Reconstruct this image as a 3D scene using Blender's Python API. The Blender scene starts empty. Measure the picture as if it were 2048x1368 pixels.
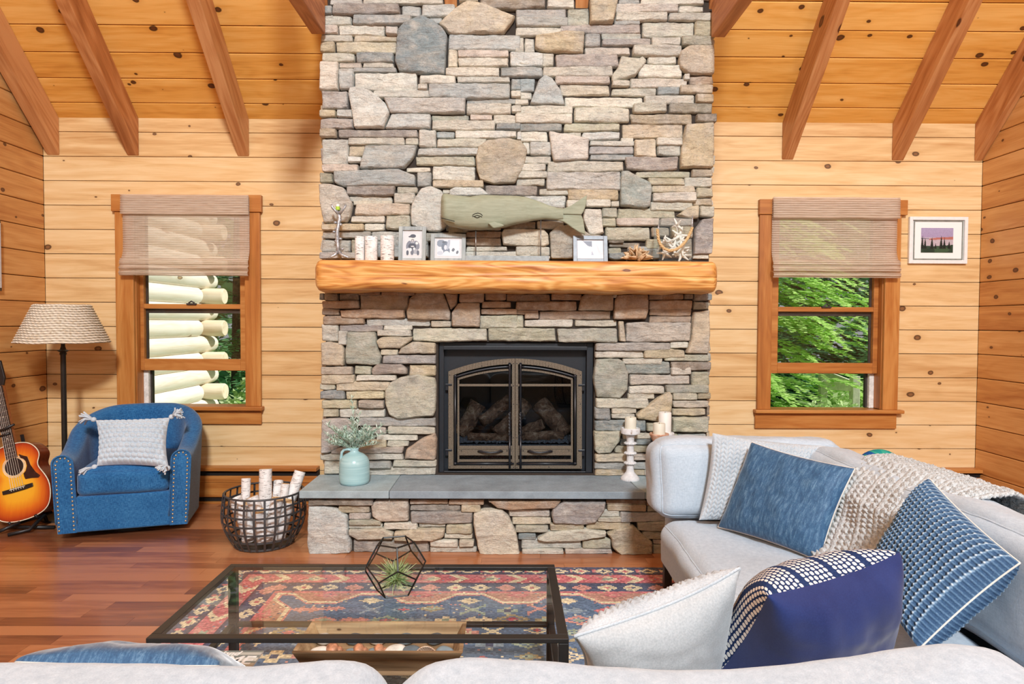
import bpy, bmesh, math, random
from mathutils import Vector, Matrix, noise
random.seed(7)
pi = math.pi
V = Vector
# ------------------------------------------------------------------ camera
FPX, H = 1310.0, 1.32
RCAM = (Matrix.Rotation(-0.0075, 3, 'Z') @ Matrix.Rotation(pi/2-0.0297, 3, 'X') @ Matrix.Rotation(0.0045, 3, 'Z'))
CAM = V((0, 0, H))
def ray(u, v): return RCAM @ V(((u-1024)/FPX, -(v-684)/FPX, -1))
def P(u, v, Y):
    d = ray(u, v); return CAM + d*(Y/d.y)
def G(u, v, z):
    d = ray(u, v); return CAM + d*((z-H)/d.z)
def PXX(u, v, x):
    d = ray(u, v); return CAM + d*(x/d.x)
COL = bpy.context.scene.collection
D = 4.80          # far wall
YC = 4.055        # chimney face
YB = 3.735        # hearth base face
ORG = {}
# ------------------------------------------------------------------ colours
def lin(c): return c/12.92 if c <= 0.04045 else ((c+0.055)/1.055)**2.4
def C(r, g, b, a=1.0): return (lin(r/255), lin(g/255), lin(b/255), a)
def jit(c, s): 
    k = 1+random.uniform(-s, s); return tuple(max(0, min(1, x*k*(1+random.uniform(-s, s)*.25))) for x in c[:3])+(1,)
# ------------------------------------------------------------------ mesh builder
class MB:
    def __init__(s): s.v=[]; s.f=[]; s.c=[]; s.uv=None; s.mi=[]
    def add(s, vs, fs, col=None, mi=0):
        o=len(s.v); s.v += [V(p) for p in vs]
        s.f += [tuple(i+o for i in f) for f in fs]; s.mi += [mi]*len(fs)
        if col is None: s.c += [(random.random(),random.random(),random.random(),1)]*len(vs)
        elif isinstance(col, list): s.c += col
        else: s.c += [col]*len(vs)
        return o
    def box(s, x0,x1,y0,y1,z0,z1, col=None, M=None):
        vs=[V((x,y,z)) for x in (x0,x1) for y in (y0,y1) for z in (z0,z1)]
        if M is not None: vs=[M@p for p in vs]
        s.add(vs, [(0,1,3,2),(4,6,7,5),(0,4,5,1),(2,3,7,6),(0,2,6,4),(1,5,7,3)], col)
    def bar(s, a, b, w, h, up=V((0,0,1)), col=None):
        a=V(a); b=V(b); d=(b-a).normalized(); r=d.cross(up)
        if r.length<1e-4: r=d.cross(V((1,0,0)))
        r.normalize(); u=r.cross(d)
        vs=[]
        for p in (a,b):
            for (i,j) in ((-1,-1),(1,-1),(1,1),(-1,1)): vs.append(p+r*(i*w/2)+u*(j*h/2))
        s.add(vs, [(0,3,2,1),(4,5,6,7),(0,1,5,4),(1,2,6,5),(2,3,7,6),(3,0,4,7)], col)
    def tube(s, pts, rad, n=10, col=None, closed=False, cap=True, flat=None):
        pts=[V(p) for p in pts]; m=len(pts)
        if not isinstance(rad,(list,tuple)): rad=[rad]*m
        vs=[]; prev=None
        for i,p in enumerate(pts):
            if closed: t=(pts[(i+1)%m]-pts[i-1])
            else: t=(pts[min(i+1,m-1)]-pts[max(i-1,0)])
            t.normalize()
            if prev is None:
                r=t.cross(V((0,0,1)))
                if r.length<.05: r=t.cross(V((0,1,0)))
                r.normalize()
            else:
                r=prev-t*prev.dot(t)
                if r.length<1e-5: r=t.cross(V((0,0,1)))
                r.normalize()
            prev=r; u=t.cross(r)
            for k in range(n):
                a=2*pi*k/n
                vs.append(p+(r*math.cos(a)+u*math.sin(a))*rad[i])
        fs=[]
        for i in range(m if closed else m-1):
            j=(i+1)%m
            for k in range(n): fs.append((i*n+k, i*n+(k+1)%n, j*n+(k+1)%n, j*n+k))
        if not closed and cap:
            fs.append(tuple(range(n-1,-1,-1))); fs.append(tuple((m-1)*n+k for k in range(n)))
        s.add(vs, fs, col)
    def lathe(s, prof, c=(0,0,0), n=32, col=None, M=None, wob=None):
        c=V(c); vs=[]; m=len(prof)
        for i,(r,z) in enumerate(prof):
            for k in range(n):
                a=2*pi*k/n; rr=r if wob is None else wob(r,z,a)
                vs.append(V((rr*math.cos(a), rr*math.sin(a), z)))
        if M is not None: vs=[M@p for p in vs]
        vs=[p+c for p in vs]
        fs=[(i*n+k, i*n+(k+1)%n, (i+1)*n+(k+1)%n, (i+1)*n+k) for i in range(m-1) for k in range(n)]
        if prof[0][0]>1e-5: fs.append(tuple(range(n-1,-1,-1)))
        if prof[-1][0]>1e-5: fs.append(tuple((m-1)*n+k for k in range(n)))
        s.add(vs, fs, col)
    def sphere(s, c, r, n=12, m=8, sc=(1,1,1), M=None, col=None):
        pr=[]
        for i in range(m+1):
            a=-pi/2+pi*i/m; pr.append((max(1e-6,r*math.cos(a)), r*math.sin(a)))
        vs=[]
        for (rr,z) in pr:
            for k in range(n):
                a=2*pi*k/n; q=V((rr*math.cos(a)*sc[0], rr*math.sin(a)*sc[1], z*sc[2]))
                if M is not None: q=M@q
                vs.append(q+V(c))
        fs=[(i*n+k, i*n+(k+1)%n, (i+1)*n+(k+1)%n, (i+1)*n+k) for i in range(m) for k in range(n)]
        s.add(vs, fs, col)
    def prism(s, poly, off, col=None):
        "poly: 3D points (one planar loop), off: extrusion vector"
        n=len(poly); off=V(off)
        vs=[V(p) for p in poly]+[V(p)+off for p in poly]
        fs=[tuple(range(n-1,-1,-1)), tuple(range(n,2*n))]+[(i,(i+1)%n,n+(i+1)%n,n+i) for i in range(n)]
        s.add(vs, fs, col)
    def grid(s, nu, nv, fn, col=None, uv=True, closeu=False):
        vs=[]; uvs=[]
        for j in range(nv+1):
            for i in range(nu+(0 if closeu else 1)):
                vs.append(fn(i/nu, j/nv))
        w=nu if closeu else nu+1
        fs=[]
        for j in range(nv):
            for i in range(nu):
                i2=(i+1)%w
                fs.append((j*w+i, j*w+i2, (j+1)*w+i2, (j+1)*w+i))
        s.add(vs, fs, col)
    def build(s, name, mat=None, parent=None, smooth=False, bevel=0, seg=2, local=False, subsurf=0, weld=False, solid=0, origin='base', angle=None):
        me=bpy.data.meshes.new(name)
        if parent is not None:
            o=ORG.get(parent.name, V((0,0,0)))
        elif origin=='base' and not local:
            xs=[p.x for p in s.v]; ys=[p.y for p in s.v]; zs=[p.z for p in s.v]
            o=V(((min(xs)+max(xs))/2,(min(ys)+max(ys))/2,min(zs)))
        elif isinstance(origin, Vector): o=origin
        else: o=V((0,0,0))
        vs=s.v if local else [p-o for p in s.v]
        me.from_pydata([tuple(p) for p in vs], [], s.f)
        a=me.attributes.new('rnd','FLOAT_COLOR','POINT')
        a.data.foreach_set('color', [x for c in s.c for x in c])
        if s.uv:
            l=me.uv_layers.new(name='UVMap')
            vi=[0]*len(me.loops); me.loops.foreach_get('vertex_index', vi)
            l.data.foreach_set('uv', [x for i in vi for x in s.uv[i]])
        mats = mat if isinstance(mat,(list,tuple)) else [mat]
        for m in mats:
            if m: me.materials.append(m)
        if len(mats)>1: me.polygons.foreach_set('material_index', s.mi)
        if weld or True:
            bm=bmesh.new(); bm.from_mesh(me)
            if weld: bmesh.ops.remove_doubles(bm, verts=bm.verts, dist=1e-5)
            bmesh.ops.recalc_face_normals(bm, faces=bm.faces)
            bm.to_mesh(me); bm.free()
        if smooth: me.polygons.foreach_set('use_smooth', [True]*len(me.polygons))
        if angle:
            me.polygons.foreach_set('use_smooth', [True]*len(me.polygons))
            try: me.set_sharp_from_angle(angle=math.radians(angle))
            except Exception: pass
        me.update()
        ob=bpy.data.objects.new(name, me); COL.objects.link(ob)
        if parent is not None:
            ob.parent=parent; ORG[ob.name]=o.copy()
        else:
            if not local: ob.location=o
            ORG[ob.name]=o.copy()
        if bevel:
            b=ob.modifiers.new('bevel','BEVEL'); b.width=bevel; b.segments=seg; b.limit_method='ANGLE'; b.angle_limit=.6
            b.harden_normals=False
        if subsurf:
            b=ob.modifiers.new('sub','SUBSURF'); b.levels=subsurf; b.render_levels=subsurf
        if solid:
            b=ob.modifiers.new('solid','SOLIDIFY'); b.thickness=solid
        return ob
def tag(o, label, cat, group=None):
    o['label']=label; o['category']=cat
    if group: o['group']=group
    return o
def struct(o): o['kind']='structure'; return o
def empty(name, loc, rz=0):
    o=bpy.data.objects.new(name, None); COL.objects.link(o)
    o.location=loc; o.rotation_euler=(0,0,rz); o.empty_display_size=.05
    ORG[o.name]=V(loc); return o
def thing(name, label, cat, loc, group=None, rz=0):
    return tag(empty(name, loc, rz), label, cat, group)
def copy_tree(o, parent=None):
    c=o.copy(); COL.objects.link(c)
    if parent is not None: c.parent=parent
    for ch in list(o.children): copy_tree(ch, c)
    return c
def rotz(a): return Matrix.Rotation(a,3,'Z')
def nz(x,y,z): return noise.noise(V((x,y,z)))
# ------------------------------------------------------------------ material builder
class SM:
    def __init__(s, name, rough=.6, color=None, metal=0, spec=None):
        s.m=bpy.data.materials.new(name); s.m.use_nodes=True; s.t=s.m.node_tree
        s.b=s.t.nodes['Principled BSDF']; s.out=s.t.nodes['Material Output']
        s.b.inputs['Roughness'].default_value=rough; s.b.inputs['Metallic'].default_value=metal
        if color: s.b.inputs['Base Color'].default_value=color
        if spec is not None: s.b.inputs['Specular IOR Level'].default_value=spec
    def set(s, sock, v):
        if isinstance(v, bpy.types.NodeSocket): s.t.links.new(v, sock)
        else: sock.default_value=v
    def n(s, typ, ins=None, **props):
        nd=s.t.nodes.new('ShaderNode'+typ)
        for k,v in props.items(): setattr(nd,k,v)
        for k,v in (ins or {}).items(): s.set(nd.inputs[k], v)
        return nd
    def math(s, op, a, b=0.0, c=None, clamp=False):
        nd=s.n('Math', operation=op, use_clamp=clamp); s.set(nd.inputs[0],a); s.set(nd.inputs[1],b)
        if c is not None: s.set(nd.inputs[2],c)
        return nd.outputs[0]
    def vm(s, op, a, b=(0,0,0)):
        nd=s.n('VectorMath', operation=op); s.set(nd.inputs[0],a); s.set(nd.inputs[1],b)
        return nd.outputs['Value'] if op in('DOT_PRODUCT','LENGTH','DISTANCE') else nd.outputs[0]
    def obj(s): return s.n('TexCoord').outputs['Object']
    def uv(s): return s.n('TexCoord').outputs['UV']
    def attr(s): return s.n('Attribute', attribute_name='rnd').outputs['Color']
    def sep(s, v): 
        o=s.n('SeparateXYZ',{0:v}).outputs; return o[0],o[1],o[2]
    def comb(s,x,y,z): return s.n('CombineXYZ',{0:x,1:y,2:z}).outputs[0]
    def noise(s, vec, scale=5, detail=4, rough=.5, dist=0, out=0):
        return s.n('TexNoise',{'Vector':vec,'Scale':scale,'Detail':detail,'Roughness':rough,'Distortion':dist}).outputs[out]
    def scale(s, vec, sc): return s.vm('MULTIPLY', vec, sc)
    def ramp(s, fac, stops, mode='LINEAR'):
        nd=s.n('ValToRGB',{0:fac}); cr=nd.color_ramp; cr.interpolation=mode
        while len(cr.elements)<len(stops): cr.elements.new(.5)
        for e,(p,c) in zip(cr.elements, stops):
            e.position=p; e.color=c if not isinstance(c,(int,float)) else (c,c,c,1)
        return nd.outputs[0]
    def mix(s, fac, a, b, blend='MIX'):
        nd=s.n('Mix', data_type='RGBA', blend_type=blend)
        s.set(nd.inputs[0],fac); s.set(nd.inputs[6],a); s.set(nd.inputs[7],b); return nd.outputs[2]
    def base(s, c): s.set(s.b.inputs['Base Color'], c); return s
    def bump(s, h, strength=.3, dist=.01):
        nd=s.n('Bump',{'Height':h,'Strength':strength,'Distance':dist}); s.t.links.new(nd.outputs[0], s.b.inputs['Normal']); return s
    def __call__(s): return s.m
def wood(name, A, B, c0, c1, c2, knots=.5, rough=.5, knot_scale=(4,6), kcol=(70,38,20), tint=.18, figure=.5, bump=.05, grain=1.0, spec=.4):
    "A: vector along the grain, B: across; c0 light .. c2 dark sRGB"
    s=SM(name, rough, spec=spec)
    p=s.obj(); r=s.attr()
    al=s.vm('DOT_PRODUCT', p, A); ac=s.vm('DOT_PRODUCT', p, B)
    dp=s.vm('DOT_PRODUCT', p, tuple(V(A).cross(V(B))))
    rx,ry,rz=s.sep(r)
    al=s.math('ADD', al, s.math('MULTIPLY', rx, 37.0)); ac2=s.math('ADD', ac, s.math('MULTIPLY', ry, 23.0))
    g1=s.noise(s.comb(s.math('MULTIPLY',al,1.3*grain), s.math('MULTIPLY',ac2,16*grain), s.math('MULTIPLY',dp,16*grain)),1,5,.6,.6)
    fig=s.noise(s.comb(s.math('MULTIPLY',al,.7*grain), s.math('MULTIPLY',ac2,4.5*grain), s.math('MULTIPLY',dp,4.5*grain)),1,2,.5,.4)
    rings=s.math('SINE', s.math('MULTIPLY', fig, 75.0))
    fine=s.noise(s.comb(s.math('MULTIPLY',al,5.0*grain), s.math('MULTIPLY',ac2,170*grain), s.math('MULTIPLY',dp,170*grain)),1,2,.5,0)
    t=s.math('ADD', g1, s.math('MULTIPLY', rings, .07*figure))
    t=s.math('ADD', t, s.math('MULTIPLY', s.math('SUBTRACT', fine, .5), .30))
    t=s.math('ADD', t, s.math('MULTIPLY', s.math('SUBTRACT', rz, .5), tint*1.4))
    col=s.ramp(t, [(.25,C(*c0)),(.52,C(*c1)),(.82,C(*c2))])
    if knots>0:
        kv=s.comb(s.math('MULTIPLY',al,knot_scale[0]), s.math('MULTIPLY',ac2,knot_scale[1]), 0.0)
        kv=s.vm('ADD', kv, s.scale(s.vm('SUBTRACT', s.noise(p,9,2,.5,0,1), (.5,.5,.5)), (.12,.12,0)))
        vo=s.n('TexVoronoi',{'Vector':kv,'Scale':1.0}, voronoi_dimensions='2D')
        d=vo.outputs['Distance']; kr,kg,kb=s.sep(vo.outputs['Color'])
        rad=s.math('MULTIPLY', s.math('MAXIMUM', s.math('SUBTRACT', kr, 1-knots), 0.0), .24/max(knots,.2)*.56)
        core=s.math('MULTIPLY', s.math('SUBTRACT', rad, d), 45.0, clamp=True)
        halo=s.math('MULTIPLY', s.math('SUBTRACT', s.math('MULTIPLY',rad,2.6), d), 3.2, clamp=True)
        inner=s.math('MULTIPLY', s.math('SUBTRACT', s.math('MULTIPLY',rad,.62), d), 30.0, clamp=True)
        col=s.mix(s.math('MULTIPLY',halo,.5), col, C(*c2))
        kc=s.mix(inner, C(kcol[0]*.62,kcol[1]*.55,kcol[2]*.5), C(*kcol))
        col=s.mix(s.math('MULTIPLY',core,.92), col, kc)
    s.base(col)
    if bump: s.bump(t, .25, bump*.02)
    return s
def fabric(name, c0, c1, scale=900, rough=.9, bump=.25, blot=.3, sheen=.3, stretch=(1,1,1)):
    s=SM(name, rough, spec=.15); p=s.obj()
    a=s.noise(s.scale(p,(stretch[0],stretch[1],stretch[2])), scale*.35, 3, .6)
    b=s.noise(p, 6, 4, .55)
    t=s.math('ADD', s.math('MULTIPLY', a, 1-blot), s.math('MULTIPLY', b, blot))
    s.base(s.ramp(t, [(.36,C(*c0)),(.64,C(*c1))]))
    s.b.inputs['Sheen Weight'].default_value=sheen
    if bump: s.bump(a, bump, .002)
    return s
def plain(name, c, rough=.5, metal=0, spec=None, nscale=40, var=.12, bump=0):
    s=SM(name, rough, metal=metal, spec=spec)
    t=s.noise(s.obj(), nscale, 4, .6)
    k=1-var; 
    s.base(s.ramp(t, [(.3,C(c[0]*k,c[1]*k,c[2]*k)),(.7,C(*[min(255,x*(1+var*.6)) for x in c]))]))
    if bump: s.bump(t, bump, .003)
    return s
def glass_mat(name, tint=(1,1,1,1), ior=1.45, refl=1.0, base=.0):
    s=SM(name); t=s.t
    tr=s.n('BsdfTransparent',{'Color':tint}); gl=s.n('BsdfGlossy',{'Roughness':.01,'Color':(1,1,1,1)})
    g=s.n('NewGeometry'); c=s.math('ABSOLUTE', s.vm('DOT_PRODUCT', g.outputs['Normal'], g.outputs['Incoming']))
    sch=s.math('POWER', s.math('SUBTRACT', 1.0, c, clamp=True), 5.0)
    fac=s.math('ADD', s.math('MULTIPLY', sch, .96*refl), .04*refl+base, clamp=True)
    mx=s.n('MixShader',{0:fac,1:tr.outputs[0],2:gl.outputs[0]})
    t.links.new(mx.outputs[0], s.out.inputs['Surface'])
    return s
# ================================================================== ROOM
XL, XR, ZE = -3.36, 3.47, 2.785       # left wall, right wall, eave height at far wall
BP = 0.1757                           # board pitch
Z0 = P(1014,318,D).z - 24*BP          # a board joint falls on the eave beam line
YBK = -4.2                            # how far the side walls run back
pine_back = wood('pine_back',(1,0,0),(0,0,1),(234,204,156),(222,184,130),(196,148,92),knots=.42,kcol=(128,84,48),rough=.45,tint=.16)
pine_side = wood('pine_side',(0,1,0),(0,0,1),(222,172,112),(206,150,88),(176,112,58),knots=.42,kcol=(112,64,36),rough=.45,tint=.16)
pine_ceil = wood('pine_ceiling',(1,0,0),(0,-.7071,.7071),(244,190,108),(231,168,80),(198,128,50),knots=.6,kcol=(84,38,20),rough=.42,tint=.22)
fir = wood('fir_rafter',(0,-.7071,.7071),(.75,.45,.45),(208,152,100),(186,124,74),(150,90,48),knots=.22,kcol=(110,56,30),rough=.5,figure=1.2,tint=.25,knot_scale=(2.2,5))
groove = plain('groove_dark',(96,58,28),.9)
trimw = wood('trim_wood',(0,0,1),(1,.3,0),(198,138,74),(178,112,52),(144,82,36),knots=.08,rough=.4,tint=.16,knot_scale=(2,5))
trimh = wood('trim_wood_level',(1,0,0),(0,.5,1),(198,138,74),(178,112,52),(144,82,36),knots=.06,rough=.4,tint=.14,knot_scale=(2,5))
# window openings at the far wall (x0,x1,z0,z1)
def WZ(u,v): return P(u,v,D)
wl = (P(268,600,D).x, P(494,600,D).x, P(380,815,D).z, P(380,400,D).z)
wr = (P(1542,600,D).x, P(1770,600,D).x, P(1655,822,D).z, P(1655,408,D).z)
def boards_far():
    m=MB(); th=.03
    k=0
    for k in range(0,30):
        z0=Z0+(k-1)*BP+ .0022; z1=Z0+k*BP-.0022
        k0=k
        z0=max(z0,0.0); z1=min(z1,ZE)
        if z1<=0 or z0>=ZE-.01: continue
        cuts=[(XL,XR)]
        # split around window openings
        def sub(segs, w):
            out=[]
            for (a,b) in segs:
                if w[1]<=a or w[0]>=b: out.append((a,b))
                else:
                    if a<w[0]: out.append((a,w[0]))
                    if w[1]<b: out.append((w[1],b))
            return out
        zs=sorted(set([z0,z1]+[q for w in (wl,wr) for q in (w[2],w[3]) if z0<q<z1]))
        col=(random.random(),random.random(),random.random(),1)
        for za,zb in zip(zs,zs[1:]):
            segs=[(XL,XR)]
            zm=(za+zb)/2
            for w in (wl,wr):
                if w[2]<zm<w[3]: segs=sub(segs,w)
            for (a,b) in segs: m.box(a,b,D,D+th,za,zb,col)
    return m
wb = boards_far()
wall=wb.build('wall_back',pine_back(),bevel=.005,seg=2,local=True); struct(wall)
# backing sheet behind the boards (with window holes)
m=MB()
xs=[XL-.1,wl[0],wl[1],wr[0],wr[1],XR+.1]
for i in range(5):
    a,b=xs[i],xs[i+1]
    w=wl if i==1 else wr if i==3 else None
    if w is None: m.box(a,b,D+.022,D+.14,-.05,3.3)
    else:
        m.box(a,b,D+.022,D+.14,-.05,w[2]); m.box(a,b,D+.022,D+.14,w[3],3.3)
struct(m.build('wall_back_core',groove(),local=True))
def side(name,x,sgn):
    m=MB(); 
    for k in range(0,48):
        z0=max(0,Z0+(k-1)*BP+.0022); z1=Z0+k*BP-.0022
        if z1<=0: continue
        yb=D-.001
        ztop=ZE+ (D-YBK)
        # gable: the board runs back as far as the roof allows
        y1=min(D, D-(z0-ZE)) if z0>ZE else D
        ya=max(YBK, -1.0-(8.585-z0)) if z0>8.585-(-1.0-YBK) else YBK
        if y1<=ya+.1: break
        m.box(x if sgn>0 else x-.03, x+.03 if sgn>0 else x, ya, y1, z0, z1)
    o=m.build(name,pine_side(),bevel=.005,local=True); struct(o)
    m=MB(); m.box(x+sgn*.022 if sgn>0 else x-.12, x+.12 if sgn>0 else x-.022, YBK, D+.1, -.05, 2.9)
    xx=x+sgn*.03
    m.prism([(xx,D+.1,2.9),(xx,YBK,2.9),(xx,YBK,8.585-(-1.0-YBK)),(xx,-1.0,ZE+D+1.0)],(sgn*.09,0,0))
    struct(m.build(name+'_core',groove(),local=True))
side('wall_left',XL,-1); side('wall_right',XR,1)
# ceiling boards on the 45 degree slope
m=MB(); n=V((0,-.7071,-.7071)); t=V((0,-.7071,.7071)); o=V((0,D,ZE))
BC=.178; s0=-.178*.36
for k in range(0,27):
    a=s0+k*BC+.002; b=s0+(k+1)*BC-.002; a=max(a,-.02)
    pts=[o+t*a, o+t*b, o+t*b-n*.02, o+t*a-n*.02]
    L=XL; 
    while L<XR:
        R2=XR
        m.prism([V((L+.0006,p.y,p.z)) for p in pts],(R2-L-.0012,0,0)); L=R2
struct(m.build('ceiling',pine_ceil(),bevel=.005,local=True))
m=MB(); pts=[o-n*.016-t*.2, o+t*4.82-n*.016, o+t*4.82-n*.15, o-n*.15-t*.2]
m.prism([V((XL-.15,p.y,p.z)) for p in pts],(XR-XL+.3,0,0)); struct(m.build('ceiling_core',groove(),local=True))
# rafters : parallelograms following the slope, plumb cut at the wall
VD=.272
def rafter(x0,x1,label,yend=D-.001,top=4.75):
    m=MB()
    s1=top/1.4142
    zt=ZE+(D-yend)
    poly=[(x0,yend,zt-.001),(x0,yend,zt-VD),(x0,yend-s1,zt+s1-VD),(x0,yend-s1,zt+s1-.001)]
    m.prism(poly,(x1-x0,0,0))
    ob=m.build('rafter',fir(),bevel=.006); tag(ob,label,'rafter'); ob['group']='roof rafters'
    return ob
def X(u,v=280,Y=D): return P(u,v,Y).x
rafter(max(X(94),XL+.002),X(119),'leftmost sloping fir rafter, running down against the left wall')
rafter(X(254.6),X(278),'second sloping fir rafter from the left wall, above the left window shade')
rafter(X(475),X(498.5),'third sloping fir rafter from the left wall, right of the left window')
rafter(-1.187,-1.104,'rafter end poking out above the chimney stones at the left edge of the chimney',yend=YC+.1,top=3.9)
rafter(P(889,6,YC).x,P(914,6,YC).x,'rafter end poking out above the chimney stones, left one of two',yend=YC+.1,top=3.9)
rafter(P(1151,6,YC).x,P(1177,6,YC).x,'rafter end poking out above the chimney stones, right one of two',yend=YC+.1,top=3.9)
rafter(1.228,1.311,'rafter end poking out above the chimney stones at the right edge of the chimney',yend=YC+.1,top=3.9)
fir_y = wood('fir_tie',(0,1,0),(.6,0,1),(208,152,100),(186,124,74),(150,90,48),knots=.22,kcol=(110,56,30),rough=.5,figure=1.2,tint=.25,knot_scale=(2.2,5))
for xa,xb,lab in ((-1.187,-1.104,'level fir beam jutting into the room at the upper left edge of the chimney'),(1.228,1.311,'level fir beam jutting into the room at the upper right edge of the chimney')):
    o=thing('tie_beam','','beam',V(((xa+xb)/2,3.5,3.05))); m=MB(); m.box(xa,xb,3.0,YC-.045,3.05,3.26); m.build('beam',fir_y(),o,bevel=.006); m=MB(); m.box(xa+.004,xb-.004,3.0,3.08,3.26,4.30); m.build('post',fir_y(),o,bevel=.004); tag(o,lab,'beam','tie beams beside the chimney')  # unseen post added; beam cut short to keep its shadow off the wall
rafter(X(1564),X(1587),'sloping fir rafter above the right window shade, nearest the chimney')
rafter(X(1784),X(1807.5),'second sloping fir rafter from the right wall, above the landscape picture')
rafter(X(1949),min(X(1970),XR-.002),'rightmost sloping fir rafter, running down against the right wall')
# floor : strips along x with individual boards
floor_w = wood('hardwood_floor',(1,0,0),(0,1,0),(182,124,84),(152,96,62),(116,70,46),knots=0,rough=.3,tint=.5,figure=.5,bump=.02,grain=1.1,spec=.5)
floor_w.b.inputs['Coat Weight'].default_value=.2; floor_w.b.inputs['Coat Roughness'].default_value=.12
m=MB(); y=D; w=.083
while y>-.6:
    x=XL-random.uniform(0,1.2)
    while x<XR:
        L=random.uniform(.5,1.5); a=max(x,XL); b=min(x+L,XR)
        if b>a+.01: m.box(a+.0005,b-.0005,y-w+.0006,y-.0006,-.012,0.0)
        x+=L
    y-=w
struct(m.build('floor',floor_w(),local=True))
m=MB(); m.box(XL-.1,XR+.1,YBK-.1,D+.1,-.08,-.012); struct(m.build('floor_core',groove(),local=True))
# baseboard heater cover, left of the chimney (and right)
blk=plain('slot_black',(22,14,10),.8)
def heater(name,xa,xb):
    yy=D-.09
    z1=P(500,936,yy).z; z2=P(500,943,yy).z; z3=P(500,953,yy).z; z4=P(500,966,yy).z; z5=P(500,996,yy).z
    m=MB(); m.box(xa,xb,yy,D,z2,z1); m.box(xa,xb,yy+.012,yy+.03,z4,z3); m.box(xa,xb,yy+.018,yy+.03,z5,z4)
    m.box(xa,xb,yy-.002,D,0,max(.012,z5-.035))
    b=m.build(name,trimh(),bevel=.004,local=True); struct(b)
    m=MB(); m.box(xa,xb,yy+.034,D-.001,.005,z2)
    m.build('slot',blk(),parent=b)
heater('baseboard_left',XL,P(640,950,D).x)
heater('baseboard_right',P(1400,950,D).x,XR)
# ------------------------------------------------------------------ windows
pane = glass_mat('window_glass',(.99,1,.995,1),refl=.6)
vinyl=plain('vinyl_grey',(150,152,150),.5); vdark=plain('vinyl_dark',(52,46,42),.5); vwhite=plain('vinyl_white',(228,228,224),.5)
def window(name,left,w,u,vv):
    """u: dict of picture columns, vv: rows; turned into heights and widths on the far wall plane"""
    cx=lambda a: P(a,600,D-.02).x
    mid=(u['c0']+u['c3'])/2
    cz=lambda b: P(mid,b,D-.02).z
    m=MB(); y0=D-.026; y1=D-.001
    zt=cz(vv['head1']); zb=cz(vv['sill0'])
    m.box(cx(u['c0']),cx(u['c1']),y0,y1,zb,zt); m.box(cx(u['c2']),cx(u['c3']),y0,y1,zb,zt)
    # side and top jambs lining the hole
    jx0,jx1=cx(u['c1']),cx(u['c2'])
    m.box(jx0-.012,jx0+.006,y1,D+.14,zb,zt); m.box(jx1-.006,jx1+.012,y1,D+.14,zb,zt)
    root=m.build(name,trimw(),bevel=.003,local=True); struct(root)
    m=MB(); m.box(cx(u['h0']),cx(u['h1']),y0-.012,y1,zt,cz(vv['head0'])); m.box(jx0-.01,jx1+.01,y1,D+.14,zt-.012,zt+.006)
    m.build('head_casing',trimh(),root,bevel=.003)
    m=MB(); m.box(cx(u['s0']),cx(u['s1']),y0-.035,D+.0,cz(vv['sill1']),cz(vv['sill0'])); m.box(jx0,jx1,D,D+.15,cz(vv['sill1']),cz(vv['sill0'])-.004)
    m.build('sill',trimh(),root,bevel=.006)
    m=MB(); m.box(cx(u['a0']),cx(u['a1']),y0+.003,y1,cz(vv['ap1']),cz(vv['sill1'])-.001)
    m.build('apron',trimh(),root,bevel=.003)
    # raised lower sash
    ys0,ys1=D+.045,D+.08
    fx=lambda a: P(a,600,ys0).x
    fz=lambda b: P(mid,b,ys0).z
    m=MB(); zr0,zr1=fz(vv['rail1']),fz(vv['rail0']); zm0,zm1=fz(vv['meet1']),fz(vv['meet0'])
    gx0,gx1=fx(u['g0']),fx(u['g1'])
    ztop=fz(vv['meet0'])
    m.box(jx0+.006,gx0,ys0,ys1,zr0,zt); m.box(gx1,jx1-.006,ys0,ys1,zr0,zt)
    m.box(gx0,gx1,ys0,ys1,zr0,zr1)
    sash=m.build('sash',trimh(),root,bevel=.003)
    m=MB(); m.box(gx0,gx1,ys0+.002,ys1,zm0+.02,zm1)
    m.build('meeting_rail',trimh(),root,bevel=.003)
    m=MB(); m.box(gx0,gx1,ys1+.001,ys1+.03,zm0-.012,zm0+.02)
    if left: m.box(gx0-.002,gx0+.014,ys1,ys1+.012,zr1,zt)
    else: m.box(gx1-.014,gx1+.002,ys1,ys1+.012,zr1,zt)
    m.build('weather_strip',vdark(),root)
    m=MB(); c=(gx0+gx1)/2; m.box(c-.035,c+.035,ys0-.012,ys0+.002,zm1-.006,zm1+.006); m.tube([(c-.02,ys0-.006,zm1+.006),(c,ys0-.008,zm1+.02),(c+.022,ys0-.006,zm1+.008)],.006,8)
    m.build('latch',vdark(),root)
    m=MB(); m.box(gx0,gx1,ys0+.016,ys0+.018,zr1,zt); m.build('pane',pane(),root)
    # outer track seen below the raised sash
    m=MB()
    if left:
        for i,mm in enumerate((0,.02,.04)): pass
        e=jx0+.006; m.box(e,e+.035,D+.085,D+.14,zb,zr0+.02)
    else:
        e=jx1-.006; m.box(e-.035,e,D+.085,D+.14,zb,zr0+.02)
    m.build('track',vwhite(),root)
    m=MB()
    if left: m.box(e+.036,e+.05,D+.11,D+.14,zb,zr0+.02)
    else: m.box(e-.05,e-.036,D+.11,D+.14,zb,zr0+.02)
    m.build('track_strip',vdark(),root)
    return root
window('window_1',True,wl,dict(c0=232,c1=268,c2=490,c3=521,h0=227,h1=525,s0=229,s1=526,a0=233,a1=521,g0=287,g1=480),
       dict(head0=390,head1=424,sill0=812,sill1=820,ap1=848,rail0=718,rail1=741,meet0=608,meet1=623))
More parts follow.
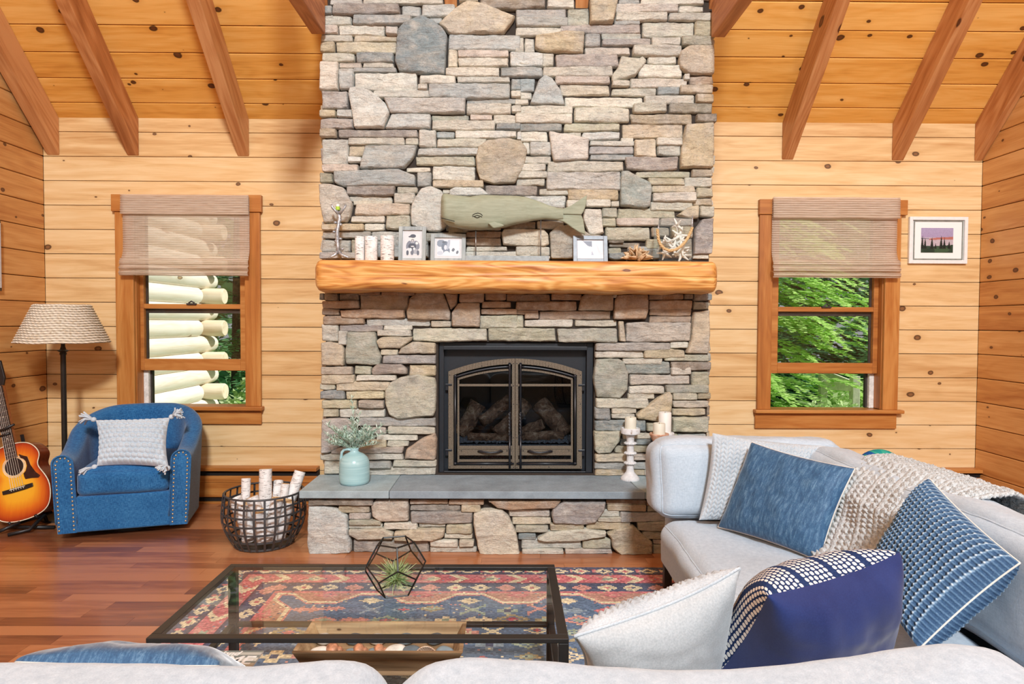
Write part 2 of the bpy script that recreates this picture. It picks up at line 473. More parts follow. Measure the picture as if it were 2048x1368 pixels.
window('window_2',False,wr,dict(c0=1517,c1=1544,c2=1769,c3=1799,h0=1515,h1=1809,s0=1511,s1=1808,a0=1514,a1=1798,g0=1557,g1=1748),
       dict(head0=400,head1=430,sill0=819,sill1=826,ap1=857,rail0=726,rail1=747,meet0=614,meet1=629))
# ------------------------------------------------------------------ roman shades
def shade_mat():
    s=SM('woven_shade',.9,spec=.1); p=s.obj(); x,y,z=s.sep(p)
    a=s.noise(s.comb(s.math('MULTIPLY',x,9.0),0.0,s.math('MULTIPLY',z,220.0)),1,3,.6)
    w=s.math('SINE', s.math('MULTIPLY', z, 2*pi/.0163))
    t=s.math('ADD', a, s.math('MULTIPLY', w, .16))
    col=s.ramp(t,[(.25,C(188,166,144)),(.5,C(232,216,196)),(.8,C(248,240,228))]); s.base(col)
    tl=s.n('BsdfTranslucent',{'Color':C(236,206,170)}); tp=s.n('BsdfTransparent',{'Color':(1,1,1,1)})
    m1=s.n('MixShader',{0:.33,1:s.b.outputs[0],2:tl.outputs[0]})
    hole=s.math('MULTIPLY', s.math('GREATER_THAN', s.math('SINE', s.math('MULTIPLY', x, 2*pi/.0042)), -.3), s.math('GREATER_THAN', s.math('SINE', s.math('MULTIPLY', z, 2*pi/.0055)), -.3))
    m2=s.n('MixShader',{0:s.math('MULTIPLY',hole,.95),1:m1.outputs[0],2:tp.outputs[0]})
    s.t.links.new(m2.outputs[0], s.out.inputs['Surface']); return s
shade_m=shade_mat()
def shade(label,x0,x1,rows,skew):
    """rows: list of picture rows: top, valance bottom, body end, fold rows..., bottom"""
    yb=D-.055; mid=(x0+x1)/2
    cx=lambda a: P(a,480,yb).x
    cz=lambda b: P(mid,b,yb).z
    top,val,body,f1,f2,bot=[cz(r) for r in rows]
    X0,X1=cx(x0),cx(x1)
    root=thing('roman_shade',label,'window shade',((X0+X1)/2,yb,bot),'woven roman shades')
    rib=lambda z,ph=0: .0022*math.sin(2*pi*z/.0163+ph)
    # body sheet, swelling forward over the stacked folds
    def prof(t): # t 0 top ..1 bottom ; returns (y offset, z)
        z=top-.02+(body-(top-.02))*t
        return yb+.012-.03*max(0,(t-.8)/.2)**2, z
    m=MB()
    n=150
    def fn(i,j):
        yo,z=prof(j); e=.006*(j**8)*(1 if skew>0 else -1)
        return V((X0+(X1-X0)*i+ .004*math.sin(5*j+i*2)*0, yo-rib(z)+.003*nz(i*3,j*4,1), z))
    m.grid(24,n,fn); m.build('panel',shade_m(),root,smooth=True,solid=.0015)
    # folded stack at the bottom
    lays=[(body+.012,f1,-.016,.000),(f1+.004,f2,-.034,.005),(f2+.003,bot,-.022,-.002)]
    for za,zb,off,sx in lays:
        m=MB()
        def fn(i,j):
            z=za+(zb-za)*j; bul=math.sin(pi*min(1,j*1.0))*.017+ (.004*j)
            return V((X0-.004+(X1-X0+.008)*i+sx*skew, yb+off-bul-rib(z)+.004*nz(i*4,j*2,za*9), z+ .003*nz(i*3,za*7,3)))
        m.grid(24,26,fn); m.build('fold',shade_m(),root,smooth=True,solid=.003)
    # valance flap in front of a head rail
    m=MB()
    def fn(i,j):
        z=top+(val-top)*j
        return V((X0-.003+(X1-X0+.006)*i, yb-.012-rib(z)+.003*nz(i*3,j*2,7)-.004*j, z+.002*nz(i*4,2,5)))
    m.grid(24,44,fn); m.build('valance',shade_m(),root,smooth=True,solid=.003)
    m=MB(); m.box(X0+.003,X1-.003,yb-.004,D-.027,top-.035,top-.003); m.build('head_rail',shade_m(),root,bevel=.003)
    return root
shade('beige woven roman shade half lowered over the left window, log wall showing behind',244,498,(390,429,520,533,541,552),1)
shade('beige woven roman shade half lowered over the right window, green trees showing behind',1545,1796,(395,437,523,535,545,556),-1)
# ================================================================== STONE CHIMNEY
PAL=dict(g=(190,190,188),l=(228,220,207),w=(222,222,219),b=(148,158,162),t=(208,186,156),p=(214,198,188),m=(172,162,160),
         d=(146,134,122),o=(190,185,164),r=(180,146,120),y=(220,204,172))
def stone_color(code):
    cs=[PAL[c] for c in code]; 
    k=[1.0]+[.5]*(len(cs)-1); S=sum(k)
    c=[sum(a[i]*q for a,q in zip(cs,k))/S for i in range(3)]
    f=random.uniform(.93,1.07)
    return C(*[max(0,min(255,x*f*k)) for x,k in zip(c,(.955,.985,.985))])
def smooth_poly(pts, step, jitter, rnd_corner=.2):
    "round the corners of a 2D polygon a little, resample it and roughen it"
    n=len(pts); out=[]
    for i in range(n):
        a,b,c=pts[i-1],pts[i],pts[(i+1)%n]
        d1=(a-b); d2=(c-b); r=min(rnd_corner*d1.length, rnd_corner*d2.length, .009)
        p0=b+d1.normalized()*r; p2=b+d2.normalized()*r
        for t in (0,.5,1): out.append(p0*(1-t)**2+b*2*t*(1-t)+p2*t*t)
    res=[]
    for i in range(len(out)):
        a,b=out[i],out[(i+1)%len(out)]; L=(b-a).length
        k=max(1,int(L/step))
        for j in range(k): res.append(a+(b-a)*(j/k))
    so=random.uniform(0,90); R2=[]
    m=len(res)
    for i,p in enumerate(res):
        t=(res[(i+1)%m]-res[i-1])
        if t.length<1e-6: R2.append(p); continue
        t.normalize(); nrm=V((t.y,-t.x))
        q=nz(p.x*9+so,p.y*9,so)*.8+nz(p.x*34,p.y*34+so,so)*.45
        R2.append(p+nrm*q*jitter)
    return R2
def add_stone(m, pts, code, to3, prot, rough=1.0, gap=.0003, back=.03):
    """pts: 2D outline in metres on the face plane; to3(x,z,depth) -> world (depth towards the room)"""
    pts=[V((p[0],p[1])) for p in pts]
    A=sum(pts[i].x*pts[(i+1)%len(pts)].y-pts[(i+1)%len(pts)].x*pts[i].y for i in range(len(pts)))/2
    if A<0: pts=pts[::-1]
    xs=[p.x for p in pts]; zs=[p.y for p in pts]; mn=min(max(xs)-min(xs),max(zs)-min(zs))
    pts=smooth_poly(pts,.011,min(.0065,mn*.09)*rough)
    n=len(pts); cen=V((sum(p.x for p in pts)/n,sum(p.y for p in pts)/n))
    def inset(q,d):
        out=[]
        for i in range(n):
            t=q[(i+1)%n]-q[i-1]; 
            if t.length<1e-7: out.append(q[i]); continue
            t.normalize(); out.append(q[i]+V((-t.y,t.x))*d)
        return out
    sd=random.uniform(0,50)
    rel=min(.02,mn*.16)*rough
    rings=[(inset(pts,gap),-back),(inset(pts,gap),prot-min(.014,mn*.2)),(inset(pts,gap+min(.0035,mn*.05)),prot-min(.005,mn*.08)),(inset(pts,gap+min(.0085,mn*.11)),prot)]
    base=rings[-1][0]
    for k in (.80,.58,.36,.16): rings.append(([cen+(p-cen)*k for p in base],prot))
    tx,tz=random.uniform(-.04,.04),random.uniform(-.05,.08)
    vs=[];fs=[]
    for ri,(r,dp) in enumerate(rings):
        for p in r:
            d=dp
            if ri>=1:
                f=1 if ri>=3 else .6
                d+=f*rel*(nz(p.x*6+sd,p.y*11,sd)*.9+nz(p.x*17,p.y*40+sd,sd)*.55+nz(p.x*45,p.y*80,sd)*.22)
                d+=tx*(p.x-cen.x)*.5+tz*(p.y-cen.y)
            vs.append(to3(p.x,p.y,d))
    R=len(rings)
    for i in range(R-1):
        for k in range(n):
            fs.append((i*n+k,i*n+(k+1)%n,(i+1)*n+(k+1)%n,(i+1)*n+k))
    vs.append(to3(cen.x,cen.y,prot+rel*nz(cen.x*6+sd,cen.y*11,sd)*.9)); c=len(vs)-1
    for k in range(n): fs.append(((R-1)*n+k,(R-1)*n+(k+1)%n,c))
    m.add(vs,fs,stone_color(code))
def stone_mat():
    s=SM('field_stone',.88,spec=.25); p=s.obj(); c=s.attr()
    n1=s.noise(p,14,6,.62); n2=s.noise(s.scale(p,(.7,.7,2.2)),7,4,.6,.5); n3=s.noise(p,120,3,.6); n4=s.noise(s.vm('ADD',p,(5,3,1)),5,5,.65)
    col=s.mix(s.math('MULTIPLY',s.ramp(n2,[(.42,0.0),(.68,1.0)]),.30), c, C(204,184,158))
    col=s.mix(s.math('MULTIPLY',s.ramp(n4,[(.46,0.0),(.66,1.0)]),.40), col, C(166,168,170))
    col=s.mix(s.math('MULTIPLY',s.ramp(n1,[(.5,0.0),(.78,1.0)]),.55), col, C(226,220,208))
    col=s.mix(s.math('MULTIPLY',s.ramp(n1,[(.24,1.0),(.46,0.0)]),.35), col, C(116,110,104))
    cr=s.noise(s.scale(p,(1,1,2.6)),9,7,.7,1.2)
    crack=s.math('MULTIPLY', s.math('SUBTRACT', .011, s.math('ABSOLUTE', s.math('SUBTRACT', cr, .5))), 60.0, clamp=True)
    col=s.mix(s.math('MULTIPLY',crack,.13), col, C(104,94,86))
    col=s.mix(.35, col, s.mix(1.0, col, s.ramp(n3,[(.2,.45),(.8,1.25)]), 'MULTIPLY'))
    s.base(col)
    h=s.math('ADD', s.math('MULTIPLY',n1,.7), s.math('MULTIPLY',s.noise(s.scale(p,(14,14,60)),1,6,.7,.4),.9))
    h=s.math('SUBTRACT', s.math('ADD', h, s.math('MULTIPLY',n3,.3)), s.math('MULTIPLY',crack,.12))
    s.bump(h,.75,.018); return s
stone_m=stone_mat(); mortar=plain('mortar_dark',(56,48,42),.95)
def region(txt,ox,oy,sc,Y,m,dy=0):
    """each line: code then either 4 numbers (box corners) or a polygon, in picture pixels magnified sc times from ox,oy"""
    def W(a,b):
        q=P(ox+a/sc, oy+b/sc, Y); return (q.x,q.z)
    to3=lambda x,z,d: V((x,Y-d,z))
    items=[]
    for ln in txt.replace('\n',';').split(';'):
        w=ln.split()
        if not w: continue
        items.append((w[0],[float(q) for q in w[1:]]))
    for code,a in items:
        if len(a)==4:
            x0,y0,x1,y1=a; hh=min(9,(y1-y0)*.10); ww=min(12,(x1-x0)*.04)
            r=random.uniform
            pts=[(x0+r(0,ww),y0+r(-2,hh)),(x1-r(0,ww),y0+r(-2,hh)),(x1-r(-2,ww),y1-r(-3,hh*.7)),(x0+r(-2,ww),y1-r(-3,hh*.7))]
            if (x1-x0)>2.4*(y1-y0):
                k=r(.3,.7); pts.insert(1,(x0+(x1-x0)*k,y0-r(-3,5)*.6)); pts.insert(4,(x1+(x0-x1)*r(.3,.7),y1+r(-3,6)*.7))
            prot=random.uniform(.004,.038); rough=1.0
        else:
            pts=[(a[i],a[i+1]) for i in range(0,len(a),2)]; prot=random.uniform(.034,.048); rough=.8
        add_stone(m,[W(*q) for q in pts],code,to3,prot,rough)
R1='''gp 80 0 350 45;l 350 0 995 40;l 1120 0 1275 28;bg 0 60 105 125;md 105 40 650 132;g 655 50 815 152;gl 820 50 1095 150
l 0 120 258 212;g 268 135 745 212;g 885 148 985 200;tl 1100 70 1185 22 1300 40 1575 150 1480 280 1050 290 960 205
b 640 250 690 200 820 150 910 190 990 250 1025 310 1015 500 1005 610 780 600 640 590 605 500 620 350
p 0 210 150 285;l 153 205 527 296;pl 530 218 635 302;l 10 285 267 340;tl 272 290 632 340;to 5 345 122 427;yl 125 340 627 432
lo 15 432 287 502;bg 288 428 602 507;lp 0 505 155 735;pl 158 510 342 556;l 345 508 602 550;g 275 553 622 590;g 155 558 280 730;lw 285 590 787 735
g 1030 288 1620 412;lt 1030 405 1107 552;p 1107 413 1522 466;l 1105 470 1525 552;w 1525 428 1800 540;l 1010 555 1447 627;bg 1450 550 1620 632
l 800 613 1097 688;lw 1100 625 1537 674;l 790 685 872 737;wb 870 680 1532 800;b 1535 640 1620 737;l 1535 740 1620 792;lw 430 735 892 797
wl 235 770 245 720 300 708 400 735 470 785 540 850 570 915 520 1040 285 1040 265 930
mg 15 743 237 887;to 0 890 136 952;w 137 888 267 956;mp 0 955 272 1040;td 0 1040 142 1112
gp 520 800 1175 800 1172 922 570 920;g 1180 798 1620 838;l 1180 838 1542 927;l 1540 850 1620 912;wg 575 925 895 928 890 1045 525 1040
og 895 928 1202 981;p 1205 933 1392 976;l 900 975 1412 1056;l 1390 925 1620 1002;b 1415 1000 1620 1052
md 145 1048 797 1112;lg 800 1050 937 1192;gb 937 1063 1087 1117;lw 1087 1058 1582 1122;w 1585 1070 1620 1132
l 230 1113 687 1172;lo 688 1116 797 1172;lo 940 1120 1347 1197;gl 15 1120 237 1327;tl 235 1168 372 1267;w 230 1270 345 1312
wb 370 1180 790 1178 760 1270 680 1360 325 1365;w 785 1193 1282 1257;ol 765 1260 1252 1337
p 20 1326 322 1388'''
R3='''tl 1250 240 1270 150 1350 85 1520 75 1620 95 1670 170 1640 300 1570 430 1400 440 1290 400 1260 330
od 0 345 112 432;gb 120 340 640 318 770 370 770 455 200 460 125 430;l 690 303 892 337;g 775 335 897 462;lw 895 288 1260 414;tl 903 412 1317 472
md 1322 445 1750 527;md 213 453 617 532;lo 620 463 787 512;l 235 533 587 581;lt 268 570 590 607;lg 595 505 772 597;pt 280 593 737 692
wl 735 640 760 560 820 470 900 455 980 490 1020 560 1020 780 960 825 870 820 740 770
l 985 478 1045 517;w 1045 490 1090 468 1300 475 1365 530 1045 540;lp 0 440 100 440 200 470 270 600 250 700 220 750 40 750 10 600
lp 250 693 527 746;ol 530 685 732 807;l 360 755 527 812;t 20 760 367 812;gd 20 815 417 872;g 412 812 722 900;gl 15 880 252 987;ot 255 885 422 1002
pg 0 985 302 1037;go 850 830 1172 902;g 420 890 882 1037;r 1172 820 1462 872;rd 1172 872 1457 937;l 1172 940 1512 977;lw 1165 977 1700 1037;lt 1455 830 1480 800 1800 805 1835 840 1840 925 1800 940 1470 930
w 1090 530 1980 640;l 885 830 885 900 860 900;lg 1010 560 1460 815;og 1030 790 1200 830'''
R2='''d -290 0 247 82;l 250 0 482 72;og 420 73 592 212;ty 597 0 825 0 785 205 600 208;g 830 0 1002 42;l 1005 0 1522 46;pl 805 43 1312 112;l 1310 53 1517 107
l 800 108 1227 177;l 1230 108 1612 177;gm 0 83 417 152;gl 0 143 427 222;l 0 223 392 297;mp 358 203 1012 277;g 795 153 1007 207;lo 1010 178 1442 307;ot 1443 173 1612 297
l 0 300 72 427;l 75 303 157 427;ty 165 300 400 265 555 275 545 440 230 430 160 400;g 558 278 687 387;go 690 268 1022 322;mg 690 323 1092 377;l 1090 308 1332 377;od 1335 303 1592 382
pl 555 383 927 457;l 933 373 1342 467;l 1060 443 1302 522;tp 1310 500 1320 430 1400 380 1595 375 1595 610 1390 605 1320 560
l 0 433 317 542;mp 320 443 837 552;lo 850 460 1000 480 1020 465 1055 500 970 620 780 665 775 620 820 560;l 985 523 1347 632
gb 0 548 222 632;l 220 548 787 627;bg 0 633 162 747;p 320 613 767 682;lt 355 683 767 772;l 775 658 917 707;lp 918 633 1387 712;l 1350 603 1397 657;rd 1395 613 1597 687
td 1320 688 1592 762;lo 770 713 1137 777;bw 1140 703 1322 767;wb 120 845 190 650 240 612 300 640 370 740 400 855;l 0 740 137 807;l 0 805 112 847;l 400 783 1032 867
l 1035 768 1447 842;td 1450 758 1592 837;lo 940 833 1222 912;do 1235 833 1587 917;l 0 853 467 922;l 0 923 462 1002;lo 468 868 917 992;td 920 918 1427 1002;d 1450 918 1622 992
bd -40 1000 377 1062;o 385 998 842 1067;tp 850 1003 1362 1117;ty 1370 1010 1590 995 1590 1360 1320 1360 1330 1190;l 10 1063 267 1147;l 380 1063 532 1107;w 535 1063 852 1132
pw 270 1060 400 1085 595 1120 585 1290 310 1310 285 1200;l 850 1113 952 1147;lg 595 1138 957 1177;mg 595 1178 957 1247;tl 955 1128 1132 1277;l 1135 1118 1342 1177;go 1133 1173 1332 1262
l 60 1148 117 1242;gl 118 1148 287 1252;l 40 1258 297 1322;bg 595 1248 952 1292'''
R4='''l 20 278 252 337;l 10 333 267 392;l 3 388 247 452;lo 253 253 877 347;mp 880 223 1312 332;gp 248 343 847 487;o 968 333 1412 387;td 1415 313 1592 382
bo 850 340 900 335 1080 430 1095 470 1080 620 1040 640 840 615 845 480;ot 1065 393 1362 447;lo 1360 383 1592 462;tl 1098 448 1452 502;lp 1093 508 1452 582;ot 1453 463 1592 547
td 1430 548 1587 612;lo 1083 573 1432 652;l 193 473 432 527;t 413 478 842 572;l 560 563 767 622;l 768 573 837 622;to 1295 690 1400 620 1475 610 1470 715 1380 718;og 1475 613 1597 707
og 693 628 822 712;o 818 628 1292 714;o 693 713 807 787;p 803 713 1157 777;p 1158 713 1430 777;m 1440 800 1500 720 1590 710 1580 1000 1430 1010
ol 723 783 1087 892;pt 1093 788 1237 862;t 1243 768 1432 870;d 748 893 872 912;d 748 910 1002 945;o 743 948 852 1002;b 748 988 902 1042;o 1048 878 1182 962;g 900 940 1180 1040;pt 1178 868 1432 1034
lp 560 640 690 640 710 840 600 850 545 720;ld 275 830 340 780 480 760 600 850 690 850 700 1035 290 1035;l 0 938 287 1017;l 168 733 400 800;d -150 738 167 802;l 410 570 560 640;l 1430 1000 1560 1040;lg 0 1015 290 1040'''
R5='''b 38 20 72 72;d 70 20 177 82;d 177 20 327 77;rd 53 78 332 137;rd 58 138 187 187;rd 58 188 372 252;r 188 143 672 212;ro 328 33 697 157;r 488 10 752 42;r 328 10 490 37
rt 705 60 760 15 950 20 1005 170 1000 225 690 215 680 170;r 955 20 1060 25 1050 110 1005 150;rt 1010 170 1060 100 1220 95 1220 275 1015 270;rp 1063 20 1252 97;r 1253 23 1412 77;r 1413 28 1500 82
r 1228 83 1457 137;r 1223 138 1500 182;o 1218 183 1500 282;gl 378 208 857 267;lt 857 228 1012 274;m 173 253 507 307;l 508 260 722 297;l 463 293 717 340;ol 723 278 1277 382;o 1278 280 1784 382
l 43 248 177 377;lg 178 298 247 412;ob 250 310 450 310 470 440 495 490 480 555 240 545 228 450;tl 455 375 500 345 725 345 720 370 640 430 480 430;yl 483 438 617 480;tl 620 470 640 430 730 380 895 390 895 470
mg 498 478 902 547;tp 50 390 100 380 210 400 225 440 220 560 60 555;pt 48 563 292 622;o 293 558 427 627;mr 430 575 470 545 640 545 685 580 685 620 430 625;ty 690 548 902 640;tl 48 623 307 692
l 308 628 612 667;ol 38 688 157 737;tl 153 670 567 742;bm 38 738 227 807;y 228 738 517 807;ol 520 740 560 680 640 640 760 622 890 650 900 700 895 870 880 930 740 935 620 955 550 920 520 830
yo 48 810 322 877;mt 323 810 517 872;ot 58 878 177 937;lg 178 878 527 942;gm 308 938 902 1012;mp 55 950 240 945 300 1000 280 1100 120 1195 55 1200;p 348 1013 532 1062;lo 533 1010 897 1067
l 448 1068 767 1112;y 328 1108 532 1162;lo 533 1113 697 1157;pm 120 1158 662 1202;lo 38 1203 202 1257;lp 200 1203 657 1252;rp 665 1245 680 1170 800 1090 890 1052 905 1100 890 1250;lo 573 1253 902 1302
lo 68 1263 202 1362;gl 200 1258 572 1312;l 200 1303 902 1368'''
R6='''r 0 28 267 87;r 263 28 492 77;r 0 83 462 152;r 0 148 177 182;r 68 168 177 217;rm 178 153 722 222;rt 490 50 520 28 715 28 725 70 720 155 465 150;r 730 80 760 30 975 30 980 160 960 215 725 220
l 710 26 752 60;r 978 28 1242 72;d 1243 28 1312 72;r 978 73 1312 147;od 1313 83 1437 147;r 983 138 1307 192;rp 983 193 1307 242;tp 1310 160 1430 150 1425 470 1260 465 1290 370 1305 240;b 1423 28 1457 77;d 1308 26 1422 82
o 0 183 62 277;lp 63 218 432 272;lt 433 223 757 272;t 760 230 800 230 815 385 765 380;pl 808 238 1300 382;og 308 280 757 387;l 1138 383 1282 432;ml 588 388 1142 447;lp 583 448 952 502;to 943 438 1252 502
o 1098 476 1427 527;ob 595 510 760 505 800 530 835 610 830 740 770 800 600 790 580 650;l 788 503 1087 547;bo 808 533 1142 622;dr 1143 528 1452 592;lp 1148 568 1302 627;pl 843 623 1302 702;o 1303 598 1437 702
l 833 708 1107 767;ob 1108 703 1437 757;lt 823 758 1037 807;ol 1158 758 1342 812;to 1343 758 1447 807;lo 593 798 987 872;ty 890 920 960 860 1060 790 1130 745 1155 780 1150 900 1060 975 900 950;po 1153 813 1432 867
bm 583 858 702 957;lt 708 868 897 912;l 708 913 887 947;to 1153 873 1412 927;o 1153 938 1427 1057;b 583 958 972 1042;o 968 983 1062 1047;gb 1198 1063 1412 1102;o 580 1040 780 1040 770 1110 700 1200 610 1205 585 1180
b 768 1093 1012 1147;ot 733 1148 1012 1207;lt 788 1058 1002 1097;tl 583 1208 822 1267;p 818 1213 1012 1257;g 583 1268 1012 1322;t 588 1323 962 1370;l 953 1323 1012 1370;o 1058 1063 1202 1122;g 1010 1120 1420 1200;o 1010 1200 1200 1290;t 1200 1200 1420 1290;l 1010 1290 1420 1370'''
R7='''wg 145 400 300 405 440 440 545 520 550 700 580 760 580 880 350 905 160 915 140 780;d 145 335 812 400;d 300 385 780 412;to 443 403 777 487;pt 780 400 830 350 1170 345 1170 560 880 570 800 520;p 553 488 777 552;o 553 553 892 602;l 553 598 902 642
l 903 578 1267 652;lt 560 650 900 630 1010 690 1005 745 650 755 560 700;l 1268 588 1542 632;tl 1020 670 1270 635 1540 640 1520 720 1400 765 1020 760;r 1178 345 1572 392;dm 1178 398 1702 467;t 1700 398 1902 467;md 1180 468 1822 592
yo 1543 593 1817 697;ly 1528 698 1827 747;md 598 763 1377 902;l 1378 753 1677 837;lt 1683 753 1837 827;l 1383 833 1867 912;r 1573 340 1942 397'''
R8='''lt -65 480 50 440 230 450 300 520 370 680 410 905 0 905 -15 850 -65 600;r 80 350 830 350 760 430 300 450 180 430;m 740 440 850 360 1280 360 1270 440 1180 580 1050 595 750 580 730 500;pl 283 448 727 532;tl 328 533 732 607
ol 358 613 702 677;b 388 688 572 757;lo 580 740 700 670 1090 640 1285 670 1280 720 1010 765 650 770;lb 413 753 1037 852;to 708 588 1067 662;t 1078 573 1542 652;oy 1043 743 1342 847;r 1283 350 1702 402;tr 1288 393 1702 462;l 1213 453 1427 522
gm 1428 468 1892 577;lt 1198 523 1572 572;to 1290 690 1380 640 1560 600 1640 680 1750 770 1750 905 1430 905 1350 830 1340 740;og 1598 563 2000 662;o 1653 668 2000 747;m 1758 748 2000 797;o 1758 798 2100 912;l 428 848 862 912;p 863 848 1352 897;m 863 893 1312 917
r 1700 350 2400 402;o 1700 400 2400 470;l 1890 470 2400 580;t 2000 560 2500 700;o 2000 700 2300 800;l 2100 800 2500 912'''
def random_courses(m,x0,x1,z0,z1,to3,seed,roof=False,codes='l o g t p d m lo og lp'.split()):
    st=random.getstate(); random.seed(seed)
    z=z0
    while z<z1-.01:
        h=min(random.uniform(.035,.11),z1-z); x=x0
        if z1-z-h<.03: h=z1-z
        while x<x1-.01:
            w=random.uniform(.12,.42); b=min(x+w,x1)
            if x1-b<.06: b=x1
            r=random.uniform
            if roof and z+h>ZE-.01+(D-b): x=b; continue
            add_stone(m,[(x+r(0,.006),z+r(0,.006)),(b-r(0,.006),z+r(0,.006)),(b-r(0,.006),z+h-r(0,.006)),(x+r(0,.006),z+h-r(0,.006))],random.choice(codes),to3,r(.004,.034))
            x=b
        z+=h
    random.setstate(st)
m=MB()
random.seed(11)
region(R1,640,0,4.0225,YC,m); region(R2,1030,0,4.024,YC,m); region(R3,640,260,4.0225,YC,m); region(R4,1030,260,4.024,YC,m)
region(R5,630,580,3.6975,YC,m); region(R6,1030,580,3.6975,YC,m)
cx0=P(646,500,YC).x; cx1=P(1423,500,YC).x
zt=P(1000,0,YC).z; ztop=ZE+(D-YC)-.02
random_courses(m,cx0,cx1,zt+.005,ztop,lambda x,z,d:V((x,YC-d,z)),5)
random_courses(m,YC+.02,D-.005,.0,ztop,lambda x,z,d:V((cx0-d+.012,x,z)),6,True)
random_courses(m,YC+.02,D-.005,.0,ztop,lambda x,z,d:V((cx1+d-.012,x,z)),8,True)
BASEC=V(((cx0+cx1)/2,YC,0))
chim=thing('stone_chimney','tall grey and tan stacked stone chimney breast with black gas fireplace in it','chimney',BASEC)
m.build('stone_facing',stone_m(),chim,angle=50)
m=MB()
# mortar core with the firebox hole
fx0,fx1=P(876,800,YC).x,P(1188,800,YC).x; fz0,fz1=P(1030,948,YC).z,P(1030,684,YC).z
y0,y1=YC+.012,D-.002
zr=ZE-.08
m.box(cx0+.012,fx0,y0,y1,0,fz1); m.box(fx1,cx1-.012,y0,y1,0,fz1); m.box(fx0,fx1,y0,y1,0,fz0)
def core_top(xa,xb): m.prism([V((xa,y0,fz1)),V((xa,y1,fz1)),V((xa,y1,ZE-.01)),V((xa,y0,ztop))],(xb-xa,0,0))
core_top(cx0+.012,cx1-.012)
m.box(fx0,fx1,D-.12,y1,fz0,fz1)
m.build('mortar_core',mortar(),chim)
# raised hearth base
m=MB(); random.seed(21)
region(R7,590,930,5.12,YB,m); region(R8,960,930,5.12,YB,m)
bx0=P(618,1060,YB).x; bx1=P(1450,1060,YB).x; hz1=P(1014,998,YB-.07).z
random_courses(m,YB+.01,YC,.0,hz1-.012,lambda x,z,d:V((bx0-d+.03,x,z)),9)
random_courses(m,YB+.01,YC,.0,hz1-.012,lambda x,z,d:V((bx1+d,x,z)),10)
m.v=[V((p.x,p.y,min(max(p.z,.001),hz1-.003))) for p in m.v]
hb=thing('hearth_base','low stacked stone base under the grey hearth slabs, standing on the floor','hearth base',V(((bx0+bx1)/2,YB,0)))
m.build('stone_facing',stone_m(),hb,angle=50)
m=MB(); m.box(bx0+.03,bx1-.004,YB+.01,YC-.03,0,hz1-.004); m.build('mortar_core',mortar(),hb)
# hearth slabs
def slate(name,c): 
    s=SM(name,.62,spec=.4); p=s.obj(); a=s.noise(p,9,6,.6); b=s.noise(s.scale(p,(1,1,4)),90,4,.7)
    t=s.math('ADD',s.math('MULTIPLY',a,.6),s.math('MULTIPLY',b,.4))
    s.base(s.ramp(t,[(.3,C(*[x*.82 for x in c])),(.7,C(*[x*1.12 for x in c]))])); s.bump(b,.35,.006); return s
sl=slate('bluestone',(158,177,184)); sl2=slate('bluestone_dark',(142,158,169))
HT=P(1014,983,3.665).z     # hearth top height
YF=3.665
def slab(poly,label,mt):
    m=MB(); m.prism([V((x,y,hz1)) for x,y in poly],(0,0,HT-hz1)); o=m.build('hearth_slab',mt(),bevel=.004); tag(o,label,'hearth slab','bluestone hearth slabs'); return o
xa=G(593,986,HT).x; xb=G(774,988,HT).x; xbb=P(794,949,YC).x; xc=G(1294,988,HT).x; xcb=xc-.012
slab([(xa,YF),(xb-.001,YF),(xb+.0,YC+.01),(xa+.0,YC+.01)],'blue grey hearth slab at the left end, under the light blue jug',sl)
slab([(xb+.002,YF),(xc,YF),(xc-.03,YF+.10),(xc-.05,YC+.01),(xb+.002,YC+.01)],'long dark blue grey hearth slab in the middle, in front of the fireplace doors',sl2)
slab([(xc+.004,YF),(1.62,YF),(1.62,YC+.01),(xc-.045,YC+.01),(xc-.026,YF+.10)],'hearth slab at the right end, mostly hidden behind the white sofa',sl)
# mantel beam
YM=YC-.27
mant=wood('mantel_log',(1,0,0),(0,.4,1),(228,184,116),(208,148,78),(160,92,40),knots=.25,kcol=(130,72,34),rough=.42,figure=1.6,tint=.1,grain=1.7,knot_scale=(1.6,5))
m=MB(); X0=P(626,550,YM).x; X1=P(1439,550,YM).x; z1=P(1030,519,YM).z; z0=P(1030,584,YM).z
nx=140; ny=40
def mfn(i,j):
    x=X0+(X1-X0)*i; e=min(i,1-i)*(X1-X0); sh=1-max(0,1-e/.035)**2*.28
    a=2*pi*j; ca,sa=math.cos(a),math.sin(a); k=5.5
    r=(abs(ca)**k+abs(sa)**k)**(-1/k)
    hy=.16; hz=(z1-z0)/2
    y=YM+hy+ca*r*hy*sh; z=(z0+z1)/2+sa*r*hz*(sh)
    dip=(.010*nz(x*2.2,3,1)+.006*nz(x*6,1,2))
    if sa<-.2: z+=dip*min(1,-sa)+.004*nz(x*14,y*8,4)
    if ca<-.3:
        zz=(z-z0)/(z1-z0)
        y+= .010*nz(x*1.6,zz*2.5,9)+.005*nz(x*5,zz*6,5)
        cy=.47+.09*nz(x*.8,0,3)+.02*nz(x*7,0,3)
        if abs(zz-cy)<.028: y+=.009*max(0,1-abs(zz-cy)/.028)*max(0,min(1,.75+1.2*nz(x*1.3,7,7)))
    return V((x,y,z))
m.grid(nx,ny*4,lambda i,j: mfn(j if False else i,j))
N=len(m.v)
row=nx+1
# close the two ends
for side_ in (0,nx):
    ring=[m.v[k*row+side_] for k in range(ny*4)]
    c=sum(ring,V((0,0,0)))/len(ring)
    m.add(ring+[c],[(k,(k+1)%len(ring),len(ring)) for k in range(len(ring))],(.2,.3,.5,1))
m.c=[(.2,.3,.5,1)]*len(m.v)
o=m.build('mantel_beam',mant(),smooth=True,weld=True); tag(o,'thick honey coloured rustic log mantel beam across the stone chimney','mantel')
